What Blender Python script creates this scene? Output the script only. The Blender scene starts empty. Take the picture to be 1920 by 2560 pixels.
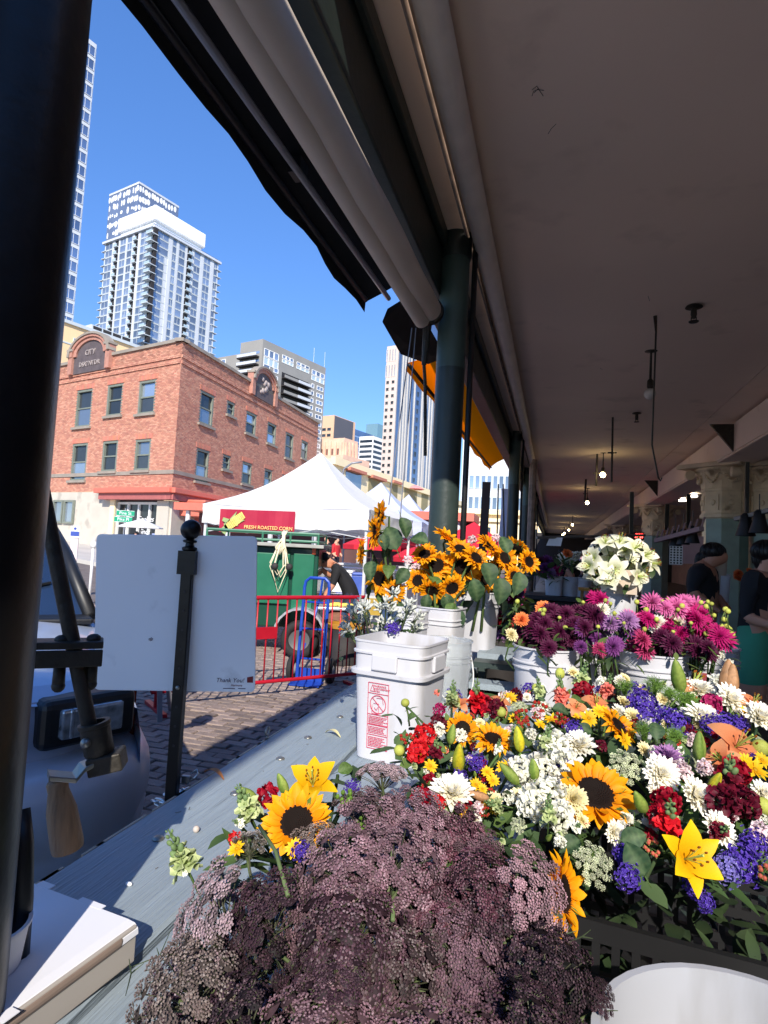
import bpy, bmesh, math, random
import numpy as np
from mathutils import Vector as V, Matrix as MX
random.seed(7)
R = math.radians
sc = bpy.context.scene
COL = sc.collection
# ---------------------------------------------------------------- camera
CAMH = 1.46
YAW, PITCH, ROLL, FPX = R(15.9), R(3.45), R(3.03), 1510.0
fw = V((-math.sin(YAW)*math.cos(PITCH), math.cos(YAW)*math.cos(PITCH), math.sin(PITCH)))
rt = fw.cross(V((0, 0, 1))).normalized(); up = rt.cross(fw)
rt, up = rt*math.cos(ROLL)+up*math.sin(ROLL), up*math.cos(ROLL)-rt*math.sin(ROLL)
CAM = V((0, 0, CAMH))
cd = bpy.data.cameras.new('camera'); cam = bpy.data.objects.new('camera', cd); COL.objects.link(cam)
cam.matrix_world = MX(((rt.x, up.x, -fw.x, 0), (rt.y, up.y, -fw.y, 0), (rt.z, up.z, -fw.z, CAMH), (0, 0, 0, 1)))
cd.sensor_fit = 'HORIZONTAL'; cd.sensor_width = 36.0; cd.lens = 36.0*FPX/1920.0
cd.clip_start = 0.02; cd.clip_end = 4000
sc.camera = cam
# ---------------------------------------------------------------- sky and sun
SUN_DIR = V((0.29, -0.957, 0)).normalized()      # horizontal direction towards the sun
SUN_EL = R(34)
w = bpy.data.worlds.new('World'); sc.world = w; w.use_nodes = True
nt = w.node_tree; bg = nt.nodes['Background']
sk = nt.nodes.new('ShaderNodeTexSky'); sk.sky_type = 'NISHITA'; sk.sun_disc = False
sk.sun_elevation = SUN_EL; sk.sun_rotation = math.atan2(SUN_DIR.x, SUN_DIR.y)
sk.air_density = 1.0; sk.dust_density = 0.0; sk.ozone_density = 8.0; sk.altitude = 0
gm = nt.nodes.new('ShaderNodeGamma'); gm.inputs[1].default_value = .65; hsv = nt.nodes.new('ShaderNodeHueSaturation'); hsv.inputs['Saturation'].default_value = 1.3; hsv.inputs['Hue'].default_value = .515; hsv.inputs['Value'].default_value = 1.62
nt.links.new(sk.outputs[0], gm.inputs[0]); nt.links.new(gm.outputs[0], hsv.inputs['Color']); nt.links.new(hsv.outputs[0], bg.inputs[0]); bg.inputs[1].default_value = 0.15
sl = bpy.data.lights.new('sun', 'SUN'); sl.energy = 4.0; sl.angle = R(0.5); sl.color = (1, .93, .82)
so = bpy.data.objects.new('sun', sl); COL.objects.link(so)
sd = V((SUN_DIR.x*math.cos(SUN_EL), SUN_DIR.y*math.cos(SUN_EL), math.sin(SUN_EL)))
so.rotation_euler = sd.to_track_quat('Z', 'Y').to_euler(); so.location = (0, -5, 12)
sc.view_settings.view_transform = 'Standard'; sc.view_settings.look = 'None'
sc.view_settings.exposure = 0.70; sc.view_settings.gamma = 1
sc.view_settings.use_curve_mapping = False
sc.cycles.max_bounces = 8; sc.cycles.diffuse_bounces = 4; sc.cycles.transparent_max_bounces = 8
try: sc.cycles.use_denoising = True
except Exception: pass
# ---------------------------------------------------------------- measuring helpers (photo pixel -> place)
def ray(x, y): return fw + rt*((x-960)/FPX) - up*((y-1280)/FPX)
def at_z(x, y, z): d = ray(x, y); return CAM + d*((z-CAMH)/d.z)
def at_y(x, y, Y): d = ray(x, y); return CAM + d*(Y/d.y)
def at_x(x, y, X): d = ray(x, y); return CAM + d*(X/d.x)
def at_d(x, y, D): return CAM + ray(x, y)*D
def on_pl(x, y, p, n): d = ray(x, y); return CAM + d*((p-CAM).dot(n)/d.dot(n))
def proj(p):
    v = p-CAM; z = v.dot(fw); return (960+FPX*v.dot(rt)/z, 1280-FPX*v.dot(up)/z, z)
# ---------------------------------------------------------------- materials
MATS = {}
def srgb(r, g, b):
    f = lambda c: (c/255/12.92) if c/255 <= .04045 else ((c/255+.055)/1.055)**2.4
    return (f(r), f(g), f(b))
def mat(name, col=(.5, .5, .5), rough=.6, metal=0., var=.12, vs=6., bump=0., bs=60., trans=0., attr=False,
        rnd=0., spec=.5, coat=0., emit=None, es=0., transm=0., alpha=1., stretch=None, stain=None):
    if name in MATS: return MATS[name]
    m = bpy.data.materials.new(name); MATS[name] = m; m.use_nodes = True
    n = m.node_tree.nodes; L = m.node_tree.links; b = n['Principled BSDF']; out = n['Material Output']
    b.inputs['Roughness'].default_value = rough; b.inputs['Metallic'].default_value = metal
    b.inputs['Specular IOR Level'].default_value = spec
    b.inputs['Coat Weight'].default_value = coat
    b.inputs['Transmission Weight'].default_value = transm; b.inputs['Alpha'].default_value = alpha
    if emit: b.inputs['Emission Color'].default_value = (*emit, 1); b.inputs['Emission Strength'].default_value = es
    tc = n.new('ShaderNodeTexCoord'); src = tc.outputs['Object']
    if stretch:
        mp = n.new('ShaderNodeMapping'); mp.inputs['Scale'].default_value = stretch; L.new(src, mp.inputs[0]); src = mp.outputs[0]
    if attr:
        at = n.new('ShaderNodeAttribute'); at.attribute_name = 'Col'; base = at.outputs['Color']
    else:
        rg = n.new('ShaderNodeRGB'); rg.outputs[0].default_value = (*col, 1); base = rg.outputs[0]
    hs = n.new('ShaderNodeHueSaturation'); L.new(base, hs.inputs['Color'])
    tx = n.new('ShaderNodeTexNoise'); tx.inputs['Scale'].default_value = vs; tx.inputs['Detail'].default_value = 5
    L.new(src, tx.inputs['Vector'])
    mr = n.new('ShaderNodeMapRange'); mr.inputs[1].default_value = .25; mr.inputs[2].default_value = .75
    mr.inputs[3].default_value = 1-var; mr.inputs[4].default_value = 1+var; L.new(tx.outputs['Fac'], mr.inputs[0])
    val = mr.outputs[0]
    if rnd:
        oi = n.new('ShaderNodeObjectInfo'); m2 = n.new('ShaderNodeMapRange')
        m2.inputs[3].default_value = 1-rnd; m2.inputs[4].default_value = 1+rnd; L.new(oi.outputs['Random'], m2.inputs[0])
        mu = n.new('ShaderNodeMath'); mu.operation = 'MULTIPLY'; L.new(val, mu.inputs[0]); L.new(m2.outputs[0], mu.inputs[1]); val = mu.outputs[0]
    L.new(val, hs.inputs['Value']); colout = hs.outputs[0]
    if stain:
        t2 = n.new('ShaderNodeTexNoise'); t2.inputs['Scale'].default_value = stain[1]; t2.inputs['Detail'].default_value = 8
        L.new(src, t2.inputs['Vector']); m3 = n.new('ShaderNodeMapRange'); m3.inputs[1].default_value = stain[2]; m3.inputs[2].default_value = stain[2]+.12
        L.new(t2.outputs['Fac'], m3.inputs[0]); mx = n.new('ShaderNodeMix'); mx.data_type = 'RGBA'
        L.new(m3.outputs[0], mx.inputs[0]); L.new(colout, mx.inputs[6]); mx.inputs[7].default_value = (*stain[0], 1); colout = mx.outputs[2]
    L.new(colout, b.inputs['Base Color'])
    if bump:
        t3 = n.new('ShaderNodeTexNoise'); t3.inputs['Scale'].default_value = bs; t3.inputs['Detail'].default_value = 4; L.new(src, t3.inputs['Vector'])
        bp = n.new('ShaderNodeBump'); bp.inputs['Strength'].default_value = min(1, bump); bp.inputs['Distance'].default_value = .01
        L.new(t3.outputs['Fac'], bp.inputs['Height']); L.new(bp.outputs[0], b.inputs['Normal'])
    if rough and var:
        m4 = n.new('ShaderNodeMapRange'); m4.inputs[3].default_value = max(.02, rough*.8); m4.inputs[4].default_value = min(1, rough*1.2)
        L.new(tx.outputs['Fac'], m4.inputs[0]); L.new(m4.outputs[0], b.inputs['Roughness'])
    if trans:
        tr = n.new('ShaderNodeBsdfTranslucent'); L.new(colout, tr.inputs['Color']); ms = n.new('ShaderNodeMixShader'); ms.inputs[0].default_value = trans
        L.new(b.outputs[0], ms.inputs[1]); L.new(tr.outputs[0], ms.inputs[2]); L.new(ms.outputs[0], out.inputs[0])
    return m
# ---------------------------------------------------------------- mesh builder
def link(o, parent=None, wp=False):
    COL.objects.link(o)
    if parent is not None:
        o.parent = parent
        if wp: o.matrix_parent_inverse = parent.matrix_basis.inverted()
    return o
def tag(o, label=None, cat=None, group=None, kind=None):
    if label: o['label'] = label
    if cat: o['category'] = cat
    if group: o['group'] = group
    if kind: o['kind'] = kind
    return o
def thing(name, label, cat, loc=(0, 0, 0), rz=0., group=None):
    o = bpy.data.objects.new(name, None); o.empty_display_size = .05
    o.location = loc; o.rotation_euler = (0, 0, rz); COL.objects.link(o)
    o.matrix_basis = MX.Translation(V(loc)) @ MX.Rotation(rz, 4, 'Z')
    return tag(o, label, cat, group)
def frame(zdir, xhint=V((1, 0, 0))):
    z = V(zdir).normalized(); x = V(xhint)
    if abs(z.dot(x.normalized())) > .98: x = V((0, 1, 0))
    y = z.cross(x).normalized(); x = y.cross(z)
    return MX(((x.x, y.x, z.x, 0), (x.y, y.y, z.y, 0), (x.z, y.z, z.z, 0), (0, 0, 0, 1)))
class MB:
    def __init__(s): s.v = []; s.f = []; s.mi = []; s.c = []; s.usec = False
    def add(s, vs, fs, mi=0, M=None, col=None):
        o = len(s.v)
        for p in vs:
            p = V(p); s.v.append(M @ p if M is not None else p)
        if col is not None:
            s.usec = True
            s.c += [col]*len(vs) if not isinstance(col, list) else col
        else: s.c += [(1, 1, 1)]*len(vs)
        for f in fs: s.f.append(tuple(i+o for i in f)); s.mi.append(mi)
        return s
    def box(s, c, d, rz=0., M=None, mi=0, col=None):
        x, y, z = (d[0]/2, d[1]/2, d[2]/2)
        m = MX.Translation(V(c)) @ MX.Rotation(rz, 4, 'Z')
        if M is not None: m = M @ m
        vs = [(a*x, b*y, e*z) for e in (-1, 1) for b in (-1, 1) for a in (-1, 1)]
        fs = [(0, 2, 3, 1), (4, 5, 7, 6), (0, 1, 5, 4), (2, 6, 7, 3), (0, 4, 6, 2), (1, 3, 7, 5)]
        return s.add(vs, fs, mi, m, col)
    def bar(s, a, b, w, h=None, mi=0, upv=V((0, 0, 1)), col=None):
        a, b = V(a), V(b); d = b-a; h = h or w
        m = MX.Translation((a+b)/2) @ frame(d, upv)
        return s.box((0, 0, 0), (h, w, d.length), 0, m, mi, col)
    def tube(s, pts, r, n=8, mi=0, cap=True, col=None, closed=False):
        pts = [V(p) for p in pts]; k = len(pts); rs = r if isinstance(r, (list, tuple)) else [r]*k
        vs = []; ref = None
        for i, p in enumerate(pts):
            a = pts[i-1] if (i or closed) else pts[i]; b = pts[(i+1) % k] if (i < k-1 or closed) else pts[i]
            t = (b-a).normalized()
            if ref is None:
                ref = V((0, 0, 1)) if abs(t.z) < .9 else V((1, 0, 0))
            x = (ref - t*ref.dot(t)).normalized(); ref = x; y = t.cross(x)
            for j in range(n):
                q = 2*math.pi*j/n; vs.append(p + (x*math.cos(q)+y*math.sin(q))*rs[i])
        fs = []
        for i in range(k if closed else k-1):
            i2 = (i+1) % k
            for j in range(n): fs.append((i*n+j, i*n+(j+1) % n, i2*n+(j+1) % n, i2*n+j))
        if cap and not closed: fs += [tuple(range(n-1, -1, -1)), tuple((k-1)*n+j for j in range(n))]
        return s.add(vs, fs, mi, None, col)
    def lathe(s, prof, n=24, M=None, mi=0, closed=False, col=None, sq=0., capb=True, capt=True):
        vs = []; k = len(prof)
        for r, z in prof:
            for j in range(n):
                q = 2*math.pi*j/n; c, t = math.cos(q), math.sin(q)
                if sq:
                    e = 1-sq*.75
                    c2, t2 = math.copysign(abs(c)**e, c), math.copysign(abs(t)**e, t)
                else: c2, t2 = c, t
                vs.append((r*c2, r*t2, z))
        fs = [(i*n+j, i*n+(j+1) % n, (i+1)*n+(j+1) % n, (i+1)*n+j) for i in range(k-1) for j in range(n)]
        if closed: fs += [((k-1)*n+j, (k-1)*n+(j+1) % n, (j+1) % n, j) for j in range(n)]
        else:
            if capb: fs.append(tuple(range(n-1, -1, -1)))
            if capt: fs.append(tuple((k-1)*n+j for j in range(n)))
        return s.add(vs, fs, mi, M, col)
    def prism(s, poly, h, M=None, mi=0, col=None):
        n = len(poly)
        vs = [(p[0], p[1], 0) for p in poly]+[(p[0], p[1], h) for p in poly]
        fs = [tuple(range(n-1, -1, -1)), tuple(range(n, 2*n))]+[(i, (i+1) % n, n+(i+1) % n, n+i) for i in range(n)]
        return s.add(vs, fs, mi, M, col)
    def quad(s, a, b, c, d, mi=0, col=None): return s.add([a, b, c, d], [(0, 1, 2, 3)], mi, None, col)
    def mesh(s, name, mats, smooth=False):
        me = bpy.data.meshes.new(name); me.from_pydata([tuple(p) for p in s.v], [], s.f)
        mats = mats if isinstance(mats, (list, tuple)) else [mats]
        for m in mats: me.materials.append(m)
        if len(mats) > 1: me.polygons.foreach_set('material_index', s.mi)
        if smooth is not False: me.polygons.foreach_set('use_smooth', [True]*len(me.polygons))
        if s.usec:
            a = me.color_attributes.new('Col', 'FLOAT_COLOR', 'POINT')
            a.data.foreach_set('color', [x for c in s.c for x in (c[0], c[1], c[2], 1)])
        me.update()
        if smooth not in (False, True, None):
            try: me.set_sharp_from_angle(angle=R(smooth))
            except Exception: pass
        return me
    def build(s, name, mats, parent=None, smooth=False, bevel=0., wp=True, seg=2):
        o = bpy.data.objects.new(name, s.mesh(name, mats, smooth)); link(o, parent, wp)
        if bevel:
            b = o.modifiers.new('bevel', 'BEVEL'); b.width = bevel; b.segments = seg; b.limit_method = 'ANGLE'; b.angle_limit = R(40)
        return o
def inst(name, me, parent=None, M=None, wp=False):
    o = bpy.data.objects.new(name, me); link(o, parent, wp)
    if M is not None: o.matrix_basis = M
    return o
def struct(o): o['kind'] = 'structure'; return o
def text(s, size, name, m, parent, M, ext=.002, font_shear=0., align='CENTER', wp=True):
    c = bpy.data.curves.new(name, 'FONT'); c.body = s; c.size = size; c.extrude = ext; c.align_x = align; c.align_y = 'CENTER'; c.shear = font_shear; c.resolution_u = 2
    t = bpy.data.objects.new(name, c); COL.objects.link(t)
    bpy.context.view_layer.update()
    me = bpy.data.meshes.new_from_object(t.evaluated_get(bpy.context.evaluated_depsgraph_get()))
    bpy.data.objects.remove(t); me.materials.clear(); me.materials.append(m)
    o = bpy.data.objects.new(name, me); link(o, parent, wp); o.matrix_basis = M
    return o
def sph(mb, c, r, n=8, k=5, mi=0, col=None, sc_=(1, 1, 1), M=None):
    pr = [(max(1e-4, math.sin(math.pi*i/k))*r, -math.cos(math.pi*i/k)*r) for i in range(k+1)]
    m = MX.Translation(V(c)) @ MX.Diagonal((*sc_, 1))
    if M is not None: m = M @ m
    mb.lathe(pr, n, m, mi, False, col, 0., False, False)
rr = random.uniform
# ================================================================ SETTING
STZ = -0.15           # street level beside the counter
def stz(X, Y): return STZ + max(0., -X-6.)*.05 + max(0., Y-14)*.004
m_street = mat('street_mortar', srgb(112, 102, 96), .95, var=.25, vs=3, bump=.6, bs=30)
mb = MB(); nx, ny = 40, 30
xs = [-.88-(i/nx)**2.2*900 for i in range(nx+1)]; ys = [-60+60*i/6 for i in range(6)]+[(j/(ny-6))**2.2*900 for j in range(ny-5)]
vs = [(x, y, stz(max(x, -60), min(y, 200))) for y in ys for x in xs]
fs = [(j*(nx+1)+i+1, j*(nx+1)+i, (j+1)*(nx+1)+i, (j+1)*(nx+1)+i+1) for j in range(len(ys)-1) for i in range(nx)]
mb.add(vs, fs); street = struct(mb.build('street', m_street, smooth=True))
# paving bricks of the street, laid in courses across it
m_pav = mat('paving_brick', srgb(136, 120, 112), .78, var=.22, vs=25, bump=.7, bs=60, rnd=.3)
def pav_mesh(i):
    b = MB(); b.box((0, 0, 0), (.205*rr(.97, 1.0), .092*rr(.94, 1.0), .05))
    for k in range(4, 8): b.v[k] = b.v[k] + V((rr(-.004, .004), rr(-.003, .003), rr(-.004, .003)))
    b.v[4:8] = [V((p.x*.95, p.y*.9, p.z)) for p in b.v[4:8]]
    lo = [V((p.x, p.y, p.z-.008)) for p in [V((p.x/.95, p.y/.9, p.z)) for p in b.v[4:8]]]
    o = len(b.v); b.v += lo; b.c += [(1, 1, 1)]*4
    b.f = [(4, 5, 7, 6), (o, o+1, 5, 4), (o+1, o+3, 7, 5), (o+3, o+2, 6, 7), (o+2, o, 4, 6), (0, 1, o+1, o), (1, 3, o+3, o+1), (3, 2, o+2, o+3), (2, 0, o, o+2)]
    b.mi = [0]*9
    return b
pavs = [pav_mesh(i) for i in range(8)]; pav_me = [p.mesh('paving_brick', m_pav) for p in pavs]
cells = []
for j in range(0, 118):
    Y = 1.3+j*.1
    for i in range(-2, 50):
        X = -.98-i*.214-(.107 if j % 2 else 0)+rr(-.006, .006)
        if X > -1.0 or X < -9: continue
        p = V((X, Y+rr(-.004, .004), stz(X, Y)-.010+rr(-.006, .004))); q = proj(p)
        near = (300 < q[0] < 900 and 1690 < q[1] < 2150)
        cells.append((0 if near else 1, q[2], p))
cells.sort(key=lambda c: (c[0], c[1])); restb = MB()
for k, (a, d, p) in enumerate(cells):
    M = MX.Translation(p) @ MX.Rotation(rr(-.02, .02), 4, 'Z') @ MX.Rotation(rr(-.025, .025), 4, 'X')
    if k < 300: inst('paving_brick', random.choice(pav_me), street, M)
    else:
        src = random.choice(pavs); restb.add(src.v, src.f, 0, M)
o = restb.build('paving_bricks', m_pav, street); o['kind'] = 'stuff'
# market floor and the deep ceiling
m_floor = mat('market_floor', srgb(116, 108, 104), .5, var=.25, vs=2.5, bump=.15, stain=(srgb(60, 55, 52), 1.2, .55))
mb = MB(); mb.box((20, 20, -.25), (41.7, 120, .5)); struct(mb.build('market_floor', m_floor))
m_ceil = mat('ceiling_paint', srgb(238, 216, 198), .85, var=.06, vs=.8, bump=.12, bs=14, stain=(srgb(222, 200, 182), 2.2, .6))
CZ = 3.50
mb = MB(); mb.box((.545, 31.2, CZ+.06), (2.89, 59.6, .12)); struct(mb.build('ceiling', m_ceil))
# unseen roof strip added to shade sign and car; open bay admits sun
mb = MB(); mb.box((-.295, -4.9, CZ+.06), (1.21, 8.8, .12)); struct(mb.build('ceiling', m_ceil))
mb = MB(); mb.box((10.2, 19, CZ+.15), (16.4, 84, .3)); struct(mb.build('ceiling', m_ceil))
# cross-market lintel beam along the inner columns
mb = MB(); mb.box((2.62, 22, 3.26), (.56, 80, .40)); mb.box((2.60, 22, 3.045), (.50, 80, .03)); o = struct(mb.build('ceiling_beam', m_ceil, bevel=.012))
m_in = mat('inner_wall', srgb(190, 156, 152), .85, var=.15, vs=1.5)
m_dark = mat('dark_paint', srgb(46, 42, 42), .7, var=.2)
mb = MB(); mb.box((9.0, 20, 1.7), (.2, 84, 3.5)); struct(mb.build('inner_wall', m_in))
mb = MB(); mb.box((6, 52, 1.7), (16, .2, 3.5)); struct(mb.build('backdrop_wall', m_dark))  # dark backdrop wall added to keep the far hall dark
# green lintel beam over the outer columns
m_green = mat('green_paint', srgb(70, 90, 84), .45, var=.14, vs=5, bump=.15, bs=25, stain=(srgb(58, 72, 68), 3, .6))
m_gdark = mat('dark_green_paint', srgb(46, 58, 55), .42, var=.16, vs=5, bump=.2, bs=25)
mb = MB(); mb.box((-.83, 25.2, 3.30), (.14, 70, .40)); mb.box((-.74, 25.2, 3.45), (.04, 70, .10)); struct(mb.build('green_lintel_beam', m_gdark, bevel=.01))
mb = MB()
for (pts) in (((1330, 225), (1342, 215), (1350, 228), (1358, 240)), ((1335, 232), (1345, 222)), ((1330, 240), (1334, 228), (1345, 224), (1360, 226)), ((1370, 335), (1378, 322), (1390, 310)), ((1620, 740), (1624, 752)), ((1500, 920), (1506, 924))): mb.tube([at_z(x, y, CZ-.001) for x, y in pts], .0015, 4)
o = mb.build('ceiling_cracks', m_dark); tag(o, 'short dark cracks and scuffs in the ceiling paint', 'crack', kind='stuff')
# ================================================================ BUILDINGS ACROSS THE STREET AND DOWNTOWN
def dirs(az): a = R(az); return V((-math.sin(a), math.cos(a), 0))
m_glass = mat('window_glass', (.34, .40, .48), .06, .6, var=.25, vs=.15, rnd=.35)
m_glassb = mat('blue_glass', (.22, .31, .46), .08, .65, var=.25, vs=.1, rnd=.25)
m_glassd = mat('dark_glass', (.05, .06, .07), .06, .2, var=.3, vs=.4, rnd=.4)
m_wpanel = mat('white_panel', srgb(206, 210, 216), .55, var=.06, vs=.2)
m_wroof = mat('white_metal_screen', srgb(244, 244, 242), .5, var=.03, vs=.2)
m_slab = mat('pale_concrete', srgb(196, 204, 208), .7, var=.08, vs=.3)
class Face:
    def __init__(s, A, d, other):
        s.A = V((A.x, A.y, 0)); s.d = d; n = V((d.y, -d.x, 0)); s.n = n if n.dot(other) < 0 else -n
    def uz(s, px, py): p = on_pl(px, py, s.A, s.n); return ((p-s.A).dot(s.d), p.z)
    def P(s, u, z, o=0.): return s.A+s.d*u+V((0, 0, z))+s.n*o
    def M(s): return MX(((s.d.x, 0, s.n.x, s.A.x), (s.d.y, 0, s.n.y, s.A.y), (0, 1, 0, 0), (0, 0, 0, 1))) # local x=u, y=z, z=out
    def slab(s, mb, u0, u1, z0, z1, o0, o1, mi=0): mb.box(((u0+u1)/2, (z0+z1)/2, (o0+o1)/2), (abs(u1-u0), abs(z1-z0), abs(o1-o0)), 0, s.M(), mi)
WMESH = {}
def pane_mesh(w_, h_, fr, mats, key, split=False, dep=.12):
    k = (key, round(w_, 1), round(h_, 1), split)
    if k not in WMESH:
        b = MB(); w2, h2 = w_/2, h_/2
        b.box((0, 0, -.02), (w_, h_, .04), mi=1)
        for a in ((0, h2-fr/2, w_, fr), (0, -h2+fr/2, w_, fr)): b.box((a[0], a[1], .03), (a[2], a[3], dep), mi=0)
        for sx in (-1, 1): b.box((sx*(w2-fr/2), 0, .03), (fr, h_-2*fr, dep), mi=0)
        if split: b.box((0, 0, .025), (fr*.7, h_-2*fr, dep*.8), mi=0)
        WMESH[k] = b.mesh('window', mats)
    return WMESH[k]
def win(face, parent, u0, u1, z0, z1, mats, key, fr=.08, split=False, out=.03, name='window'):
    me = pane_mesh(u1-u0, z1-z0, fr, mats, key, split)
    M = face.M() @ MX.Translation(V(((u0+u1)/2, (z0+z1)/2, out)))
    return inst(name, me, parent, parent.matrix_basis.inverted() @ M)
def block(name, label, cat, A, dl, dr, lu, ru, z1, m, z0=-1.):
    t = thing(name, label, cat, (A.x, A.y, 0)); mb = MB()
    M = MX(((dr.x, dl.x, 0, A.x), (dr.y, dl.y, 0, A.y), (0, 0, 1, 0), (0, 0, 0, 1)))
    poly = [(0, 0), (ru, 0), (ru, lu), (0, lu)]
    mb.prism(poly, z1-z0, M @ MX.Translation(V((0, 0, z0)))); mb.build('wall', m, t)
    return t
GR, GL = dirs(-15.9), dirs(74.1)
T_ = lambda x, y: (230+x/4.809, 440+y/4.809)
# ---- glass and white apartment tower
A = at_d(*T_(745, 590), 230); fr_, fl_ = Face(A, GR, GL), Face(A, GL, GR)
ru = fr_.uz(*T_(1522, 1060))[0]; lu = fl_.uz(*T_(160, 830))[0]; zt = A.z
tw = block('apartment_tower', 'tall glass apartment tower with white panels, corner balconies and a white rooftop screen', 'tower', A, GL, GR, lu, ru, zt, m_wpanel)
FH = 3.02; NF = 19
mb = MB(); fr_.slab(mb, -.3, ru+.8, zt-.9, zt, -.3, .9); fl_.slab(mb, -.3, lu+.8, zt-.9, zt, -.31, .88); mb.build('roof_slab', m_wpanel, tw)
mb = MB(); fr_.slab(mb, .4, ru, zt, zt+1.1, -.6, -.5, 0); fl_.slab(mb, .4, lu, zt, zt+1.1, -.6, -.5, 0); mb.build('glass_parapet', m_glassb, tw)
def topu(f, a): return f.uz(*T_(*a))[0]
rcols = [(topu(fr_, (785, 700)), topu(fr_, (928, 740)), 0), (topu(fr_, (972, 800)), topu(fr_, (1020, 820)), 0), (topu(fr_, (1050, 850)), topu(fr_, (1125, 860)), 0),
         (topu(fr_, (1150, 900)), topu(fr_, (1200, 920)), 1), (topu(fr_, (1230, 950)), topu(fr_, (1305, 970)), 0), (topu(fr_, (1345, 1000)), topu(fr_, (1425, 1030)), 2), (topu(fr_, (1466, 1060)), topu(fr_, (1506, 1090)), 0)]
lcols = [(topu(fl_, (685, 680)), topu(fl_, (592, 700)), 2), (topu(fl_, (558, 740)), topu(fl_, (518, 750)), 1), (topu(fl_, (490, 740)), topu(fl_, (432, 760)), 0), (topu(fl_, (415, 760)), topu(fl_, (345, 790)), 0), (topu(fl_, (325, 800)), topu(fl_, (285, 820)), 1), (topu(fl_, (252, 820)), topu(fl_, (168, 860)), 2)]
GW = [m_slab, m_glass]; nw = 0
slb = MB(); bal = MB(); dark = MB()
for k in range(NF):
    z0 = zt-.9-(k+1)*FH
    for f, cols in ((fr_, rcols), (fl_, lcols)):
        for i, (a, b, kind) in enumerate(cols):
            if kind == 1:
                f.slab(dark, a, b, z0+.25, z0+FH-.1, -.5, .02); f.slab(bal, a-.1, b+.1, z0, z0+.25, 0, 1.0); f.slab(bal, a, b, z0+.3, z0+1.2, .9, .96, 1)
            else:
                b2 = b if not (i == 0 and f is fr_ and k > 2) else a+(b-a)*.72
                if nw < 300: win(f, tw, a, b2, z0+.35, z0+FH-.05, GW, 'tw', .1, kind == 2 or (k*7+i) % 3 == 0); nw += 1
    M = MX.Translation(V((A.x, A.y, z0))) @ MX.Rotation(R(-15.9), 4, 'Z')
    fr_.slab(slb, 0, ru, z0, z0+.28, 0, .07); fl_.slab(slb, 0, lu, z0, z0+.28, 0, .071)
    bal.box((-.2, -.2, .14), (3.4, 3.4, .28), 0, M); bal.box((-1.85, -.2, .75), (.06, 3.3, .95), 0, M, 1); bal.box((-.2, -1.85, .75), (3.3, .06, .95), 0, M, 1); dark.box((.55, .55, 1.6), (1.35, 1.35, 2.5), 0, M)
    fr_.slab(bal, ru-1.5, ru+1.5, z0, z0+.25, -1.5, .4); fl_.slab(bal, lu-1, lu+1.6, z0, z0+.25, -1.5, .4)
slb.build('floor_edge', m_slab, tw)['kind'] = 'stuff'; bal.build('balconies', [m_slab, mat('balcony_glass', (.55, .68, .70), .15, .3)], tw)['kind'] = 'stuff'
dark.build('balcony_recess', m_dark, tw)['kind'] = 'stuff'
mb = MB()
for f, cols in ((fr_, rcols), (fl_, lcols)):
    for (a, b, kind), (c, d, k2) in zip(cols, cols[1:]): f.slab(mb, b+.15, c-.15, 2, zt-.9, 0, .16)
mb.build('vertical_panels', m_wpanel, tw)['kind'] = 'stuff'
pc = at_d(*T_(755, 515), 236); pf, pl = Face(pc, GR, GL), Face(pc, GL, GR)
pr, pu = pf.uz(*T_(1368, 800))[0], pl.uz(*T_(306, 620))[0]; pz = pf.uz(*T_(780, 345))[1]
mb = MB(); M = MX(((GR.x, GL.x, 0, pc.x), (GR.y, GL.y, 0, pc.y), (0, 0, 1, 0), (0, 0, 0, 1)))
mb.prism([(0, 0), (pr, 0), (pr, pu), (0, pu)], pz-pc.z, M @ MX.Translation(V((0, 0, pc.z)))); mb.prism([(1, 1), (pr-1, 1), (pr-1, pu-1), (1, pu-1)], 12, M @ MX.Translation(V((0, 0, pc.z-11)))); mb.build('rooftop_screen', m_wroof, tw, bevel=.4)
# ---- speckled tower behind
A = at_d(*T_(570, 80), 330); f1, f2 = Face(A, GR, GL), Face(A, GL, GR)
ru, lu = f1.uz(*T_(1045, 365))[0], f2.uz(*T_(212, 228))[0]
t = block('speckled_tower', 'grey tower with white oval speckled cladding behind the white topped tower', 'tower', A, GL, GR, lu, ru, A.z, mat('speckle_cladding', srgb(120, 134, 160), .35, .3, var=.2, vs=.1))
mb = MB(); rng = random.Random(3)
for f, wd in ((f1, ru), (f2, lu)):
    for row in range(16):
        z = A.z-3.2-row*5.2
        for c in range(int(wd/1.9)):
            if rng.random() < .22: continue
            u = 1+c*1.9+rng.uniform(-.3, .3); h = rng.uniform(1.6, 4.2) if row > 1 else 3.6; ww = rng.uniform(.6, 1.5)
            poly = [(math.cos(q*math.pi/4)*ww*.75, math.sin(q*math.pi/4)*h/2) for q in range(8)]
            mb.prism(poly, .12, f.M() @ MX.Translation(V((u, z+rng.uniform(-.6, .6), 0))))
mb.build('cladding_plates', m_wroof, t)['kind'] = 'stuff'
mb = MB(); f1.slab(mb, -.2, ru, A.z-.6, A.z+.6, -.2, .2); f2.slab(mb, -.2, lu, A.z-.6, A.z+.6, -.2, .21); mb.build('parapet', m_wpanel, t)
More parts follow.
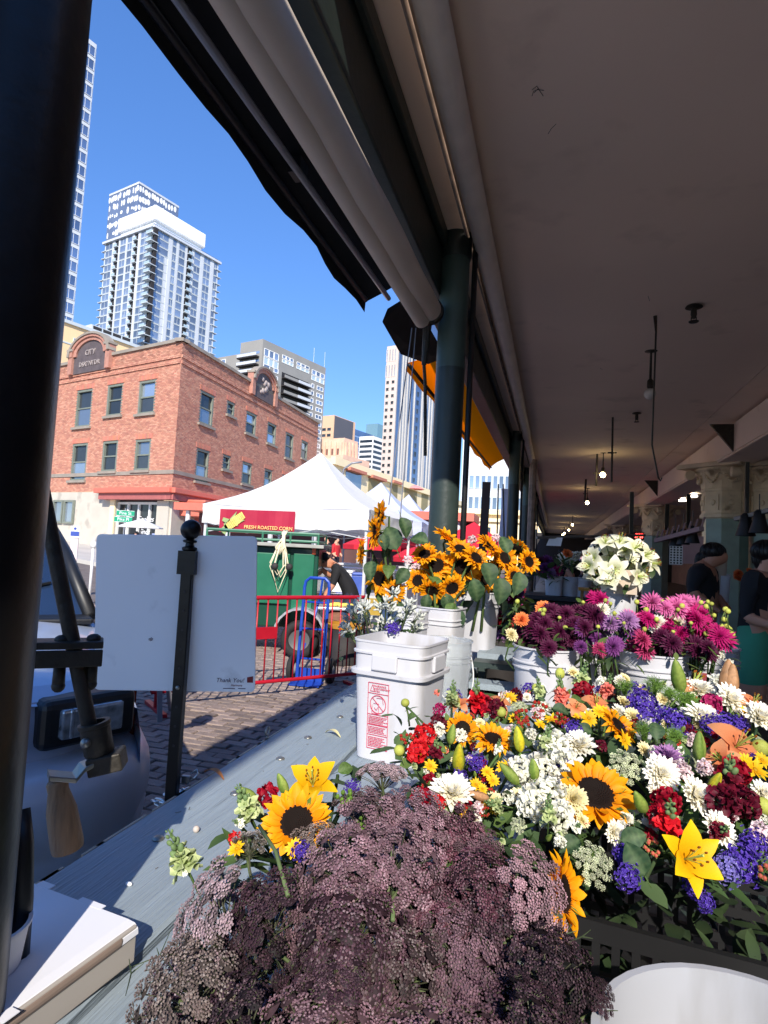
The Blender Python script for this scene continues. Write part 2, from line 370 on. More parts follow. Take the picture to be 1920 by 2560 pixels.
# ---- blue glass tower at the left edge
A = at_d(242, 112, 150)-GR*16; f2 = Face(A, GL, GR); f1 = Face(A, GR, GL)
t = block('blue_tower', 'slender blue glass tower with pale mullions beside the dark post', 'tower', A, GL, GR, 30, 16, A.z, m_wpanel)
for k in range(26):
    z0 = A.z-1.0-(k+1)*3.42
    for j in range(5): win(f1, t, .25+j*3.15, 3.15+j*3.15, z0+.75, z0+3.3, [m_wpanel, m_glassb], 'bl', .12, True)
# ---- cream building behind the brick one
A = at_d(120, 792, 62); f1 = Face(A, GR, GL)
t = block('cream_building', 'plain cream stucco building rising behind the brick building', 'building', A, GL, GR, 20, 22, A.z, mat('cream_stucco', srgb(240, 206, 160), .85, var=.08, vs=.3, bump=.1))
mb = MB(); f1.slab(mb, -.2, 22.2, A.z, A.z+.35, -.5, .25); f1.slab(mb, 0, 22, A.z-2.1, A.z-1.95, 0, .06); mb.build('cornice', m_slab, t)
u_, z_ = f1.uz(193, 862); win(f1, t, u_-.5, u_+.5, z_-.6, z_+.6, [m_slab, m_glassd], 'cr')
u_, z_ = f1.uz(285, 850); mb = MB(); f1.slab(mb, u_-2.6, u_+2.6, A.z+.35, A.z+1.0, -3, -.3); mb.build('roof_plant', m_slab, t)
mb = MB()
for k in range(4): f1.slab(mb, u_-2.4+k*1.2, u_-1.4+k*1.2, A.z+.5, A.z+.9, -.32, -.26)
mb.build('vent_louvre', m_dark, t)
# ---- grey apartment block with balconies
D_ = lambda x, y: (500+x/4.608, 820+y/4.608)
A = at_d(*D_(728, 125), 205); f1, f2 = Face(A, GR, GL), Face(A, GL, GR)
m_gry = mat('grey_concrete', srgb(150, 148, 144), .8, var=.08, vs=.2)
ru = f1.uz(*D_(1450, 460))[0]; lu = f2.uz(*D_(470, 180))[0]
t = block('grey_apartment_block', 'grey concrete apartment block with white windows and stacked balconies', 'building', A, GL, GR, lu, ru, A.z, m_gry)
mb = MB(); Mb = MX(((GR.x, GL.x, 0, A.x), (GR.y, GL.y, 0, A.y), (0, 0, 1, 0), (0, 0, 0, 1)))
mb.prism([(2, lu), (ru, lu), (ru, lu+26), (2, lu+26)], A.z-3, Mb); mb.build('rear_wing', m_gry, t)
WW = [m_wroof, m_glass]; U = lambda x, y: f1.uz(*D_(x, y))[0]; fh = 2.75
bands = [(U(738, 300), U(815, 300), .1), (U(850, 450), U(905, 450), 0), (U(1288, 600), U(1318, 600), 0), (U(1350, 600), U(1425, 600), 0)]
for k in range(15):
    z0 = A.z-2.2-(k+1)*fh
    for i, (a, b, q) in enumerate(bands):
        if k < 2: continue
        win(f1, t, a, b, z0+.6, z0+2.3, WW, 'gb', .25, i == 3)
for (xa, xb, ya, yb) in ((740, 912, 225, 420), (948, 1080, 300, 400), (1112, 1262, 380, 470), (1288, 1436, 470, 600)):
    a, za = f1.uz(*D_(xa, ya)); b, zb = f1.uz(*D_(xa, yb)); b2 = U(xb, ya+60)
    zz = [zb, (za+zb)/2, za]
    for j in range(2):
        for q in range(3): win(f1, t, a+(b2-a)*q/3+.1, a+(b2-a)*(q+1)/3-.1, zz[j]+.1, zz[j+1]-.1, [m_wroof, m_glass if j else mat('pale_glass', (.6, .72, .74), .2, .3)], 'gt%d' % j, .2)
a, b = U(945, 480), U(1255, 560); bmb = MB(); rec = MB()
f1.slab(rec, a, b, A.z-50, A.z-8.5, -.4, .02); rec.build('balcony_recess', m_dark, t)
for k in range(2, 14):
    z0 = A.z-2.2-(k+1)*fh-.4
    bb = MB(); f1.slab(bb, a, b, z0, z0+.3, 0, 1.6); f1.slab(bb, a, b, z0+.3, z0+1.25, 1.45, 1.6, 1); f1.slab(bb, (a+b)/2, b, z0+.35, z0+1.35, 1.6, 1.66, 2); bb.build('balcony', [m_dark, m_gry, m_wpanel], t)
for k in range(9):
    z0 = A.z-3.6-(k+1)*fh; b1, b0 = f2.uz(*D_(690, 240))[0], f2.uz(*D_(470, 290))[0]
    bb = MB(); f2.slab(bb, b1, b0, z0, z0+.5, 0, 1.8); f2.slab(bb, b1, b0, z0+.5, z0+1.5, 1.6, 1.8, 1); f2.slab(bb, b1, b0, z0+1.5, z0+2.4, .02, .05, 2); bb.build('balcony', [m_dark, m_wpanel, m_glass], t)
    fw2 = Face(A+GL*lu+GR*2, GL, GR)
    for q in range(4): win(fw2, t, 9+q*2.6, 11.2+q*2.6, A.z-6.0-k*2.9, A.z-4.0-k*2.9, WW, 'gl', .2)
mb = MB(); mb.tube([f1.P(ru*.78, A.z), f1.P(ru*.78, A.z+5.5)], .08, 5); mb.tube([f1.P(ru*.97, A.z), f1.P(ru*.97, A.z+6)], .08, 5); mb.build('antenna', m_slab, t)
# ---- small far blocks between the grey block and the tan tower
S_ = lambda x, y: (800+x/7.375, 950+y/7.375)
def farblock(name, label, pt, dep, m, lx, rx, dz=0):
    A = at_d(*pt, dep); f1, f2 = Face(A, GR, GL), Face(A, GL, GR)
    return A, f1, f2, block(name, label, 'building', A, GL, GR, lx, rx, A.z+dz, m)
A, f1, f2, t = farblock('beige_office_block', 'beige office block with a dark grey wall standing behind the ribbed stone tower', S_(265, 645), 420, mat('beige_wall', srgb(224, 184, 150), .8), 26, 26)
mb = MB(); f1.slab(mb, .5, 23, A.z-60, A.z-.5, 0, .3); mb.build('dark_side_wall', mat('charcoal_wall', srgb(92, 90, 96), .5, var=.1, vs=.05), t)
for k in range(14):
    for q in range(5): win(f2, t, 2+q*4.4, 5.6+q*4.4, A.z-11-k*4.2, A.z-8.6-k*4.2, [mat('beige_wall'), m_glassd], 'bo', .2)
A, f1, f2, t = farblock('ribbed_stone_tower', 'small stepped stone tower with vertical ribs above the white tent', S_(455, 1065), 230, mat('terracotta_stone', srgb(226, 186, 162), .85, var=.15, vs=.3), 13, 9)
ribs = MB(); drk = MB()
for f, wd, n in ((f1, 9, 4), (f2, 13, 5)):
    for q in range(n):
        u = wd*(q+.5)/n; f.slab(ribs, u-.55, u+.55, 0, A.z-1-abs(q-n/2)*.3, 0, .7); f.slab(drk, u+.6, u+.6+wd/n-1.2, 0, A.z-4, 0, .08)
ribs.build('stone_rib', mat('terracotta_stone'), t)['kind'] = 'stuff'; drk.build('window_strip', mat('terracotta_strip_glass', srgb(120, 92, 84), .4), t)['kind'] = 'stuff'  # dull brown glass strips between the ribs
mb = MB(); M = MX(((GR.x, GL.x, 0, A.x), (GR.y, GL.y, 0, A.y), (0, 0, 1, 0), (0, 0, 0, 1))); mb.prism([(-3, -2), (15, -2), (15, 17), (-3, 17)], A.z-7, M); mb.build('lower_tier', mat('terracotta_stone'), t)
A, f1, f2, t = farblock('blue_office_block', 'blue glass office block between the stone tower and the striped block', S_(575, 880), 480, m_glassb, 20, 64)
mb = MB()
for k in range(16): f1.slab(mb, 0, 44, A.z-6-k*4.4, A.z-5-k*4.4, 0, .1)
for q in range(10): f1.slab(mb, q*4.4, q*4.4+.5, A.z-75, A.z-6, 0, .12)
mb.build('mullion', mat('blue_mullion', (.25, .38, .62), .4), t)['kind'] = 'stuff'
A, f1, f2, t = farblock('striped_office_block', 'white and black banded office block beside the tan tower', S_(985, 1030), 360, m_wroof, 10, 24)
for f, wd in ((f1, 24), (f2, 10)):
    for k in range(16):
        mb = MB(); f.slab(mb, .6, wd-.6, A.z-3.8-k*3.1, A.z-2.2-k*3.1, 0, .1); mb.build('window_band', m_glassd, t)
A, f1, f2, t = farblock('low_glass_block', 'small green glass block peeking beside the tan tower', S_(1068, 800), 520, mat('green_glass', (.3, .45, .45), .15, .5), 12, 40)
# ---- tan and blue skyscraper
C_ = lambda x, y: (880+x/3.95, 700+y/3.95)
A = at_d(*C_(462, 640), 285); f1, f2 = Face(A, GR, GL), Face(A, GL, GR); lu = f2.uz(*C_(348, 660))[0]
t = block('tan_skyscraper', 'tall tan stone skyscraper with paired windows and blue glass ribbed side', 'tower', A, GL, GR, lu, 40, A.z, mat('tan_stone', srgb(212, 196, 186), .8, var=.06, vs=.1))
TW = [mat('tan_stone'), m_glassd]
for k in range(34):
    z0 = A.z-16-(k+1)*3.3
    for q in range(2): win(f2, t, 1.2+q*lu*.47, 1.2+q*lu*.47+lu*.26, z0+.9, z0+2.5, TW, 'ts', .1)
for k in range(2):
    for q in range(4): win(f2, t, 1+q*lu*.235, 1+q*lu*.235+lu*.16, A.z-7.5-k*7.6, A.z-1.5-k*7.6, [mat('tan_stone'), m_glass], 'tc', .3)
sh = MB(); f1.slab(sh, .6, 46, 0, A.z+26, -.6, .5); sh.build('blue_shaft', m_glassb, t)
rib = MB()
for q, (u, wd) in enumerate([(3.5, .7), (6, 1.0), (8.6, .7), (11.6, .5), (16, .6), (24, 1.2), (27, 2.2), (32, .7), (35, .7), (38, .7), (42, .7)]): f1.slab(rib, u, u+wd, 0, A.z+(10 if q > 1 else -2), 0, 1.1)
rib.build('stone_rib', mat('pale_rib', srgb(196, 192, 188), .7), t)['kind'] = 'stuff'
for k in range(30): win(f1, t, 19, 21, A.z-20-k*4.3, A.z-17.6-k*4.3, [m_glass, m_glassd], 'tsb', .1, out=.62)
# ---- cream arcade with square openings behind the tents
PA = dirs(-6.4); A = at_d(835, 1146, 48); PN = dirs(83.6); f1 = Face(A, PA, PN)
m_cream = mat('cream_render', srgb(244, 226, 186), .8, var=.05, vs=.5)
t = block('cream_arcade', 'cream market terrace with square openings behind the white tents', 'building', A, PN, PA, 6, 40, A.z, m_cream)
def U2(x, y): return f1.uz(*S_(x, y))
for i, (x0, x1, y0, y1) in enumerate([(475, 765, 1660, 1900), (895, 1140, 1800, 2000), (1290, 1430, 1890, 2100)]):
    a, za = U2(x0, y0); b, _ = U2(x1, y0+60); _, zb = U2(x0, y1)
    mb = MB(); f1.slab(mb, a, b, za-2.6, za, -.3, .03); mb.build('opening', m_glass if i == 0 else mat('shaded_opening', srgb(150, 140, 104), .8), t)
    mb = MB(); f1.slab(mb, a-.1, b+.1, za, za+.25, 0, .5); mb.build('lintel', mat('terracotta_trim', srgb(190, 120, 100), .8), t)
for i, (x0, x1, y0, y1) in enumerate([(520, 645, 2010, 2150), (690, 752, 2060, 2200)]):
    a, za = f1.uz(*C_(x0, y0)); b, _ = f1.uz(*C_(x1, y0+25)); mb = MB(); f1.slab(mb, a, b, za-2.4, za, -.3, .03); mb.build('opening', mat('shaded_opening'), t)
mb = MB(); f1.slab(mb, -.3, 40, A.z-.5, A.z+.12, -.1, .3); mb.build('cornice', m_cream, t)
q = f1.P(*f1.uz(*C_(570, 2055)), .6); pu_ = MB(); pu_.lathe([(.02, .35), (.5, .18), (1.0, -.1), (.95, -.14), (.02, .1)], 12, MX.Translation(q)); o = pu_.build('parasol', mat('pink_canvas', srgb(246, 170, 168), .8, trans=.3)); tag(o, 'small pink parasol standing in the cream terrace opening', 'parasol')
# ---- pale office building right of the green column
A = at_d(1162, 1010, 120); f1 = Face(A, dirs(-88), dirs(0)); t = block('office_building', 'pale office building with glass bands and vertical panels right of the green column', 'building', A, dirs(2), dirs(-88), 12, 34, A.z, m_wpanel)
f1 = Face(A, dirs(-88), dirs(2))
for r_ in range(7):
    za = A.z-1-r_*4.2
    if r_ in (2,):
        continue
    for q in range(14):
        win(f1, t, .4+q*1.15, 1.35+q*1.15, za-3.2, za-.6, [m_slab, m_glass if r_ < 4 else m_glassd], 'ob', .12)
A = at_d(1120, 1270, 60); t = block('stone_shop_row', 'low ornate cream shop row beyond the red canopies', 'building', A, dirs(4), dirs(-86), 8, 30, A.z, m_cream); f1 = Face(A, dirs(-86), dirs(4))
mb = MB(); f1.slab(mb, -.4, 30, A.z-.5, A.z, 0, .5); f1.slab(mb, -.4, 30, A.z-1.2, A.z-1.0, 0, .3); mb.build('cornice', m_cream, t)
for q in range(8): win(f1, t, 1+q*2.2, 2.2+q*2.2, A.z-3.6, A.z-1.6, [m_cream, m_glassd], 'sr', .15)
# ---- red brick corner building
B_ = lambda x, y: (100+x/2.304, 800+y/2.304)
A = at_d(*B_(822, 112), 28.0); BR, BL = dirs(1.5), dirs(73.6)
f1, f2 = Face(A, BR, BL), Face(A, BL, BR); ZT = A.z
u1 = f1.uz(*B_(1602, 610))[0]; u2 = 13.0
bk = thing('brick_building', 'three storey red brick corner building with arched parapet plaques and green sash windows', 'building', (A.x, A.y, 0))
m_mort = mat('mortar', srgb(184, 142, 126), .95, var=.15, vs=2)
m_brick = mat('brick', (1, 1, 1), .9, var=.12, vs=3, attr=True, bump=.2, bs=20)
m_trim = mat('sash_paint', srgb(122, 128, 116), .6, var=.1)
m_stone = mat('stone_trim', srgb(150, 140, 128), .8, var=.15, vs=2)
m_plaq = mat('plaque_stone', srgb(92, 82, 84), .8, var=.2, vs=4, bump=.4, bs=12)
m_coral = mat('coral_paint', srgb(214, 112, 92), .5, var=.06)
def rects(f, L):
    o = []
    for (x0, y0, x1, y1) in L:
        ua, za = f.uz(*B_(x0, y0)); ub, zb = f.uz(*B_(x1, y1)); um = (ua+ub)/2
        c0 = f.uz(*B_((x0+x1)/2, (y0+y1)/2)); hh = abs(za-zb)
        ua, ub = min(ua, ub), max(ua, ub); o.append((ua, ub, c0[1]-hh/2*.93, c0[1]+hh/2*.93))
    return o
LW = rects(f2, [(215, 398, 288, 618), (393, 368, 467, 552), (575, 345, 657, 540), (190, 705, 258, 930), (365, 692, 436, 876), (552, 682, 627, 870)])
RW = rects(f1, [(927, 395, 992, 630), (1080, 458, 1118, 565), (1190, 515, 1240, 678), (1313, 580, 1355, 733), (1418, 638, 1453, 815), (1509, 686, 1538, 812), (904, 728, 965, 950), (1054, 768, 1093, 874), (1168, 808, 1215, 960), (1295, 850, 1332, 975), (1398, 885, 1430, 1010)])
ZB = f2.uz(*B_(250, 990))[1]; ZC = f1.uz(*B_(825, 205))[1]; ZBELT = f2.uz(*B_(500, 884))[1]
def wallgrid(f, wd, z0, z1, holes, mb, dep=.16):
    us = sorted({0., wd, *[h[0] for h in holes if h[1] < wd], *[h[1] for h in holes if h[1] < wd]}); zs = sorted({z0, z1, *[min(max(h[2], z0), z1) for h in holes], *[min(max(h[3], z0), z1) for h in holes]})
    for a, b in zip(us, us[1:]):
        for c, d in zip(zs, zs[1:]):
            m_ = ((a+b)/2, (c+d)/2)
            if any(h[0] < m_[0] < h[1] and h[2] < m_[1] < h[3] for h in holes): continue
            mb.quad(f.P(a, c), f.P(b, c), f.P(b, d), f.P(a, d))
    for h in holes:
        for (a, b) in (((h[0], h[2]), (h[0], h[3])), ((h[0], h[3]), (h[1], h[3])), ((h[1], h[3]), (h[1], h[2])), ((h[1], h[2]), (h[0], h[2]))):
            mb.quad(f.P(*a), f.P(*b), f.P(*b, -dep), f.P(*a, -dep))
wm = MB(); wallgrid(f1, u1, ZB, ZT, RW, wm); wallgrid(f2, u2, ZB, ZT, LW, wm)
e = f1.P(u1, 0); g = e+BL*10; wm.quad(f1.P(u1, ZB), g+V((0, 0, ZB)), g+V((0, 0, ZT)), f1.P(u1, ZT)); wm.build('wall', m_mort, bk)
bm = MB(); CH, BLN = .070, .205; rng = random.Random(5); bc = [srgb(198, 140, 116), srgb(194, 134, 112), srgb(202, 146, 122), srgb(190, 130, 110), srgb(206, 152, 128), srgb(182, 124, 106)]
for f, wd, holes in ((f1, u1, RW), (f2, u2, LW)):
    k = 0; z = ZB
    while z < ZT-.12:
        x = -(BLN/2 if k % 2 else 0); proud = .012
        corb = ZC-.62 < z < ZC and (int((ZC-z)/.155) % 2 == 0)
        while x < wd:
            a, b = max(0, x+.006), min(wd, x+BLN-.008); x += BLN
            if b-a < .05: continue
            mid = ((a+b)/2, z+CH/2)
            if any(h[0]-.02 < mid[0] < h[1]+.02 and h[2]-.02 < mid[1] < h[3]+.02 for h in holes): continue
            o = (.07 if corb else proud)+rng.uniform(-.004, .004); c = rng.choice(bc); s_ = rng.uniform(.92, 1.06)*(.80 if z > ZC and rng.random() < .6 else 1); c = tuple(min(1, q*s_) for q in c)
            p = [f.P(a, z), f.P(b, z), f.P(b, z+CH-.010), f.P(a, z+CH-.010)]; n_ = f.n*o
            bm.add([q+n_ for q in p]+p, [(0, 1, 2, 3), (4, 5, 1, 0), (3, 2, 6, 7), (5, 6, 2, 1), (4, 0, 3, 7)], 0, None, c)
        z += CH; k += 1
o = bm.build('bricks', m_brick, bk); o['kind'] = 'stuff'
mb = MB(); f1.slab(mb, -.12, u1+.1, ZT-.1, ZT+.06, -.35, .12); f2.slab(mb, -.10, u2, ZT-.1, ZT+.055, -.34, .11); mb.build('coping', m_stone, bk)
mb = MB(); f1.slab(mb, -.06, u1, ZBELT-.08, ZBELT+.1, 0, .07); f2.slab(mb, -.05, u2, ZBELT-.085, ZBELT+.095, 0, .06); mb.build('string_course', m_stone, bk)
m_curt = mat('curtain_cloth', srgb(150, 120, 78), .9, var=.3, vs=9)
for f, holes in ((f1, RW), (f2, LW)):
    for i, (a, b, c, d) in enumerate(holes):
        w_ = b-a; h_ = d-c; M = f.M()
        fr = MB()
        for s_ in (0, 1): fr.box((a+.06 if s_ == 0 else b-.06, (c+d)/2, -.07), (.12, h_, .12), 0, M)
        fr.box(((a+b)/2, d-.06, -.07), (w_-.24, .12, .12), 0, M); fr.box(((a+b)/2, c+.05, -.07), (w_-.24, .10, .12), 0, M); fr.box(((a+b)/2, (c+d)/2, -.085), (w_-.24, .07, .08), 0, M)
        wo = fr.build('window', m_trim, bk)
        for s_ in (0, 1):
            pn = MB(); z0 = c+.1 if s_ == 0 else (c+d)/2+.035; z1 = (c+d)/2-.035 if s_ == 0 else d-.12
            pn.box(((a+b)/2, (z0+z1)/2, -.10-.03*s_), (w_-.24, z1-z0, .01), 0, M); inst('pane', pn.mesh('pane', m_glassd if (i+s_) % 3 else m_glass), wo, wo.matrix_basis.inverted())
        if f is f2 or i % 2 == 0:
            cu = MB(); cu.box(((a+b)/2-w_*.12, (c+d)/2-h_*.1, -.15), (w_*.45, h_*.75, .02), 0, M); inst('curtain', cu.mesh('curtain', m_curt), wo)
        si = MB(); si.box(((a+b)/2, c-.06, .03), (w_+.24, .12, .2), 0, M); inst('sill', si.mesh('sill', m_stone), wo)
        if c-.2 > ZB:
            li = MB()
            for q in range(int(w_/.085)+2): li.box((a-.06+q*.085, d+.13, .014), (.072, .24, .034), rr(-.01, .01), M, 0, tuple(x*rr(.9, 1.1) for x in srgb(198, 128, 106)))
            inst('brick_lintel', li.mesh('brick_lintel', m_brick), wo)
for f, (xl, xr), yb in ((f2, (190, 425), 268), (f1, (1205, 1352), 455)):
    ua, ub = f.uz(*B_(xl, 190 if f is f2 else 370))[0], f.uz(*B_(xr, 180 if f is f2 else 420))[0]; a, b = min(ua, ub), max(ua, ub); c = (a+b)/2; zb = ZT-.75; hw = (b-a)/2
    pd = MB()
    for s_ in (-1, 1): pd.box((c+s_*(hw-.18), zb+.62, .06), (.36, 1.24, .36), 0, f.M()); pd.box((c+s_*(hw-.2), zb+1.29, .08), (.5, .12, .5), 0, f.M(), 1)
    N = 14; rad = hw-.36
    for (r0, r1, o_, mi) in ((rad*.82, rad, .20, 0), (rad, rad*1.14, .28, 0), (rad*1.14, rad*1.26, .34, 1)):
        poly = [(c+math.cos(math.pi*q/N)*r1, zb+.92+math.sin(math.pi*q/N)*r1*.62) for q in range(N+1)]+[(c+math.cos(math.pi*q/N)*r0, zb+.92+math.sin(math.pi*q/N)*r0*.62) for q in range(N, -1, -1)]
        for q in range(N):
            pa = [poly[q], poly[q+1], poly[2*N-q], poly[2*N+1-q]]; pd.prism(pa, o_+.1, f.M() @ MX.Translation(V((0, 0, -.1))), mi)
    po = pd.build('parapet_arch', [mat('arch_brick', srgb(178, 128, 112), .9, var=.2, vs=6, bump=.3), m_stone], bk)
    pq = MB(); poly = [(c-rad*.98, zb), (c+rad*.98, zb), (c+rad*.98, zb+.90)]+[(c+math.cos(math.pi*q/N)*rad*.84, zb+.92+math.sin(math.pi*q/N)*rad*.52) for q in range(N+1)]+[(c-rad*.98, zb+.90)]
    pq.prism(poly, .12, f.M()); inst('plaque', pq.mesh('plaque', m_plaq), po)
    Mt = f.M() @ MX.Translation(V((c, zb+1.04, .13)))
    if f is f2: Mt = f.M() @ MX.Translation(V((c, zb+1.04, .13))) @ MX.Rotation(math.pi, 4, 'Y') @ MX.Diagonal((1, 1, -1, 1))
    mt = mat('relief_letter', srgb(168, 156, 152), .8)
    if f is f2:
        text('CITY', .42, 'relief_lettering', mt, po, Mt, .03); text('DSRTNTDR', .36, 'relief_lettering', mt, po, Mt @ MX.Translation(V((0, -.60, 0))), .03)
    else:
        orn = MB()
        for q in range(9): sph(orn, (c+rr(-.5, .5), zb+rr(.4, 1.4), .13), rr(.08, .2), 6, 4, 0, None, (1, 1, .5), f.M())
        inst('relief_ornament', orn.mesh('relief_ornament', mt, True), po)
# ground floor
gz = stz(A.x, A.y)-1.5
m_conc = mat('concrete_wall', srgb(196, 188, 174), .85, var=.1, vs=1.2, bump=.2, stain=(srgb(172, 164, 152), 1.2, .55))
us0, us1 = f2.uz(*B_(435, 1100))[0], f2.uz(*B_(682, 1100))[0]; zs1 = f2.uz(*B_(560, 1003))[1]
us1 = max(.55, us1)
mb = MB(); f2.slab(mb, us0, u2, gz, ZB-.02, -.3, .02); f2.slab(mb, .0, us1, gz, ZB-.45, -.3, .1); f1.slab(mb, 0, 1.9, gz, ZB-.45, -.3, .1); mb.build('ground_floor_wall', m_conc, bk)
mb = MB(); f2.slab(mb, us0-.02, us0+.35, gz, zs1, .02, .1); mb.build('pilaster', mat('cream_render'), bk)
mb = MB(); f1.slab(mb, 1.9, u1, gz, ZB-.3, -.3, 0); mb.build('coral_shop_front', mat('coral_wall', srgb(216, 128, 110), .7, var=.1, vs=1), bk)
ww = rects(f2, [(92, 1032, 198, 1178)])[0]
win(f2, bk, ww[0], (ww[0]+ww[1])/2-.05, ww[2], ww[3], [m_trim, m_glass], 'gw', .1, False, .06); win(f2, bk, (ww[0]+ww[1])/2+.05, ww[1], ww[2], ww[3], [m_trim, m_glass], 'gw', .1, False, .06)
# cornice canopy of the shop
uc0 = f2.uz(*B_(375, 960))[0]; zc0, zc1 = ZB-.42, ZB+.12
mb = MB(); f2.slab(mb, -.6, uc0, zc0+.3, zc1, 0, .62); f1.slab(mb, -.62, u1, zc0+.3, zc1-.004, 0, .6); mb.build('coral_canopy', m_coral, bk, bevel=.03)
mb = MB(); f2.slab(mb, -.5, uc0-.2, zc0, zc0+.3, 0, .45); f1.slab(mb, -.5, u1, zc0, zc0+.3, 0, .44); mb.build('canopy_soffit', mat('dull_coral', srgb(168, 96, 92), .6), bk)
ua = f1.uz(*B_(800, 1095))[0]; zl = f1.uz(*B_(880, 1095))[1]
mb = MB(); f1.slab(mb, .6, u1, zl-.35, zl+.3, 0, 1.3); f1.slab(mb, .6, u1, zl+.3, zl+.42, 0, 1.4); mb.build('shop_awning', m_coral, bk, bevel=.03)
# shop window
sw = MB(); f2.slab(sw, us1, us0, gz, zs1, -.25, -.2); swo = sw.build('shop_window', m_glassd, bk)
zm = f2.uz(*B_(560, 1055))[1]; mb = MB()
for q in range(5): u = us1+(us0-us1)*q/4; f2.slab(mb, u-.05, u+.05, gz, zm, -.2, -.1)
f2.slab(mb, us1, us0, zm-.05, zm+.06, -.2, -.09); mb.build('shop_mullion', mat('white_paint', srgb(226, 226, 222), .5), bk)
def face_text(f, s, u, z, size, m, par, out=-.05, shear=0):
    flip = MX.Rotation(math.pi, 4, 'Y') @ MX.Diagonal((1, 1, -1, 1))
    M = MX(((-f.d.x, 0, f.n.x, 0), (-f.d.y, 0, f.n.y, 0), (0, 1, 0, 0), (0, 0, 0, 1))) if f is f2 else f.M().to_3x3().to_4x4()
    M = MX.Translation(f.P(u, z, out)) @ M
    return text(s, size, 'lettering', m, par, M, .01, shear)
m_let = mat('white_letter', srgb(232, 232, 232), .6)
us = us1-us0
face_text(f2, 'CINNAMON', us0+us*.36, zm+.42, .34, m_let, bk); face_text(f2, 'WORKS', us0+us*.84, zm+.42, .34, m_let, bk)
face_text(f2, 'Cookies', us0+us*.66, zm-.75, .36, m_let, bk, -.15, .3); face_text(f2, 'Since', us0+us*.66, zm-1.35, .36, m_let, bk, -.15, .3)
for q in range(4):
    mb = MB(); f2.slab(mb, us0+us*.92-.35, us0+us*.92+.3, zm-1.2-q*.4, zm-1.0-q*.4, -.19, -.17); mb.build('menu_board', mat('pale_blue_print', srgb(150, 160, 196), .6), bk)
mb = MB(); mb.lathe([(.22, 0), (.36, .7), (.40, .75), (.38, .9), (.1, .9)], 14, MX.Translation(f2.P(us0+us*.16, zm-3.35, .05)) @ MX.Diagonal((1, .3, 1, 1))); mb.build('cup_poster', mat('pale_grey_print', srgb(200, 208, 212), .6), bk)
# pavement along the building
mb = MB(); pv = [f2.P(u2+20, 0, 0), f2.P(0, 0, 0), f1.P(u1+8, 0, 0), f1.P(u1+8, 0, 4.5), f1.P(-3, 0, 4.5)+f2.n*4.2-f1.n*0, f2.P(u2+20, 0, 4.2)]
vsx = [V((p.x, p.y, stz(p.x, p.y)+.14)) for p in pv]; nn = len(vsx); mb.add(vsx+[p-V((0, 0, .5)) for p in vsx], [tuple(range(nn))]+[(i, nn+i, nn+(i+1) % nn, (i+1) % nn) for i in range(nn)])
struct(mb.build('pavement', mat('pavement_concrete', srgb(196, 190, 180), .85, var=.12, vs=1)))
# ================================================================ THINGS IN THE STREET
def flat(p): return V((p.x, p.y, 0))
RF = V((rt.x, rt.y, 0)).normalized(); FF = V((fw.x, fw.y, 0)).normalized()
m_canvas = mat('white_canvas', srgb(240, 238, 234), .85, var=.05, vs=3, bump=.25, bs=6, trans=.25)
m_canvasb = mat('bluish_canvas', srgb(206, 214, 238), .85, var=.05, vs=3, bump=.2, bs=6, trans=.25)
m_pole = mat('white_pole', srgb(214, 214, 214), .4, .2)
m_gpole = mat('grey_pole', srgb(140, 142, 150), .4, .3)
def tent(c, size, az, ez, pz, label, m, vh=.3, legs=m_pole):
    t = thing('market_tent', label, 'tent', c, R(az), 'white market tents in the street')
    h = size/2; mb = MB(); N = 8
    cor = [(-h, -h), (h, -h), (h, h), (-h, h)]
    for q in range(4):
        a, b = V((*cor[q], ez)), V((*cor[(q+1) % 4], ez)); top = V((0, 0, pz)); g = []
        for j in range(N+1):
            tt = j/N
            for i in range(N+1):
                e = a.lerp(b, i/N); p = e.lerp(top, tt); p.z -= math.sin(math.pi*tt)*.16 + .05*math.sin(math.pi*i/N)*(1-tt) + .010*math.sin(i*5.1+q)*(1-tt); g.append(p)
        mb.add(g, [(j*(N+1)+i, j*(N+1)+i+1, (j+1)*(N+1)+i+1, (j+1)*(N+1)+i) for j in range(N) for i in range(N)])
    mb.build('canopy', m, t, smooth=35, wp=False)
    for q in range(4):
        a, b = V((*cor[q], ez)), V((*cor[(q+1) % 4], ez)); out = V(((a+b).x, (a+b).y, 0)).normalized(); g = []; n = 24
        for j in range(5):
            for i in range(n+1):
                p = a.lerp(b, i/n); p.z += -.05*math.sin(math.pi*i/n) - vh*j/4 + .012*math.sin(i*2.3)*j/4; p += out*(.012+.018*math.sin(i*1.9+q)*j/4+.012*math.sin(j*2.2+i*.6)); g.append(p)
        mv = MB(); mv.add(g, [(j*(n+1)+i, j*(n+1)+i+1, (j+1)*(n+1)+i+1, (j+1)*(n+1)+i) for j in range(4) for i in range(n)]); mv.build('valance', m, t, smooth=True, wp=False)
    for (x, y) in cor:
        mb = MB(); mb.bar((x*.97, y*.97, STZ-c[2]), (x*.97, y*.97, ez+.0), .045, .045); mb.build('leg', legs, t, wp=False)
    mb = MB()
    for q in range(4):
        a, b = V((*cor[q], ez-.22))*.97, V((*cor[(q+1) % 4], ez-.22))*.97; mid = (a+b)/2
        for (s_, e_) in ((a, mid+V((0, 0, -.18))), (a+V((0, 0, -.2)), mid), (b, mid+V((0, 0, -.18))), (b+V((0, 0, -.2)), mid)): s2 = V((s_.x, s_.y, s_.z+.0)); mb.bar(s2, e_, .02, .012)
    mb.build('truss', legs, t, wp=False)
    return t
P0 = flat(at_d(706, 1300, 10.0)); TC = P0+V((0, 1.5, 0))
tent((TC.x, TC.y, 0), 3.0, 0, 2.07, 3.22, 'large white market tent with the red corn banner on its valance', m_canvas, .33)
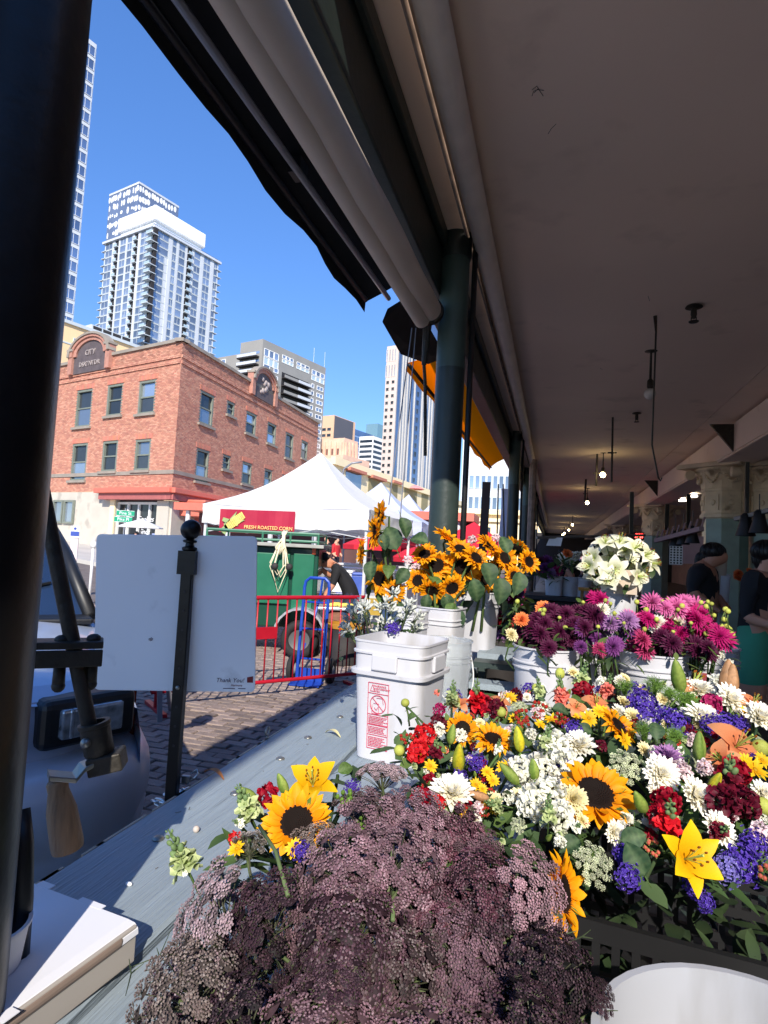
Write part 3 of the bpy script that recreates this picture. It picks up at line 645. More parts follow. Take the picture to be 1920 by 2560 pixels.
p = at_d(953, 1206, 17.5); tent((p.x, p.y, 0), 3.0, 3, 2.2, p.z, 'bluish white market tent just behind the corn tent', m_canvasb, .35, m_gpole)
p = at_d(1022, 1236, 24.0); tent((p.x, p.y, 0), 3.0, 3, 2.3, p.z, 'farther small white tent peak beside the green column', m_canvasb, .35, m_gpole)
p = at_d(1075, 1262, 30.0); tent((p.x, p.y, 0), 3.0, 3, 2.3, p.z, 'farthest white tent half hidden by the green column', m_canvasb, .35, m_gpole)
# corn banner
yb = TC.y-1.5-.06; b0 = at_y(551, 1272, yb); b1 = at_y(738, 1280, yb); zb0 = at_y(556, 1330, yb).z
m_ban = mat('crimson_vinyl', srgb(168, 30, 58), .5, var=.08, vs=4)
t = thing('corn_banner', 'crimson vinyl banner reading FRESH ROASTED CORN with a corn cob', 'banner', ((b0.x+b1.x)/2, yb, (b0.z+zb0)/2))
bw, bh = b1.x-b0.x, b0.z-zb0
mb = MB(); n = 12; g = [V((-bw/2+bw*i/n, .012*math.sin(i*1.3), bh/2-bh*j)) for j in range(2) for i in range(n+1)]; g += [q+V((0, .006, 0)) for q in g]
mb.add(g, [(i, i+1, n+2+i, n+1+i) for i in range(n)]+[(2*n+2+i, 3*n+3+i, 3*n+4+i, 2*n+3+i) for i in range(n)]); mb.build('sheet', m_ban, t, wp=False)
Mb = MX.Translation(V((bw*.17, -.03, -bh*.24))) @ MX.Rotation(R(90), 4, 'X')
text('FRESH ROASTED CORN', bw*.060, 'lettering', mat('gold_letter', srgb(250, 214, 130), .5), t, Mb, .003, wp=False)
mb = MB(); cm = MX.Translation(V((-bw*.27, -.03, 0))) @ MX.Rotation(R(52), 4, 'Y') @ MX.Diagonal((1, .12, 1, 1))
for j in range(11):
    for i in range(7): sph(mb, ((i-3)*.022*(1-.05*abs(j-5)), 0, (j-5)*.033), .016, 6, 4, 0, tuple(x*rr(.8, 1.1) for x in srgb(240, 206, 110)), (1, 1, 1), cm)
mb.build('corn_cob', mat('corn_print', (1, 1, 1), .6, attr=True), t, wp=False)
mb = MB()
for (a0, ln, of) in ((52, .24, -.06), (30, .22, -.11), (75, .2, .05), (110, .16, -.1)):
    lm = MX.Translation(V((-bw*.30+of*.5, -.026, -.03))) @ MX.Rotation(R(a0), 4, 'Y')
    mb.prism([(-.03, -ln), (.03, -ln), (.05, 0), (0, ln), (-.05, 0)], .004, lm @ MX.Rotation(R(90), 4, 'X'))
mb.build('corn_husk', mat('husk_print', srgb(150, 170, 110), .6), t, wp=False)
# ---- green corn roasting trailer
D0 = 8.7; o0 = flat(at_d(650, 1500, D0)); m_gc = mat('green_trailer_paint', srgb(14, 66, 50), .35, var=.15, vs=4, coat=.3)
cart = thing('corn_trailer', 'dark green corn roasting trailer with rail, rope and silver wheel fender', 'trailer', (o0.x, o0.y, STZ), R(15.9))
g_ = STZ; Lc = 1.62
mb = MB(); mb.box((0, .55, .98), (Lc, 1.1, 1.15)); mb.build('body', m_gc, cart, wp=False, bevel=.02)
mb = MB(); mb.box((-.05, -.03, 1.1), (.9, .05, .72)); mb.box((.6, -.02, 1.0), (.3, .03, .95)); mb.build('hatch', mat('green_hatch', srgb(26, 104, 76), .4, var=.1), cart, wp=False, bevel=.01)
mb = MB(); mb.box((0, .5, 1.585), (Lc+.16, 1.35, .05)); mb.build('top_shelf', mat('worn_grey_board', srgb(160, 160, 152), .8, var=.2), cart, wp=False, bevel=.008)
mb = MB(); rz_ = 1.76
for z in (1.65, rz_): mb.tube([(-.8, -.1, z), (.8, -.1, z), (.8, 1.1, z), (-.8, 1.1, z)], .018, 8, closed=True)
for (x, y) in ((-.8, -.1), (.8, -.1), (.8, 1.1), (-.8, 1.1), (0, -.1), (.4, -.1)): mb.tube([(x, y, 1.6), (x, y, rz_)], .016, 8)
mb.build('rail', mat('rail_green', srgb(60, 118, 92), .45), cart, wp=False)
mb = MB(); wx = .62
pr = [(math.cos(q*math.pi/10), math.sin(q*math.pi/10)) for q in range(11)]
poly = [(c*.36, s*.36) for c, s in pr]+[(c*.33, s*.33) for c, s in pr[::-1]]
for q in range(10): mb.prism([poly[q], poly[q+1], poly[20-q], poly[21-q]], .26, MX.Translation(V((wx, -.02, .36))) @ MX.Rotation(R(90), 4, 'X'))
mb.build('fender', mat('galvanised', srgb(196, 200, 206), .35, .6, var=.15, vs=20), cart, wp=False)
tyre = [(.15, -.09), (.24, -.1), (.265, -.06), (.265, .06), (.24, .1), (.15, .09)]
mb = MB(); mb.lathe(tyre, 24, MX.Translation(V((wx, -.12, .27))) @ MX.Rotation(R(90), 4, 'X'), closed=True); wh = mb.build('wheel', mat('rubber', srgb(34, 33, 34), .8, var=.15), cart, True, wp=False)
mb = MB(); mb.lathe([(.03, -.1), (.15, -.06), (.155, .06), (.03, .03)], 20, MX.Translation(V((wx, -.13, .27))) @ MX.Rotation(R(90), 4, 'X')); inst('rim', mb.mesh('rim', mat('dull_rim', srgb(96, 98, 100), .5, .3), 40), wh)
mb = MB(); mb.tube([(-.9, .5, .42), (.9, .5, .42)], .05, 8); mb.tube([(.85, .1, .35), (.85, .1, -.0)], .03, 6); mb.box((-.6, .5, .25), (.1, .1, .5)); mb.build('chassis', m_dark, cart, wp=False)
mb = MB()
for (x, y) in ((.22, -.16), (.42, -.14)): mb.lathe([(.02, 0), (.045, .02), (.05, .07), (.03, .09)], 12, MX.Translation(V((x, y, 1.28))) @ MX.Rotation(R(90), 4, 'X'))
mb.build('work_lamp', m_dark, cart, True, wp=False)
mb = MB(); mb.box((.74, -.035, 1.52), (.05, .03, .09)); mb.build('marker_lamp', mat('amber_lens', srgb(240, 96, 40), .3), cart, wp=False)
mb = MB(); rng = random.Random(2); rx, ry = .30, -.17
for k in range(5): mb.tube([(rx+rng.uniform(-.05, .05), -.08, rz_+.03), (rx+rng.uniform(-.05, .05), ry, 1.75), (rx+rng.uniform(-.1, .1), ry-.02, 1.55), (rx+rng.uniform(-.08, .08), ry, 1.45)], .012, 5)
for k in range(4):
    a = rng.uniform(-.16, -.02); b = rng.uniform(.03, .16); d = rng.uniform(.3, .62)
    mb.tube([(rx+a*.3, ry, 1.6), (rx+a, ry-.02, 1.5-d*.5), (rx+(a+b)/2, ry-.03, 1.5-d), (rx+b, ry-.02, 1.5-d*.5), (rx+b*.3, ry, 1.6)], .009, 5)
mb.build('rope', mat('cream_rope', srgb(222, 212, 180), .8), cart, True, wp=False)
# steel counter board of the trailer and propane drum
p = flat(at_d(838, 1500, 9.0)); t = thing('serving_table', 'small steel topped serving table in front of the bending vendor', 'table', (p.x, p.y, STZ), R(15.9))
mb = MB(); mb.box((0, 0, .70), (.6, .55, .035)); mb.build('table_top', mat('galvanised'), t, wp=False, bevel=.006)
for (x, y) in ((-.26, -.24), (.26, -.24), (.26, .24), (-.26, .24)): mb = MB(); mb.tube([(x, y, 0), (x, y, .685)], .018, 6); mb.build('leg', m_gpole, t, wp=False)
for i, (dx, dy) in enumerate(((-.05, -.05), (.09, .0), (.18, .07), (.02, .1))):
    mb = MB(); mb.lathe([(.004, -.1), (.022, -.06), (.026, .02), (.012, .1)], 10, MX.Translation(V((p.x, p.y, STZ+.74))) @ MX.Rotation(R(15.9), 4, 'Z') @ MX.Translation(V((dx, dy, .0))) @ MX.Rotation(R(90), 4, 'Y')); o = mb.build('corn_ear', mat('corn_yellow', srgb(236, 208, 96), .5, var=.25, vs=90, bump=.6, bs=160), smooth=True)
    tag(o, ['leftmost', 'second', 'rightmost', 'rearmost'][i]+' yellow ear of corn lying on the vendor serving table', 'corn', 'ears of corn on the serving table')
p = flat(at_d(862, 1590, 8.3)); t = thing('trash_drum', 'black plastic drum with a yellow rim behind the red barrier', 'drum', (p.x, p.y, STZ))
mb = MB(); mb.lathe([(.2, 0), (.22, .02), (.23, .3), (.225, .31), (.24, .5)], 24); mb.build('drum_body', m_dark, t, 40, wp=False)
mb = MB(); mb.lathe([(.235, .5), (.255, .5), (.26, .55), (.235, .56)], 24, closed=True); mb.build('rim', mat('yellow_plastic', srgb(176, 124, 40), .5), t, 40, wp=False)
p = flat(at_d(850, 1540, 8.9)); mb = MB(); mb.lathe([(.02, 0), (.16, .0), (.21, .12), (.22, .3), (.15, .36), (.02, .38)], 14, MX.Translation(V((p.x, p.y, .14)))); sph(mb, (p.x, p.y, .14), .2, 10, 6, 0, None, (1, 1, 1.1)); o = mb.build('corn_sack', mat('brown_sack', srgb(120, 80, 60), .85, var=.3, vs=9, bump=.7, bs=18), smooth=True); tag(o, 'brown paper sack of corn sitting behind the barrier', 'sack')
mb = MB(); mb.box((p.x, p.y+.02, -.02), (.4, .4, .26)); o = mb.build('crate', mat('dark_crate', srgb(60, 48, 46), .8)); tag(o, 'dark crate under the brown corn sack', 'crate')
for i, (px_, py_, s_, lab) in enumerate(((848, 1440, .34, 'leftmost white cooler box stacked behind the vendor'), (880, 1452, .42, 'blue and white cooler box behind the vendor back'))):
    p = at_d(px_, py_, 10.6); mb = MB(); mb.box((p.x, p.y, p.z-.1), (.5, .4, s_), R(10)); mb.box((p.x, p.y, p.z-.1+s_/2+.02), (.54, .44, .05), R(10)); o = mb.build('cooler_box', mat('cooler_white', srgb(224, 226, 232), .4) if i == 0 else mat('cooler_blue', srgb(70, 96, 180), .4), bevel=.02); tag(o, lab, 'cooler')
p = flat(at_d(872, 1470, 10.6)); t = thing('folding_table', 'folding table under a pale cloth holding the coolers', 'table', (p.x, p.y, STZ), R(12))
mb = MB(); mb.box((0, 0, .78), (1.6, .7, .04)); mb.build('table_top', m_pole, t, wp=False)
mb = MB(); mb.box((.35, -.36, .62), (.5, .01, .28)); mb.build('cloth', mat('yellow_cloth', srgb(190, 160, 70), .8, trans=.2), t, wp=False)
# white stall counters and shop front far under the tents
for i, (px_, dd, wd, lab) in enumerate(((850, 13.5, 2.6, 'long white stall counter behind the corn tent'), (960, 17, 2.4, 'white stall counter under the bluish tent'))):
    p = flat(at_d(px_, 1420, dd)); t = thing('stall_counter', lab, 'counter', (p.x, p.y, STZ), R(6)); mb = MB(); mb.box((0, 0, .55), (wd, .6, 1.1)); mb.build('panel', m_canvas, t, wp=False); mb = MB(); mb.box((0, 0, 1.12), (wd+.1, .7, .05)); mb.build('top', m_pole, t, wp=False)
p = flat(at_d(800, 1380, 24)); t = thing('red_shop_front', 'dark shop front with coral awning and white posts behind the corn tent', 'shop', (p.x, p.y, 0), R(2))
mb = MB(); mb.box((0, 1.0, 1.4), (12, .2, 3)); mb.build('wall', mat('shop_dark', srgb(92, 60, 58), .7, var=.3, vs=1.2), t, wp=False)
mb = MB(); mb.box((0, .2, 2.75), (12.2, 2.2, .3)); mb.build('awning', m_coral, t, wp=False)
for q in range(7): mb = MB(); mb.tube([(-5.6+q*1.85, -.6, 0), (-5.6+q*1.85, -.6, 2.6)], .10, 8); mb.build('post', m_pole, t, wp=False)
m_redc = mat('red_canvas', srgb(226, 44, 62), .7, var=.08, trans=.25)
for i, (px_, py_, dd, s_, lab) in enumerate(((930, 1362, 16, .8, 'red parasol left of the tall sunflowers'), (1012, 1368, 17, .75, 'red parasol seen between the sunflower stems'), (1040, 1392, 15, .6, 'low red parasol just left of the green column'))):
    p = at_d(px_, py_, dd); t = thing('red_parasol', lab, 'parasol', (p.x, p.y, STZ)); h = p.z-STZ
    mb = MB(); mb.lathe([(.02, h+.25), (s_*.5, h+.16), (s_, h-.02), (s_*.99, h-.14), (s_*.97, h-.14), (s_*.97, h-.03), (.02, h+.2)], 10); mb.build('canopy', m_redc, t, wp=False)
    mb = MB(); mb.tube([(0, 0, 0), (0, 0, h+.3)], .025, 6); mb.build('pole', m_gpole, t, wp=False)
p = at_d(1185, 1312, 21); t = thing('red_canopy', 'red pop-up canopy with white lettering right of the green column', 'canopy', (p.x, p.y, STZ), R(4)); h = p.z-STZ
mb = MB()
for q in range(4):
    c = [(-1.3, -1.3), (1.3, -1.3), (1.3, 1.3), (-1.3, 1.3)]; a, b = c[q], c[(q+1) % 4]; mb.add([(*a, h-.75), (*b, h-.75), (0, 0, h+.1)], [(0, 1, 2)]); mb.quad((*a, h-.75), (*b, h-.75), (*b, h-1.05), (*a, h-1.05))
mb.build('canopy', m_redc, t, wp=False); text('IOCO', .3, 'lettering', m_let, t, MX.Translation(V((0, -1.32, h-.9))) @ MX.Rotation(R(90), 4, 'X'), .004, wp=False)
for c in ((-1.25, -1.25), (1.25, -1.25), (1.25, 1.25), (-1.25, 1.25)): mb = MB(); mb.tube([(*c, 0), (*c, h-.75)], .025, 6); mb.build('leg', m_gpole, t, wp=False)
# ---- street lamp arm over the tents
p = at_d(848, 1215, 34); mb = MB(); mb.tube([(p.x, p.y, STZ), (p.x, p.y, p.z), at_d(860, 1172, 34), at_d(880, 1158, 34), at_d(905, 1155, 34)], .06, 6); o = mb.build('street_lamp', m_gpole, smooth=True); tag(o, 'thin curved street lamp rising above the white tent', 'lamp')
# ---- street name signs, umbrella, notices by the brick building
p = at_d(312, 1290, 24); t = thing('street_sign', 'green street name signs on a pole before the shop window', 'sign', (p.x, p.y, 0), R(20))
gz2 = stz(p.x, p.y); sw_ = 44/1510*24
mb = MB(); mb.tube([(0, .03, gz2), (0, .03, p.z+.3)], .03, 8); mb.build('pole', m_gpole, t, wp=False)
m_sg = mat('sign_green', srgb(16, 150, 110), .4)
for (dz, s_, off) in ((.11, 'Pine St', .02), (-.14, 'Pike Pl', -.05)):
    mb = MB(); mb.box((off, 0, p.z+dz), (sw_, .02, .22)); so_ = mb.build('sign_plate', m_sg, t, wp=False, bevel=.008)
    mb = MB()
    for (x, z, a, b) in ((0, .1, sw_-.02, .012), (0, -.1, sw_-.02, .012)): mb.box((off+x, -.012, p.z+dz+z), (a, .004, b))
    inst('border', mb.mesh('border', m_let), so_)
    text(s_, .17, 'lettering', m_let, t, MX.Translation(V((off, -.014, p.z+dz))) @ MX.Rotation(R(90), 4, 'X'), .003, wp=False)
def parasol(px_, py_, dd, rad, lab, m):
    p = at_d(px_, py_, dd); g0 = stz(p.x, p.y); t = thing('cafe_parasol', lab, 'parasol', (p.x, p.y, g0)); h = p.z-g0
    mb = MB(); mb.lathe([(.02, h), (.12, h-.02), (.14, h-.05), (rad*.5, h-.12), (rad, h-.26), (rad, h-.29), (rad*.5, h-.16), (.02, h-.08)], 8); mb.build('canopy', m, t, wp=False)
    mb = MB(); mb.tube([(0, 0, 0), (0, 0, h-.05)], .025, 6); mb.build('pole', m_gpole, t, wp=False)
parasol(353, 1297, 19, .68, 'small white cafe parasol above the white sign board', m_canvas)
p = at_d(188, 1332, 13); g0 = stz(p.x, p.y); t = thing('notice_stand', 'narrow stand with a blue and white notice near the concrete wall', 'sign', (p.x, p.y, g0), R(30))
mb = MB(); mb.box((0, .02, (p.z-g0)/2), (.14, .04, p.z-g0)); mb.build('stand', mat('pinkish_board', srgb(226, 208, 208), .7), t, wp=False)
mb = MB(); mb.box((0, -.01, p.z-g0+.02), (.17, .02, .25)); no = mb.build('notice', m_let, t, wp=False)
mb = MB(); mb.box((0, -.022, p.z-g0-.02), (.165, .004, .1)); mb.lathe([(.0, 0), (.03, 0), (.03, .003), (0, .003)], 10, MX.Translation(V((0, -.021, p.z-g0+.09))) @ MX.Rotation(R(90), 4, 'X')); inst('blue_print', mb.mesh('blue_print', mat('sign_blue', srgb(50, 76, 160), .5)), no)
p = at_d(234, 1362, 12.5); mb = MB(); sph(mb, (p.x, p.y, p.z), .07, 10, 6, 0, None, (1, .8, 1.2)); mb.tube([(p.x, p.y, p.z+.05), (p.x+.01, p.y, p.z+.14)], [.03, .012], 6); g0 = stz(p.x, p.y)
mb.tube([(p.x, p.y, g0), (p.x, p.y, p.z)], .03, 6); o = mb.build('bagged_bollard', m_canvas, smooth=True); tag(o, 'short post topped with a white plastic bag on the pavement', 'post')
# ---- red crowd barrier
m_redp = mat('red_metal', srgb(178, 24, 44), .4, .1, var=.12, vs=9)
pa, pb = flat(at_d(380, 1700, 5.55)), flat(at_d(905, 1690, 6.9)); dv = (pb-pa); Lb = dv.length
t = thing('crowd_barrier', 'red steel crowd barrier standing on the brick street before the corn trailer', 'barrier', (pa.x, pa.y, STZ), math.atan2(dv.y, dv.x))
mb = MB(); mb.tube([(0, 0, 1.04), (Lb, 0, 1.04)], .022, 10); mb.build('top_rail', m_redp, t, 40, wp=False)
mb = MB(); mb.tube([(0, 0, .18), (Lb, 0, .18)], .02, 10); mb.build('bottom_rail', m_redp, t, 40, wp=False)
nb = int(Lb/.108)
bme = MB(); bme.tube([(0, 0, .18), (0, 0, 1.04)], .009, 6); bme = bme.mesh('upright_bar', m_redp, True)
for k in range(nb+1): inst('upright_bar', bme, t, MX.Translation(V((k*Lb/nb, 0, 0))))
fr_x = Lb*.47
mb = MB(); mb.box((fr_x, -.012, .68), (.26, .012, .12)); mb.build('name_plate', m_redp, t, wp=False)
for x in (.05, Lb-.05): mb = MB(); mb.tube([(x, 0, .2), (x, 0, .04)], .02, 8); mb.bar((x, -.28, .03), (x, .28, .03), .05, .03); mb.build('foot', m_redp, t, wp=False)
p = flat(at_d(415, 1780, 5.4)); t = thing('folding_stand', 'grey folding stand half hidden behind the white sign board', 'stand', (p.x, p.y, STZ), R(20))
for s_ in (-1, 1): mb = MB(); mb.bar((.0, s_*.18, 0), (-.1, s_*.02, .75), .04, .025); mb.build('leg', m_gpole, t, wp=False)
mb = MB(); mb.box((-.12, 0, .72), (.25, .3, .04)); mb.build('seat', m_gpole, t, wp=False)
# ---- blue hand truck
m_blue = mat('blue_metal', srgb(30, 70, 170), .35, .1, var=.1, vs=8)
p = flat(at_d(772, 1690, 6.95)); t = thing('hand_truck', 'blue tubular hand truck with black pneumatic wheels behind the barrier', 'hand truck', (p.x, p.y, STZ), R(8))
lean = .12
def hp(x, z): return (x, .05+lean*(z), z)
mb = MB()
for x in (-.16, .14): mb.tube([hp(x, .1), hp(x, 1.12)], .019, 8)
mb.tube([hp(-.16, 1.1), hp(-.15, 1.17), hp(-.10, 1.215), hp(.08, 1.215), hp(.13, 1.17), hp(.14, 1.1)], .019, 8); mb.build('frame', m_blue, t, 40, wp=False)
for z in (.28, .62, .93): mb = MB(); mb.tube([hp(-.16, z), hp(.14, z)], .012, 6); mb.build('cross_bar', m_blue, t, wp=False)
mb = MB(); mb.tube([hp(.05, 1.2), (.03, .2, 1.0), (-.0, .24, .9), (-.02, .19, .75)], .014, 6); mb.build('loop_handle', m_blue, t, wp=False)
mb = MB(); mb.box((-.01, -.08, .03), (.36, .24, .012)); mb.box((-.01, .05, .1), (.32, .012, .16)); mb.build('toe_plate', m_blue, t, wp=False)
mb = MB(); mb.tube([(-.26, .14, .145), (.26, .14, .145)], .012, 6); mb.bar((-.16, .13, .2), (-.1, .14, .45), .02); mb.bar((.14, .13, .2), (.14, .14, .45), .02); mb.build('axle', m_blue, t, wp=False)
for x in (-.24, .22):
    Mw = MX.Translation(V((x, .14, .148))) @ MX.Rotation(R(90), 4, 'Y') @ MX.Rotation(0, 4, 'X')
    mb = MB(); mb.lathe([(.075, -.035), (.125, -.04), (.148, -.02), (.148, .02), (.125, .04), (.075, .035)], 24, Mw, closed=True); wh = mb.build('wheel', mat('rubber'), t, 40, wp=False)
    mb = MB(); mb.lathe([(.02, -.05), (.075, -.025), (.078, .025), (.02, .05)], 16, Mw); inst('rim', mb.mesh('rim', m_pole, 40), wh)
# ---- parked car facing the counter
CAR = R(48); pr_ = flat(at_d(336, 1960, 2.32)); rot = MX.Rotation(CAR, 4, 'Z'); cl = rot @ V((.86, .24, 0)); co = pr_-cl
car = thing('parked_car', 'silver blue parked car facing the counter with black grille and dark windscreen', 'car', (co.x, co.y, STZ), CAR)
m_body = mat('car_paint', srgb(184, 196, 218), .25, .25, var=.04, coat=.6)
m_bump = mat('bumper_grey', srgb(196, 204, 218), .32, .15, var=.06, coat=.15)
m_blk = mat('black_plastic', srgb(26, 27, 30), .45, var=.15, vs=12)
m_wind = mat('windscreen_glass', (.02, .04, .09), .04, .25, var=.1, coat=.6)
def plan(o=0., n=9):
    pts = []; W_ = .86
    base = [(-W_, 1.6), (-W_, .75), (-W_+.02, .42), (-W_+.10, .20), (-W_+.28, .07), (-.32, .0), (0, -.02), (.32, .0), (W_-.28, .07), (W_-.10, .20), (W_-.02, .42), (W_, .75), (W_, 1.6)]
    for i, (x, y) in enumerate(base):
        a = base[max(0, i-1)]; b = base[min(len(base)-1, i+1)]; t_ = V((b[0]-a[0], b[1]-a[1])).normalized(); pts.append((x+t_.y*o, y-t_.x*o))
    return pts
def sweep(prof, m, name, par=car, smooth=35, i0=0, i1=13, wp=False):
    mb = MB(); g = []
    for (o, z) in prof: g += [(x, y, z) for (x, y) in plan(o)[i0:i1]]
    n = i1-i0; mb.add(g, [(j*n+i, j*n+i+1, (j+1)*n+i+1, (j+1)*n+i) for j in range(len(prof)-1) for i in range(n-1)])
    return mb.build(name, m, par, smooth, wp=wp)
sweep([(-.10, .25), (-.02, .27), (.055, .35), (.09, .46), (.102, .55), (.098, .565), (.106, .58), (.112, .66), (.10, .74), (.072, .79), (.03, .82), (-.06, .835), (-.12, .837)], m_bump, 'bumper', smooth=60)
sweep([(-.06, .80), (-.05, .86), (-.05, .97), (-.06, 1.03), (-.12, 1.07)], m_body, 'front_fascia')
sweep([(-.10, .22), (-.16, .24), (-.16, .10)], m_blk, 'air_dam')
mb = MB()
for z in (.875, .91, .945, .98, 1.01): mb.box((-.05, -.0, z), (.88, .06, .016))
mb.box((-.05, .045, .94), (.92, .05, .19)); mb.build('grille', m_blk, car, wp=False, bevel=.004)
m_lens = mat('headlight_lens', (.40, .43, .47), .08, .5, var=.5, vs=30, coat=1)
for s_ in (-1, 1):
    mb = MB(); mb.box((s_*.655, .165, .955), (.34, .12, .17), s_*R(20)); ho = mb.build('headlight', m_blk, car, wp=False, bevel=.03, seg=3)
    mb = MB(); mb.box((s_*.67, .115, .958), (.22, .06, .10), s_*R(20)); mb.box((s_*.60, .085, .958), (.02, .06, .10), s_*R(20)); lo = inst('lens', mb.mesh('lens', m_lens), ho); b_ = lo.modifiers.new('b', 'BEVEL'); b_.width = .02; b_.segments = 3
    mb = MB(); mb.box((s_*.848, .40, .90), (.025, .09, .24), s_*R(14)); mb.build('turn_signal', mat('red_amber_lens', srgb(120, 36, 22), .25, coat=.5), car, wp=False, bevel=.012)
    mb = MB(); mb.box((s_*.845, .48, .60), (.03, .14, .05), s_*R(8)); mb.build('side_marker', mat('red_amber_lens'), car, wp=False)
# bonnet
mb = MB(); nx, ny = 12, 8; g = []
for j in range(ny+1):
    for i in range(nx+1):
        s_ = i/nx*2-1; y = .06+j/ny*1.16+.12*abs(s_)**3*(1-j/ny); x = s_*(.77+.03*j/ny); z = 1.06+.13*(j/ny)**.8-.055*abs(s_)**4-.02*(1-abs(s_))*0; g.append((x, y, z-(.03 if j == 0 else 0)))
mb.add(g, [(j*(nx+1)+i, j*(nx+1)+i+1, (j+1)*(nx+1)+i+1, (j+1)*(nx+1)+i) for j in range(ny) for i in range(nx)]); mb.build('bonnet', m_body, car, 40, wp=False)
for s_ in (-1, 1):
    mb = MB(); g = []
    for (y, z, x) in ((.22, 1.0, .74), (.5, 1.06, .79), (.9, 1.12, .8), (1.3, 1.17, .81), (4.2, 1.2, .81)): g += [(s_*x, y, z+.005), (s_*.845, y, z-.05), (s_*.865, y, z-.15), (s_*.87, y, .75), (s_*.86, y, .35)]
    mb.add(g, [(j*5+i, j*5+i+1, (j+1)*5+i+1, (j+1)*5+i) for j in range(4) for i in range(4)]); mb.build('fender', m_body, car, 40, wp=False)
mb = MB(); mb.box((0, 2.7, .75), (1.66, 3.1, .8)); mb.build('lower_body', m_body, car, wp=False, bevel=.05)
mb = MB(); mb.box((0, 1.24, 1.165), (1.56, .24, .03)); mb.build('cowl', m_blk, car, wp=False, bevel=.01)
roofz = 1.74
cab = [(-.77, 1.30, 1.18), (.77, 1.30, 1.18), (.54, 2.12, roofz), (-.54, 2.12, roofz)]
mb = MB(); mb.quad(*cab); mb.build('windscreen', m_wind, car, wp=False)
mb = MB(); mb.add([(-.54, 2.12, roofz), (.54, 2.12, roofz), (.56, 4.0, roofz), (-.56, 4.0, roofz), (-.70, 4.4, 1.2), (.70, 4.4, 1.2)], [(0, 1, 2, 3), (3, 2, 5, 4)]); mb.build('roof', m_body, car, wp=False)
for s_ in (-1, 1):
    mb = MB(); mb.tube([(s_*.785, 1.27, 1.17), (s_*.68, 1.7, 1.48), (s_*.55, 2.12, roofz), (s_*.56, 4.0, roofz)], .035, 6); mb.build('pillar', m_blk, car, True, wp=False)
    mb = MB(); mb.add([(s_*.80, 1.35, 1.18), (s_*.55, 2.12, roofz-.02), (s_*.57, 4.0, roofz-.02), (s_*.8, 4.3, 1.18)], [(0, 1, 2, 3)]); mb.build('side_window', m_wind, car, wp=False)
    mb = MB(); sph(mb, (s_*.985, 1.52, 1.30), .11, 12, 8, 0, None, (.85, .6, .95)); mb.bar((s_*.84, 1.5, 1.2), (s_*.95, 1.52, 1.24), .05); mb.build('mirror', m_blk, car, True, wp=False)
    Mw = MX.Translation(V((s_*.76, .98, .33))) @ MX.Rotation(R(90), 4, 'Y')
    mb = MB(); mb.lathe([(.2, -.1), (.3, -.11), (.33, -.07), (.33, .07), (.3, .11), (.2, .1)], 28, Mw, closed=True); wh = mb.build('wheel', mat('rubber'), car, 40, wp=False)
    mb = MB(); mb.lathe([(.03, -.1), (.2, -.06), (.21, .06), (.03, .1)], 20, Mw); inst('rim', mb.mesh('rim', mat('galvanised'), 40), wh)
mb = MB(); mb.bar((-.5, 1.33, 1.20), (.1, 1.62, 1.42), .02, .012); mb.bar((.05, 1.33, 1.20), (.6, 1.5, 1.33), .02, .012); mb.build('wiper', m_blk, car, wp=False)
# ================================================================ MARKET STRUCTURE AND FITTINGS
m_black = mat('black_gloss_paint', srgb(13, 14, 16), .36, var=.25, vs=14, bump=.12, bs=30, spec=.35)
m_iron = mat('worn_iron', srgb(58, 54, 48), .55, .4, var=.3, vs=22, bump=.3, bs=70, stain=(srgb(92, 84, 72), 18, .62))
m_steel = mat('bare_steel', srgb(150, 148, 142), .38, .8, var=.2, vs=30)
d = ray(127, 1200); azr = math.atan2(-d.x, d.y); rp = .085; dist = .90
azc = azr+math.asin(rp/dist); PC = V((-math.sin(azc)*dist, math.cos(azc)*dist, 0))
t = thing('black_post', 'glossy black steel post filling the left edge of the view', 'post', PC)
mb = MB(); mb.lathe([(rp, -.2), (rp, 3.3)], 40); mb.build('shaft', m_black, t, 40, wp=False)
mb = MB(); mb.lathe([(rp*1.5, 3.24), (rp*1.5, 3.3), (rp*1.02, 3.3), (rp*1.02, 3.24)], 32, closed=True); mb.build('collar', m_black, t, wp=False)
q = at_d(68, 2100, .84); mb = MB(); mb.tube([(q.x, q.y, .82), (q.x-.002, q.y, .95), (q.x-.012, q.y+.003, 1.02), (q.x-.03, q.y+.01, 1.06)], .016, 12); o = mb.build('black_hose', m_blk, smooth=True); tag(o, 'black rubber hose standing against the black post', 'hose')
# crank of the awning
CD = 1.02; c3 = lambda x, y, k=0.: at_d(x, y, CD+k)
t = thing('awning_crank', 'old iron awning crank with a wooden grip hanging beside the black post', 'crank', c3(220, 1850))
def cpart(mb, name, m, smooth=False, bevel=0.): return mb.build(name, m, t, smooth, bevel)
rodd = (c3(222, 1815)-c3(118, 1290)).normalized()
mb = MB(); mb.tube([c3(228, 1838), c3(118, 1290), c3(118, 1290)-rodd*1.4], .0125, 14); cpart(mb, 'rod', m_iron, 40)
pa, pb = c3(60, 1622, -.03), c3(258, 1614, .02); ax = (pb-pa).normalized(); zz = V((0, 0, 1)); yy = zz.cross(ax)
mb = MB(); mb.box((0, 0, 0), ((pb-pa).length, .05, .012), 0, MX.Translation((pa+pb)/2+V((0, 0, .006))) @ frame(zz, ax)); mb.box((0, -.02, -.016), ((pb-pa).length, .008, .028), 0, MX.Translation((pa+pb)/2) @ frame(zz, ax)); cpart(mb, 'bracket_plate', m_iron, False, .002)
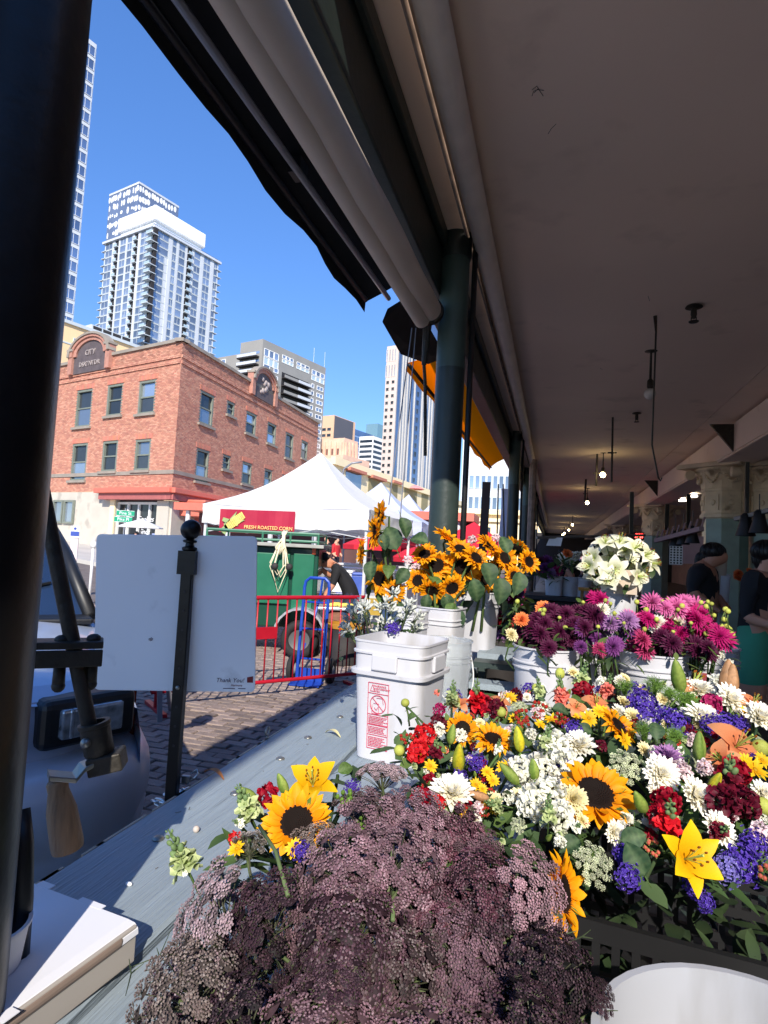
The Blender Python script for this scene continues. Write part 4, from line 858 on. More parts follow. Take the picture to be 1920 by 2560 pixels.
for fx in (.46, .87):
    c = pa.lerp(pb, fx); mb = MB(); sph(mb, c+V((0, 0, .013))-yy*.002, .012, 10, 6, 0, None, (1, 1, .7)); cpart(mb, 'bolt_head', m_iron, True); mb = MB(); mb.tube([c+V((0, 0, -.03)), c+V((0, 0, -.062))], [.0095, .010], 10); sph(mb, c+V((0, 0, -.064)), .011, 10, 6); cpart(mb, 'bolt', m_iron, True)
a, b = c3(238, 1822), c3(250, 1890); ud = (a-b).normalized(); Mj = MX.Translation(b) @ frame(ud)
mb = MB(); mb.lathe([(.020, .0), (.024, .008), (.024, .050), (.026, .052), (.026, .058), (.018, .058), (.018, .02), (.001, .02)], 20, Mj); so_ = cpart(mb, 'socket', m_iron, 40)
mb = MB(); sph(mb, c3(214, 1858, -.025), .0085, 10, 6); mb.tube([c3(214, 1858, -.025), c3(245, 1852, 0)], .005, 8); inst('set_screw', mb.mesh('set_screw', m_steel, True), so_, so_.matrix_basis.inverted())
pts = [c3(288, 1888, .0), c3(245, 1900, -.005), c3(205, 1918, -.02), c3(185, 1944, -.03), c3(120, 1938, -.05)]
mb = MB(); wv = [V((0, 0, 1)).cross((pts[min(i+1, 4)]-pts[max(0, i-1)])).normalized()*.0175 for i in range(5)]; g = []
wv = [v if v.dot(fw) > 0 else -v for v in wv]
for i, p in enumerate(pts): g += [p+wv[i]+V((0, 0, .004)), p-wv[i]+V((0, 0, .004)), p-wv[i]-V((0, 0, .004)), p+wv[i]-V((0, 0, .004))]
mb.add(g, [(i*4+k, i*4+(k+1) % 4, (i+1)*4+(k+1) % 4, (i+1)*4+k) for i in range(4) for k in range(4)]+[(0, 1, 2, 3), (16, 19, 18, 17)]); cpart(mb, 'lever_arm', m_steel, False, .0015)
mb = MB(); mb.box((0, 0, 0), (.055, .045, .03), 0, MX.Translation(c3(268, 1903, .0)) @ frame(ud, pts[0]-pts[1])); cpart(mb, 'lever_hub', m_iron, False, .003)
ha, hb = c3(142, 1952, -.045), c3(170, 2125, -.045); hl = (hb-ha).length
mb = MB(); mb.lathe([(.004, 0), (.014, 0), (.016, .004), (.0155, hl*.14), (.019, hl*.28), (.0225, hl*.42), (.0235, hl*.6), (.0245, hl*.92), (.0235, hl*.985), (.020, hl), (.001, hl)], 24, MX.Translation(ha) @ frame(hb-ha)); cpart(mb, 'wooden_grip', mat('worn_wood', srgb(150, 116, 84), .62, var=.3, vs=14, bump=.25, bs=40, stretch=(6, 6, .8), stain=(srgb(104, 78, 56), 8, .58)), 40)
# outer green columns
def column(Y, lab, r=.092, X=-.68):
    t = thing('green_column', lab, 'column', (X, Y, 0), 0, 'green iron columns of the market arcade')
    mb = MB(); mb.lathe([(r*1.5, 0), (r*1.5, .3), (r*1.1, .36), (r, .5), (r, 2.62), (r, 2.622)], 32); mb.build('shaft', m_gdark, t, 40, wp=False)
    mb = MB(); mb.lathe([(r*1.005, 2.622), (r*1.01, 2.75), (r*1.01, 3.0), (r*1.0, 3.5)], 32, capb=False); mb.build('upper_shaft', m_green, t, 40, wp=False)
    mb = MB(); mb.lathe([(r*1.05, 3.34), (r*1.12, 3.36), (r*1.12, 3.5)], 32); mb.build('cap', m_gdark, t, 40, wp=False)
    mb = MB(); mb.tube([(r+.04, -.03, .4), (r+.04, -.03, 3.5)], .018, 8); mb.build('conduit', m_blk, t, True, wp=False)
column(3.76, 'nearest dark green iron column rising behind the sunflowers')
column(10.1, 'second dark green iron column beyond the orange awning'); column(14.3, 'third dark green iron column, thin and far along the arcade'); column(19.5, 'fourth and farthest dark green iron column along the arcade')
for i, (x0, y0, x1, dd, lab) in enumerate(((1330, 1170, 1326, 9.3, 'rusty pale conduit pipe beside the second green column'),)):
    a = at_d(1333, 1165, dd); mb = MB(); mb.tube([(a.x, a.y, 0), (a.x, a.y, a.z), (a.x+.02, a.y, a.z+.1)], [.055, .055, .03], 8); o = mb.build('conduit_pipe', mat('rusty_pipe', srgb(140, 118, 104), .7, var=.5, vs=9)); tag(o, lab, 'pipe')
# white pipe under the ceiling
mb = MB(); pz, pX, pr2 = 3.40, -.49, .062; mb.tube([(pX, -1.2, pz), (pX, 9.6, pz), (pX-.01, 10.0, pz), (pX-.01, 40, pz)], pr2, 18); o = mb.build('ceiling_pipe', mat('white_pipe_paint', srgb(230, 218, 206), .5, var=.10, vs=6, bump=.1, stain=(srgb(120, 104, 92), 5, .68)), smooth=40); tag(o, 'long white painted pipe running under the ceiling edge', 'pipe')
mb = MB(); mb.tube([(pX-.11, -1.2, 3.47), (pX-.11, 40, 3.47)], .014, 8); o = mb.build('thin_conduit', mat('rusty_pipe'), smooth=True); tag(o, 'thin stained conduit beside the white ceiling pipe', 'pipe')
# awnings
m_roll = mat('roller_fabric', srgb(208, 194, 178), .9, var=.10, vs=2.5, bump=.3, bs=7, stain=(srgb(206, 190, 176), 2.2, .6))
m_blkcan = mat('black_canvas', srgb(15, 16, 17), .9, var=.1)
m_orange = mat('orange_canvas', srgb(255, 118, 0), .8, var=.06, vs=2, bump=.1, bs=20, trans=.75)
def awning(y0, y1, lab, mfab, inner, mid, outer, name='rolled_awning', nser=26, roll=None, far=(0, 0)):
    t = thing(name, lab, 'awning', (inner[0], y0, inner[1]))
    n = nser; g = []; sec = [inner, mid, outer, (outer[0]-.008, outer[1]-.055)]
    for j, (x, z) in enumerate(sec):
        for i in range(n+1):
            y = y0+(y1-y0)*i/n; sag = .008*math.sin(i*1.15+j)+(.008*math.sin(i*1.6) if j == 3 else 0); g.append((x+sag*.5*(j > 0)+far[0]*i/n*min(j, 2)/2, y+(.0 if j < 3 else .02*math.sin(i)), z+sag*(j > 0)+far[1]*i/n*min(j, 2)/2))
    mb = MB(); mb.add(g, [(j*(n+1)+i, j*(n+1)+i+1, (j+1)*(n+1)+i+1, (j+1)*(n+1)+i) for j in range(3) for i in range(n)]); mb.build('fabric', mfab, t, True)
    mb = MB(); mb.tube([(outer[0]+.02, y0, outer[1]-.01), (outer[0]+.02+far[0], y1-.06, outer[1]-.01+far[1])], .016, 8); mb.build('front_bar', m_blk, t, True)
    if roll:
        ra, rb, r0 = roll; mb = MB(); k = 20; pts = [V(ra).lerp(V(rb), i/k)+V((0, 0, -.02*math.sin(math.pi*i/k)+.004*math.sin(i*1.7))) for i in range(k+1)]; mb.tube(pts, [r0*(1+.03*math.sin(i*.9)) for i in range(k+1)], 20); mb.build('fabric_roll', m_roll, t, 50)
        mb = MB(); mb.tube([V(ra).lerp(V(rb), 0)+V((-.05, 0, -.055)), V(rb)+V((-.05, 0, -.055))], r0*.72, 16); mb.build('lower_roll', m_roll, t, 50)
        mb = MB(); mb.lathe([(.02, -.01), (r0*1.15, -.01), (r0*1.15, .03), (.02, .03)], 16, MX.Translation(V(rb)) @ MX.Rotation(R(-90), 4, 'X')); mb.tube([V(rb)+V((-.02, .03, -.06)), V(rb)+V((-.03, .03, -.33))], [.03, .016], 8); mb.tube([V(rb)+V((-.03, .03, -.33)), V(rb)+V((-.02, .05, -.45)), V(rb)+V((-.0, .06, -.9))], .011, 8); mb.build('gear_and_rod', m_iron, t, 40)
    return t
t = AW1 = awning(-.7, 3.28, 'near awning of black canvas furled along a long white roll above the counter', m_blkcan, (-.92, 2.99), (-1.02, 2.94), (-1.115, 2.89), roll=((-.865, -.9, 2.955), (-.795, 3.60, 2.95), .072))
mb = MB(); mb.tube([(-1.02, .2, 2.86), (-.99, 1.75, 2.865), (-.95, 3.2, 2.87)], .014, 8); mb.build('support_bar', m_gpole, t, True)
mb = MB()
for yy_ in (1.2, 2.05): mb.box((-1.0, yy_, 2.90), (.05, .07, .06))
mb.build('arm_joint', m_blk, t)
AW2 = awning(5.0, 10.6, 'far awning with sunlit orange canvas stretched between green columns', m_orange, (-.885, 3.13), (-1.09, 3.12), (-1.29, 3.07), 'orange_awning', far=(.16, -.10))
mb = MB(); mb.tube([(-.872, 3.95, 3.125), (-.872, 9.9, 3.125)], .022, 10); o = mb.build('awning_track', m_roll, smooth=True); tag(o, 'white awning track along the top of the orange canvas', 'track')
mb = MB(); mb.add([(-.88, 3.42, 2.98), (-1.02, 3.42, 2.90), (-1.06, 3.46, 2.84), (-1.16, 4.3, 2.92), (-1.10, 5.0, 3.06), (-.95, 5.0, 3.12)], [(0, 1, 2, 3, 4, 5)]); mb.add([(-.88, 3.42, 2.985), (-1.02, 3.42, 2.905), (-1.06, 3.46, 2.845), (-1.16, 4.3, 2.925), (-1.10, 5.0, 3.065), (-.95, 5.0, 3.125)], [(5, 4, 3, 2, 1, 0)]); o = mb.build('awning_flap', m_blkcan); tag(o, 'dark canvas flap hanging between the two awnings', 'canvas')
for i, (xa, xb) in enumerate((((1030, 820), (972, 1262)), ((1040, 820), (1000, 1300)))):
    mb = MB(); mb.tube([at_d(*xa, 3.55), at_d(*xb, 3.3)], .0035, 5); mb.build('hanging_cord', m_gpole, AW1)
for i, (px_, dd) in enumerate(((1246, 9.8), (1258, 9.9))):
    a = at_d(px_, 1210, dd); b = at_d(px_-5+i*8, 1400, dd); mb = MB(); mb.tube([a, b], .012, 6); mb.build('hanging_strap', m_blk, AW2)
a = at_d(1213, 1205, 8.5); mb = MB(); mb.bar((a.x, a.y, .9), (a.x+.02, a.y, a.z), .11, .05); o = mb.build('wooden_post', mat('dark_wood', srgb(70, 54, 50), .8)); tag(o, 'dark wooden post standing below the orange awning', 'post')
a = at_d(1262, 1330, 10.4); mb = MB(); g = []
for j in range(8):
    for i in range(5): g.append((a.x-.09+.045*i+.012*math.sin(i*3+j), a.y+.02*math.sin(i*4.), a.z+.75-.2*j))
mb.add(g, [(j*5+i, j*5+i+1, j*5+i+6, j*5+i+5) for j in range(7) for i in range(4)]); o = mb.build('hanging_sheet', m_canvasb, smooth=True); tag(o, 'pale plastic sheet hanging by the second green column', 'sheet')
# ceiling fittings
def hang(px_, py_, z=CZ): return at_z(px_, py_, z)
for i, (px_, py_, s_, lab) in enumerate(((1735, 765, 1.3, 'large fire sprinkler head on the ceiling at the right'), (1592, 1032, 1.2, 'smaller fire sprinkler head farther along the ceiling'))):
    p = hang(px_, py_); t = thing('ceiling_sprinkler', lab, 'sprinkler', p, 0, 'fire sprinklers on the market ceiling')
    mb = MB(); mb.lathe([(.045*s_, -.002), (.05*s_, -.012), (.02*s_, -.02)], 16); mb.build('plate', m_iron, t, 40, wp=False)
    mb = MB(); mb.lathe([(.016*s_, -.02), (.018*s_, -.07), (.012*s_, -.1)], 10); mb.build('body', m_iron, t, 40, wp=False)
    mb = MB(); mb.lathe([(.03*s_, -.125), (.028*s_, -.13), (.002, -.132)], 10); mb.tube([(.014*s_, 0, -.09), (.014*s_, 0, -.128)], .004, 5); mb.tube([(-.014*s_, 0, -.09), (-.014*s_, 0, -.128)], .004, 5); mb.build('deflector', m_iron, t, wp=False)
a = hang(1638, 790); s0 = a.y/at_z(1638, 790, CZ).y; dpt = proj(a)[2]
mb = MB(); mb.tube([a, at_d(1640, 830, dpt), at_d(1634, 1000, dpt), at_d(1630, 1112, dpt), at_d(1640, 1165, dpt), at_d(1646, 1195, dpt), at_d(1651, 1202, dpt), at_d(1655, 1194, dpt)], [.016, .008, .007, .007, .007, .007, .007, .005], 7); o = mb.build('hanging_rod', m_iron, smooth=True); tag(o, 'long bent iron rod with a hook hanging from the ceiling', 'rod')
for i, (px_, ya, yb, lab) in enumerate(((1532, 1043, 1205, 'thin rod hanging from the ceiling left of the long hooked rod'), (1493, 1135, 1215, 'short thin rod hanging beside the nearest lit bulb'), (1465, 1198, 1255, 'thin rod hanging beside the second lit bulb'))):
    a = hang(px_, ya); dd = proj(a)[2]; mb = MB(); mb.tube([a, at_d(px_-3, yb, dd)], .008*dd/5, 6); mb.box(at_d(px_-2, (ya+yb)/2+8, dd), (.12, .02, .02)); o = mb.build('hanging_rod', m_iron); tag(o, lab, 'rod')
m_bulb = mat('lit_bulb', (1, .85, .5), .3, emit=(1, .78, .38), es=30)
m_off = mat('frosted_bulb', (.6, .58, .54), .3)
for i, (px_, py_, lit) in enumerate(((1625, 985, 0), (1507, 1187, 1), (1468, 1257, 1), (1431, 1312, 1), (1422, 1325, 1), (1411, 1333, 1), (1407, 1337, 1))):
    p = at_z(px_, py_, CZ-.42); t = thing('ceiling_bulb', ['unlit round bulb on a short stem near the hooked rod', 'nearest lit yellow bulb under the ceiling', 'second lit yellow bulb under the ceiling', 'third lit bulb, far along the ceiling', 'fourth lit bulb, small above the white paper', 'fifth lit bulb of the receding row', 'sixth and farthest lit bulb of the row'][i], 'bulb', p, 0, 'bulbs hanging along the arcade ceiling')
    mb = MB(); sph(mb, (0, 0, 0), .05 if lit else .055, 14, 9); mb.build('globe', m_bulb if lit else m_off, t, True, wp=False)
    mb = MB(); mb.lathe([(.02, .04), (.03, .07), (.028, .13), (.012, .15), (.01, .41), (.06, .42)], 10); mb.build('stem', m_iron, t, True, wp=False)
# cream capital pillars inside
m_cap = mat('cream_capital', srgb(226, 206, 176), .75, var=.15, vs=5, bump=.3, bs=14, stain=(srgb(150, 128, 100), 4, .62))
m_tile = mat('green_tile', srgb(136, 158, 148), .35, var=.15, vs=6)
def pillar(px_, D, lab, r=.36):
    p = at_d(px_, 1300, D); t = thing('capital_pillar', lab, 'pillar', (p.x, p.y, 0), R(22.5), 'pillars with cream capitals inside the market')
    mb = MB(); mb.lathe([(r*.82, 0), (r*.82, 2.2)], 8); mb.build('shaft', m_tile, t, wp=False)
    mb = MB(); mb.lathe([(r*.84, 2.2), (r*.92, 2.22), (r*.92, 2.27), (r*.86, 2.29), (r*.86, 2.62), (r*.9, 2.64), (r*.9, 2.67)], 8); mb.build('necking', m_cap, t, wp=False)
    mb = MB(); mb.lathe([(r*.88, 2.67), (r*.92, 2.80), (r*1.06, 2.93), (r*1.14, 2.96), (r*1.14, 3.0)], 16); mb.box((0, 0, 3.03), (r*2.6, r*2.6, .07), R(22.5)); mb.build('capital', m_cap, t, wp=False, bevel=.008)
    for k in range(4):
        q = R(22.5+45+90*k); mb = MB(); mb.lathe([(.02, -.07), (.075, -.06), (.085, 0), (.075, .06), (.02, .07)], 12, MX.Translation(V((math.cos(q)*r*1.32, math.sin(q)*r*1.32, 2.90))) @ MX.Rotation(q, 4, 'Z') @ MX.Rotation(R(90), 4, 'X')); mb.build('volute', m_cap, t, 40, wp=False)
    for k in range(8):
        q0, q1 = R(45*k+6), R(45*k+39); mb = MB(); n = 9
        for i in range(n+1):
            q = q0+(q1-q0)*i/n; sph(mb, (math.cos(q)*r*.98, math.sin(q)*r*.98, 2.90-.13*math.sin(math.pi*i/n)), .028, 6, 4)
        mb.build('garland', m_cap, t, True, wp=False)
        q = R(45*k+22.5); mb = MB(); mb.box((r*.80, 0, 2.45), (.03, r*.44, .24), 0, MX.Rotation(q, 4, 'Z')); mb.lathe([(.0, .0), (.05, .0), (.04, .03), (0, .04)], 10, MX.Rotation(q, 4, 'Z') @ MX.Translation(V((r*.82, 0, 2.45))) @ MX.Rotation(R(90), 4, 'Y')); mb.build('rosette_panel', m_cap, t, wp=False)
pillar(1813, 9.6, 'nearest pillar with cream garland capital above the bending woman', .40); pillar(1640, 17, 'second pillar with cream capital behind the white lilies', .42); pillar(1557, 27, 'third and farthest pillar with cream capital', .42); pillar(1935, 9.3, 'pillar with cream capital at the right edge of the view', .40)
mb = MB()
for k, (px_, py_) in enumerate(((1770, 1085), (1612, 1215))):
    p = at_z(px_, py_, 3.30); mb = MB(); mb.add([(0, 0, .16), (-.3, 0, .16), (0, 0, -.22), (0, .05, .16), (-.3, .05, .16), (0, .05, -.22)], [(0, 1, 2), (3, 5, 4), (1, 4, 5, 2), (0, 3, 4, 1)], 0, MX.Translation(V((2.34, p.y, 3.28)))); o = mb.build('beam_bracket', m_iron); tag(o, ('near' if k == 0 else 'far')+' triangular iron bracket on the ceiling beam', 'bracket')
for i, (px_, ya, yb, dd, lab) in enumerate(((1868, 1155, 1290, 8.2, 'dark steel hanger dropping from the beam in front of the capital'), (1580, 1230, 1335, 11, 'dark steel hanger dropping from the beam left of the second pillar'), (1722, 1235, 1320, 12, 'dark steel hanger between the two near pillars'), (1668, 1260, 1325, 13, 'dark steel hanger just right of the second pillar'))):
    a, b = at_d(px_, ya, dd), at_d(px_-2, yb, dd); mb = MB(); mb.bar(a, b, .055*dd/9, .04); o = mb.build('steel_hanger', m_blk); tag(o, lab, 'hanger')
m_cab = mat('rail_paint', srgb(120, 116, 112), .5)
a, b, c = at_d(1342, 1344, 7.6), at_d(1612, 1338, 8.4), at_d(1770, 1300, 9.0); mb = MB(); mb.tube([a, b], .018, 8); o = mb.build('hanging_rail', m_cab); tag(o, 'grey horizontal rail hung across the stall above the lilies', 'rail')
a, b = at_d(1640, 1352, 8.0), at_d(1754, 1322, 6.6); mb = MB(); mb.bar(a, b, .05, .05); 
for k in range(9): p = a.lerp(b, k/8.); mb.tube([p+V((0, 0, .02)), p+V((.02, 0, .1)), p+V((.03, 0, .13))], .012, 5)
o = mb.build('hook_rack', mat('pinkish_wood', srgb(150, 120, 122), .7)); tag(o, 'wooden hook rack slanting beside the second pillar', 'rack')
a, b = at_d(1840, 1298, 6.4), at_d(1975, 1262, 5.6); mb = MB(); mb.bar(a, b, .05, .04); o = mb.build('steel_rail', m_cab); tag(o, 'grey rail crossing in front of the nearest pillar', 'rail')
for i, (px_, py_, dd, s_) in enumerate(((1688, 1350, 7.7, 1), (1708, 1346, 7.4, 1), (1731, 1341, 7.1, 1.05), (1864, 1318, 6.2, 1.2), (1898, 1310, 6.0, 1.2))):
    p = at_d(px_, py_, dd); t = thing('pendant_lamp', ['leftmost black bell lamp under the hook rack', 'second black bell lamp under the hook rack', 'rightmost black bell lamp under the hook rack', 'black bell lamp hanging before the nearest pillar', 'black bell lamp by the pale paper at the right edge'][i], 'lamp', p, 0, 'black bell shaped pendant lamps over the stall')
    mb = MB(); mb.lathe([(.02*s_, .12*s_), (.04*s_, .1*s_), (.05*s_, .03*s_), (.075*s_, -.06*s_), (.078*s_, -.075*s_), (.07*s_, -.06*s_), (.045*s_, .03*s_), (.01*s_, .1*s_)], 16); mb.build('shade', m_blk, t, 40, wp=False)
    mb = MB(); mb.tube([(0, 0, .1), (0, 0, .3)], .006, 5); mb.build('cable', m_blk, t, wp=False)
p = at_d(1690, 1388, 8.6); mb = MB(); mb.box((p.x, p.y, p.z), (.17, .01, .27), R(-8)); t = mb.build('card_rack', m_let); tag(t, 'white rack of round dark cards hanging behind the bending woman', 'rack')
mb = MB()
for i in range(4):
    for j in range(7): mb.lathe([(.0, 0), (.013, 0), (.013, .004), (0, .004)], 8, MX.Translation(V((p.x, p.y, p.z))) @ MX.Rotation(R(-8), 4, 'Z') @ MX.Translation(V((-.063+.042*i, -.006, -.11+.037*j))) @ MX.Rotation(R(90), 4, 'X'))
inst('card', mb.mesh('card', m_blk), t)['kind'] = 'stuff'
p = at_d(1725, 1375, 9.2); mb = MB(); mb.box((p.x, p.y, p.z), (.36, .02, .42), R(-8)); o = mb.build('wall_panel', mat('pink_panel', srgb(186, 148, 148), .7)); tag(o, 'dusty pink panel behind the card rack', 'panel')
p = at_d(1878, 1318, 6.3); mb = MB(); mb.box((p.x, p.y, p.z), (.09, .005, .17), R(-20)); o = mb.build('hanging_paper', m_let); tag(o, 'pale paper hanging from the rail at the right edge', 'paper')
p = at_d(1386, 1355, 7.7); mb = MB(); mb.add([(-.10, 0, -.05), (.08, 0, -.05), (.10, .02, .06), (-.06, .02, .06)], [(0, 1, 2, 3)], 0, MX.Translation(p)); mb.add([(-.10, .004, -.05), (.08, .004, -.05), (.10, .024, .06), (-.06, .024, .06)], [(3, 2, 1, 0)], 0, MX.Translation(p)); o = mb.build('hanging_paper', m_let); tag(o, 'white sheet of paper clipped to the grey hanging rail', 'paper')
m_neon = mat('red_neon', (1, .1, .05), .4, emit=(1, .06, .05), es=6)
p = at_d(1597, 1340, 15.5); t = thing('neon_sign', 'small glowing red neon sign beside the second pillar', 'sign', p)
mb = MB()
for k in range(5):
    mb.tube([(-.08+.04*k, 0, -.05), (-.06+.04*k, 0, .06), (-.03+.04*k, 0, .02)], .012, 6)
mb.build('tube', m_neon, t, wp=False); mb = MB(); mb.box((0, .03, 0), (.26, .02, .2)); mb.build('backboard', m_blk, t, wp=False)
for i, (px_, py_) in enumerate(((1706, 1253), (1734, 1242))):
    p = at_z(px_, py_, 3.40); mb = MB(); mb.lathe([(.10, .05), (.11, 0), (.02, .0)], 16, MX.Translation(p)); o = mb.build('ceiling_downlight', mat('lit_panel', (1, .95, .85), .3, emit=(1, .93, .8), es=5)); tag(o, ('left' if i == 0 else 'right')+' lit round downlight in the inner ceiling', 'light')
# ================================================================ COUNTER AND WHAT STANDS ON IT
ZC_ = .82
m_wood = mat('painted_wood', srgb(142, 154, 162), .60, var=.09, vs=4, bump=.45, bs=14, stretch=(16, .9, 16), stain=(srgb(122, 132, 138), 3.0, .62))
m_edge = mat('worn_edge_wood', srgb(176, 160, 140), .7, var=.3, vs=6, stretch=(8, 1, 8))
ct = thing('market_counter', 'long blue grey painted plank counter running beside the street', 'counter', (-.6, 0, 0))
def plank(x0, x1, y0, y1, z=ZC_, th=.05, m=m_wood, name='plank', par=ct):
    mb = MB(); n = 16; g = []
    for j in range(n+1):
        y = y0+(y1-y0)*j/n; w1, w2 = rr(-.0015, .0015), rr(-.0015, .0015)
        g += [(x0+w1, y, z-th), (x0+w1, y, z-.006), (x0+.006, y, z), (x1-.006, y, z+rr(-.0008, .0008)), (x1+w2, y, z-.006), (x1+w2, y, z-th)]
    mb.add(g, [(j*6+i, j*6+i+1, (j+1)*6+i+1, (j+1)*6+i) for j in range(n) for i in range(5)]+[tuple(range(5, -1, -1)), tuple(n*6+i for i in range(6))])
    return mb.build(name, m, par)
plank(-.884, -.598, -.4, 5.2); plank(-.884, -.598, 5.205, 12); plank(-.584, -.298, -.4, 2.75); plank(-.290, -.02, -.4, 2.75); plank(-.584, -.40, 2.76, 12)
mb = MB()
for k in range(60):
    y = -.3+k*.1+rr(-.04, .04); l = rr(.04, .16); mb.box((-.8838, y, ZC_-.004), (.006, l, .0075))
mb.build('worn_edge', m_edge, ct)['kind'] = 'stuff'
mb = MB(); mb.box((-.86, 5.7, .38), (.04, 12.4, .78)); mb.build('front_board', m_gdark, ct)
for y in (-.2, 2.4, 5, 8): mb = MB(); mb.box((-.55, y, .38), (.09, .09, .77)); mb.build('trestle_leg', m_gdark, ct)
for i, (px_, py_) in enumerate(((701, 1898), (770, 1845), (850, 1793), (588, 1985), (395, 2098), (520, 2240))):
    p = at_z(px_, py_, ZC_); mb = MB(); mb.lathe([(.013, 0), (.0125, .003), (.008, .006), (.001, .007)], 14, MX.Translation(p)); mb.build('carriage_bolt', m_steel, ct, True)
mb = MB(); q = at_z(676, 1848, ZC_)+V((-.012, 0, .0)); mb.tube([q+V((0, 0, -.005)), q+V((0, 0, .012))], .004, 6); mb.tube([q+V((0, math.cos(k*.5236)*.013, .024+math.sin(k*.5236)*.013)) for k in range(12)], .0035, 6, closed=True); o = mb.build('screw_eye', m_steel, smooth=True); tag(o, 'small steel screw eye on the street edge of the counter', 'screw eye')
bench = thing('lower_bench', 'low dark bench below the counter holding the crate and the white bucket', 'bench', (.6, 1.2, 0))
for k in range(6): mb = MB(); mb.box((.08+k*.2, 1.25, .615), (.19, 2.1, .05)); mb.build('plank', m_gdark, bench)
for (x, y) in ((.05, .3), (1.1, .3), (.05, 2.2), (1.1, 2.2)): mb = MB(); mb.box((x, y, .295), (.08, .08, .59)); mb.build('leg', m_gdark, bench)
ris = thing('display_steps', 'dark stepped wooden display stand right of the clear bucket', 'stand', (-.2, 3.1, 0))
for k, (y, z) in enumerate(((2.86, .62), (3.0, .71), (3.14, .80), (3.28, .88), (3.55, .90))):
    mb = MB(); mb.box((-.18, y, z), (.42, .12 if k < 4 else .3, .03)); mb.build('slat', m_wood if k % 2 == 0 else m_gdark, ris)
for x in (-.37, .0): mb = MB(); mb.bar((x, 2.8, .02), (x, 3.6, .86), .04, .1); mb.build('stringer', m_gdark, ris)
bt = thing('bucket_table', 'low table behind the mixed bouquets holding the dahlia buckets', 'table', (.55, 3.1, 0))
mb = MB(); mb.box((.62, 3.12, .655), (1.5, .7, .05)); mb.build('table_top', m_gdark, bt)
for (x, y) in ((-.05, 2.85), (1.3, 2.85), (-.05, 3.4), (1.3, 3.4)): mb = MB(); mb.box((x, y, .31), (.06, .06, .63)); mb.build('leg', m_gdark, bt)
# ---- sign board on its post
DB = 1.60; m_board = mat('sign_board_back', srgb(240, 240, 242), .5, var=.04, vs=2, stain=(srgb(214, 214, 216), 9, .66))
pb0 = at_d(428, 2013, DB-.02); ptop = at_d(452, 1300, DB-.02)
sp = thing('sign_post', 'black square post with ball finial holding a plain white sign board', 'sign', (pb0.x, pb0.y, STZ))
ax_ = V((0, 0, 1)); zb_ = at_d(450, 1385, DB).z
mb = MB(); mb.box((pb0.x, pb0.y, (STZ+zb_)/2), (.030, .030, zb_-STZ), YAW); mb.box((pb0.x, pb0.y, STZ+.02), (.34, .34, .04), YAW); mb.build('post', m_black, sp, bevel=.003)
mb = MB(); zk = zb_; T0 = MX.Translation(V((pb0.x, pb0.y, zk))); mb.box((0, 0, -.022), (.046, .046, .062), YAW, T0); mb.lathe([(.016, .009), (.020, .012), (.020, .018), (.012, .022), (.011, .03), (.019, .033), (.019, .037), (.010, .04)], 20, T0); sph(mb, (0, 0, .066), .0275, 20, 12, 0, None, (1, 1, 1), T0); mb.build('ball_finial', m_black, sp, 40)
def bp(x, y): return at_d(x, y, DB+.025)
TLb, TRb, BRb, BLb = bp(248, 1331), bp(648, 1345), bp(634, 1725), bp(233, 1727)
cx_ = (TLb+TRb+BRb+BLb)/4; xw = ((TRb+BRb)-(TLb+BLb))/2; yh = ((TLb+TRb)-(BLb+BRb))/2; W_, H_ = xw.length, yh.length; xw.normalize(); yh = (yh-xw*yh.dot(xw)).normalized(); zn = xw.cross(yh)
Mb = MX(((xw.x, yh.x, zn.x, cx_.x), (xw.y, yh.y, zn.y, cx_.y), (xw.z, yh.z, zn.z, cx_.z), (0, 0, 0, 1)))
rc = .013; poly = []
for (sx, sy, a0) in ((1, 1, 0), (-1, 1, 90), (-1, -1, 180), (1, -1, 270)):
    for k in range(5): q = R(a0+k*22.5); poly.append((sx*(W_/2-rc)+math.cos(q)*rc, sy*(H_/2-rc)+math.sin(q)*rc))
mb = MB(); mb.prism(poly, .006, Mb); bo = mb.build('sign_board', m_board, sp, bevel=.001)
for yy_ in (.155, -.19):
    mb = MB(); q = V((pb0.x, pb0.y, 0))-FF*.017; q.z = cx_.z+yy_; mb.lathe([(.006, 0), (.005, .003), (.001, .004)], 10, MX.Translation(q) @ frame(-FF)); mb.build('bolt', m_steel, sp, True)
for k in range(10):
    mb = MB(); q = V((pb0.x, pb0.y, 0))-FF*.0152; q.z = cx_.z+.10-.05*k+.01; mb.lathe([(.0035, 0), (.0035, .0012), (.0005, .0012)], 8, MX.Translation(q) @ frame(-FF)); mb.build('post_hole', m_dark, sp)
st = MX.Translation(V((W_/2-.045, -H_/2+.028, .0065))); m_sr = mat('sticker_red', srgb(120, 24, 34), .5); m_sb = mat('sticker_ink', srgb(60, 50, 80), .5)
text('Thank You!', .016, 'lettering', m_sb, bo, Mb @ st @ MX.Translation(V((-.022, .003, 0))), .0003, .25)
text('Harmony', .008, 'lettering', m_sr, bo, Mb @ st @ MX.Translation(V((-.004, -.010, 0))), .0003, .1)
mb = MB(); mb.prism([(0, 0), (.016, 0), (.016, .017), (0, .014)], .0005, Mb @ st @ MX.Translation(V((.024, -.002, 0)))); mb.build('sticker_mark', m_sr, bo)
mb = MB()
for (x0, x1, y) in ((-.04, -.008, -.0185), (.0, .02, -.0185)): mb.box(((x0+x1)/2, y, 0), (x1-x0, .0018, .0006), 0, Mb @ st)
for (x, y, l) in ((-.62, -.24, .01), (-.6, -.255, .012), (-.585, -.27, .008)): mb.box((x*W_/2*.5, y*H_/2*2.2*.35-.03, .0065), (l, .0018, .0006), R(25), Mb)
mb.build('ink_marks', m_sb, bo)
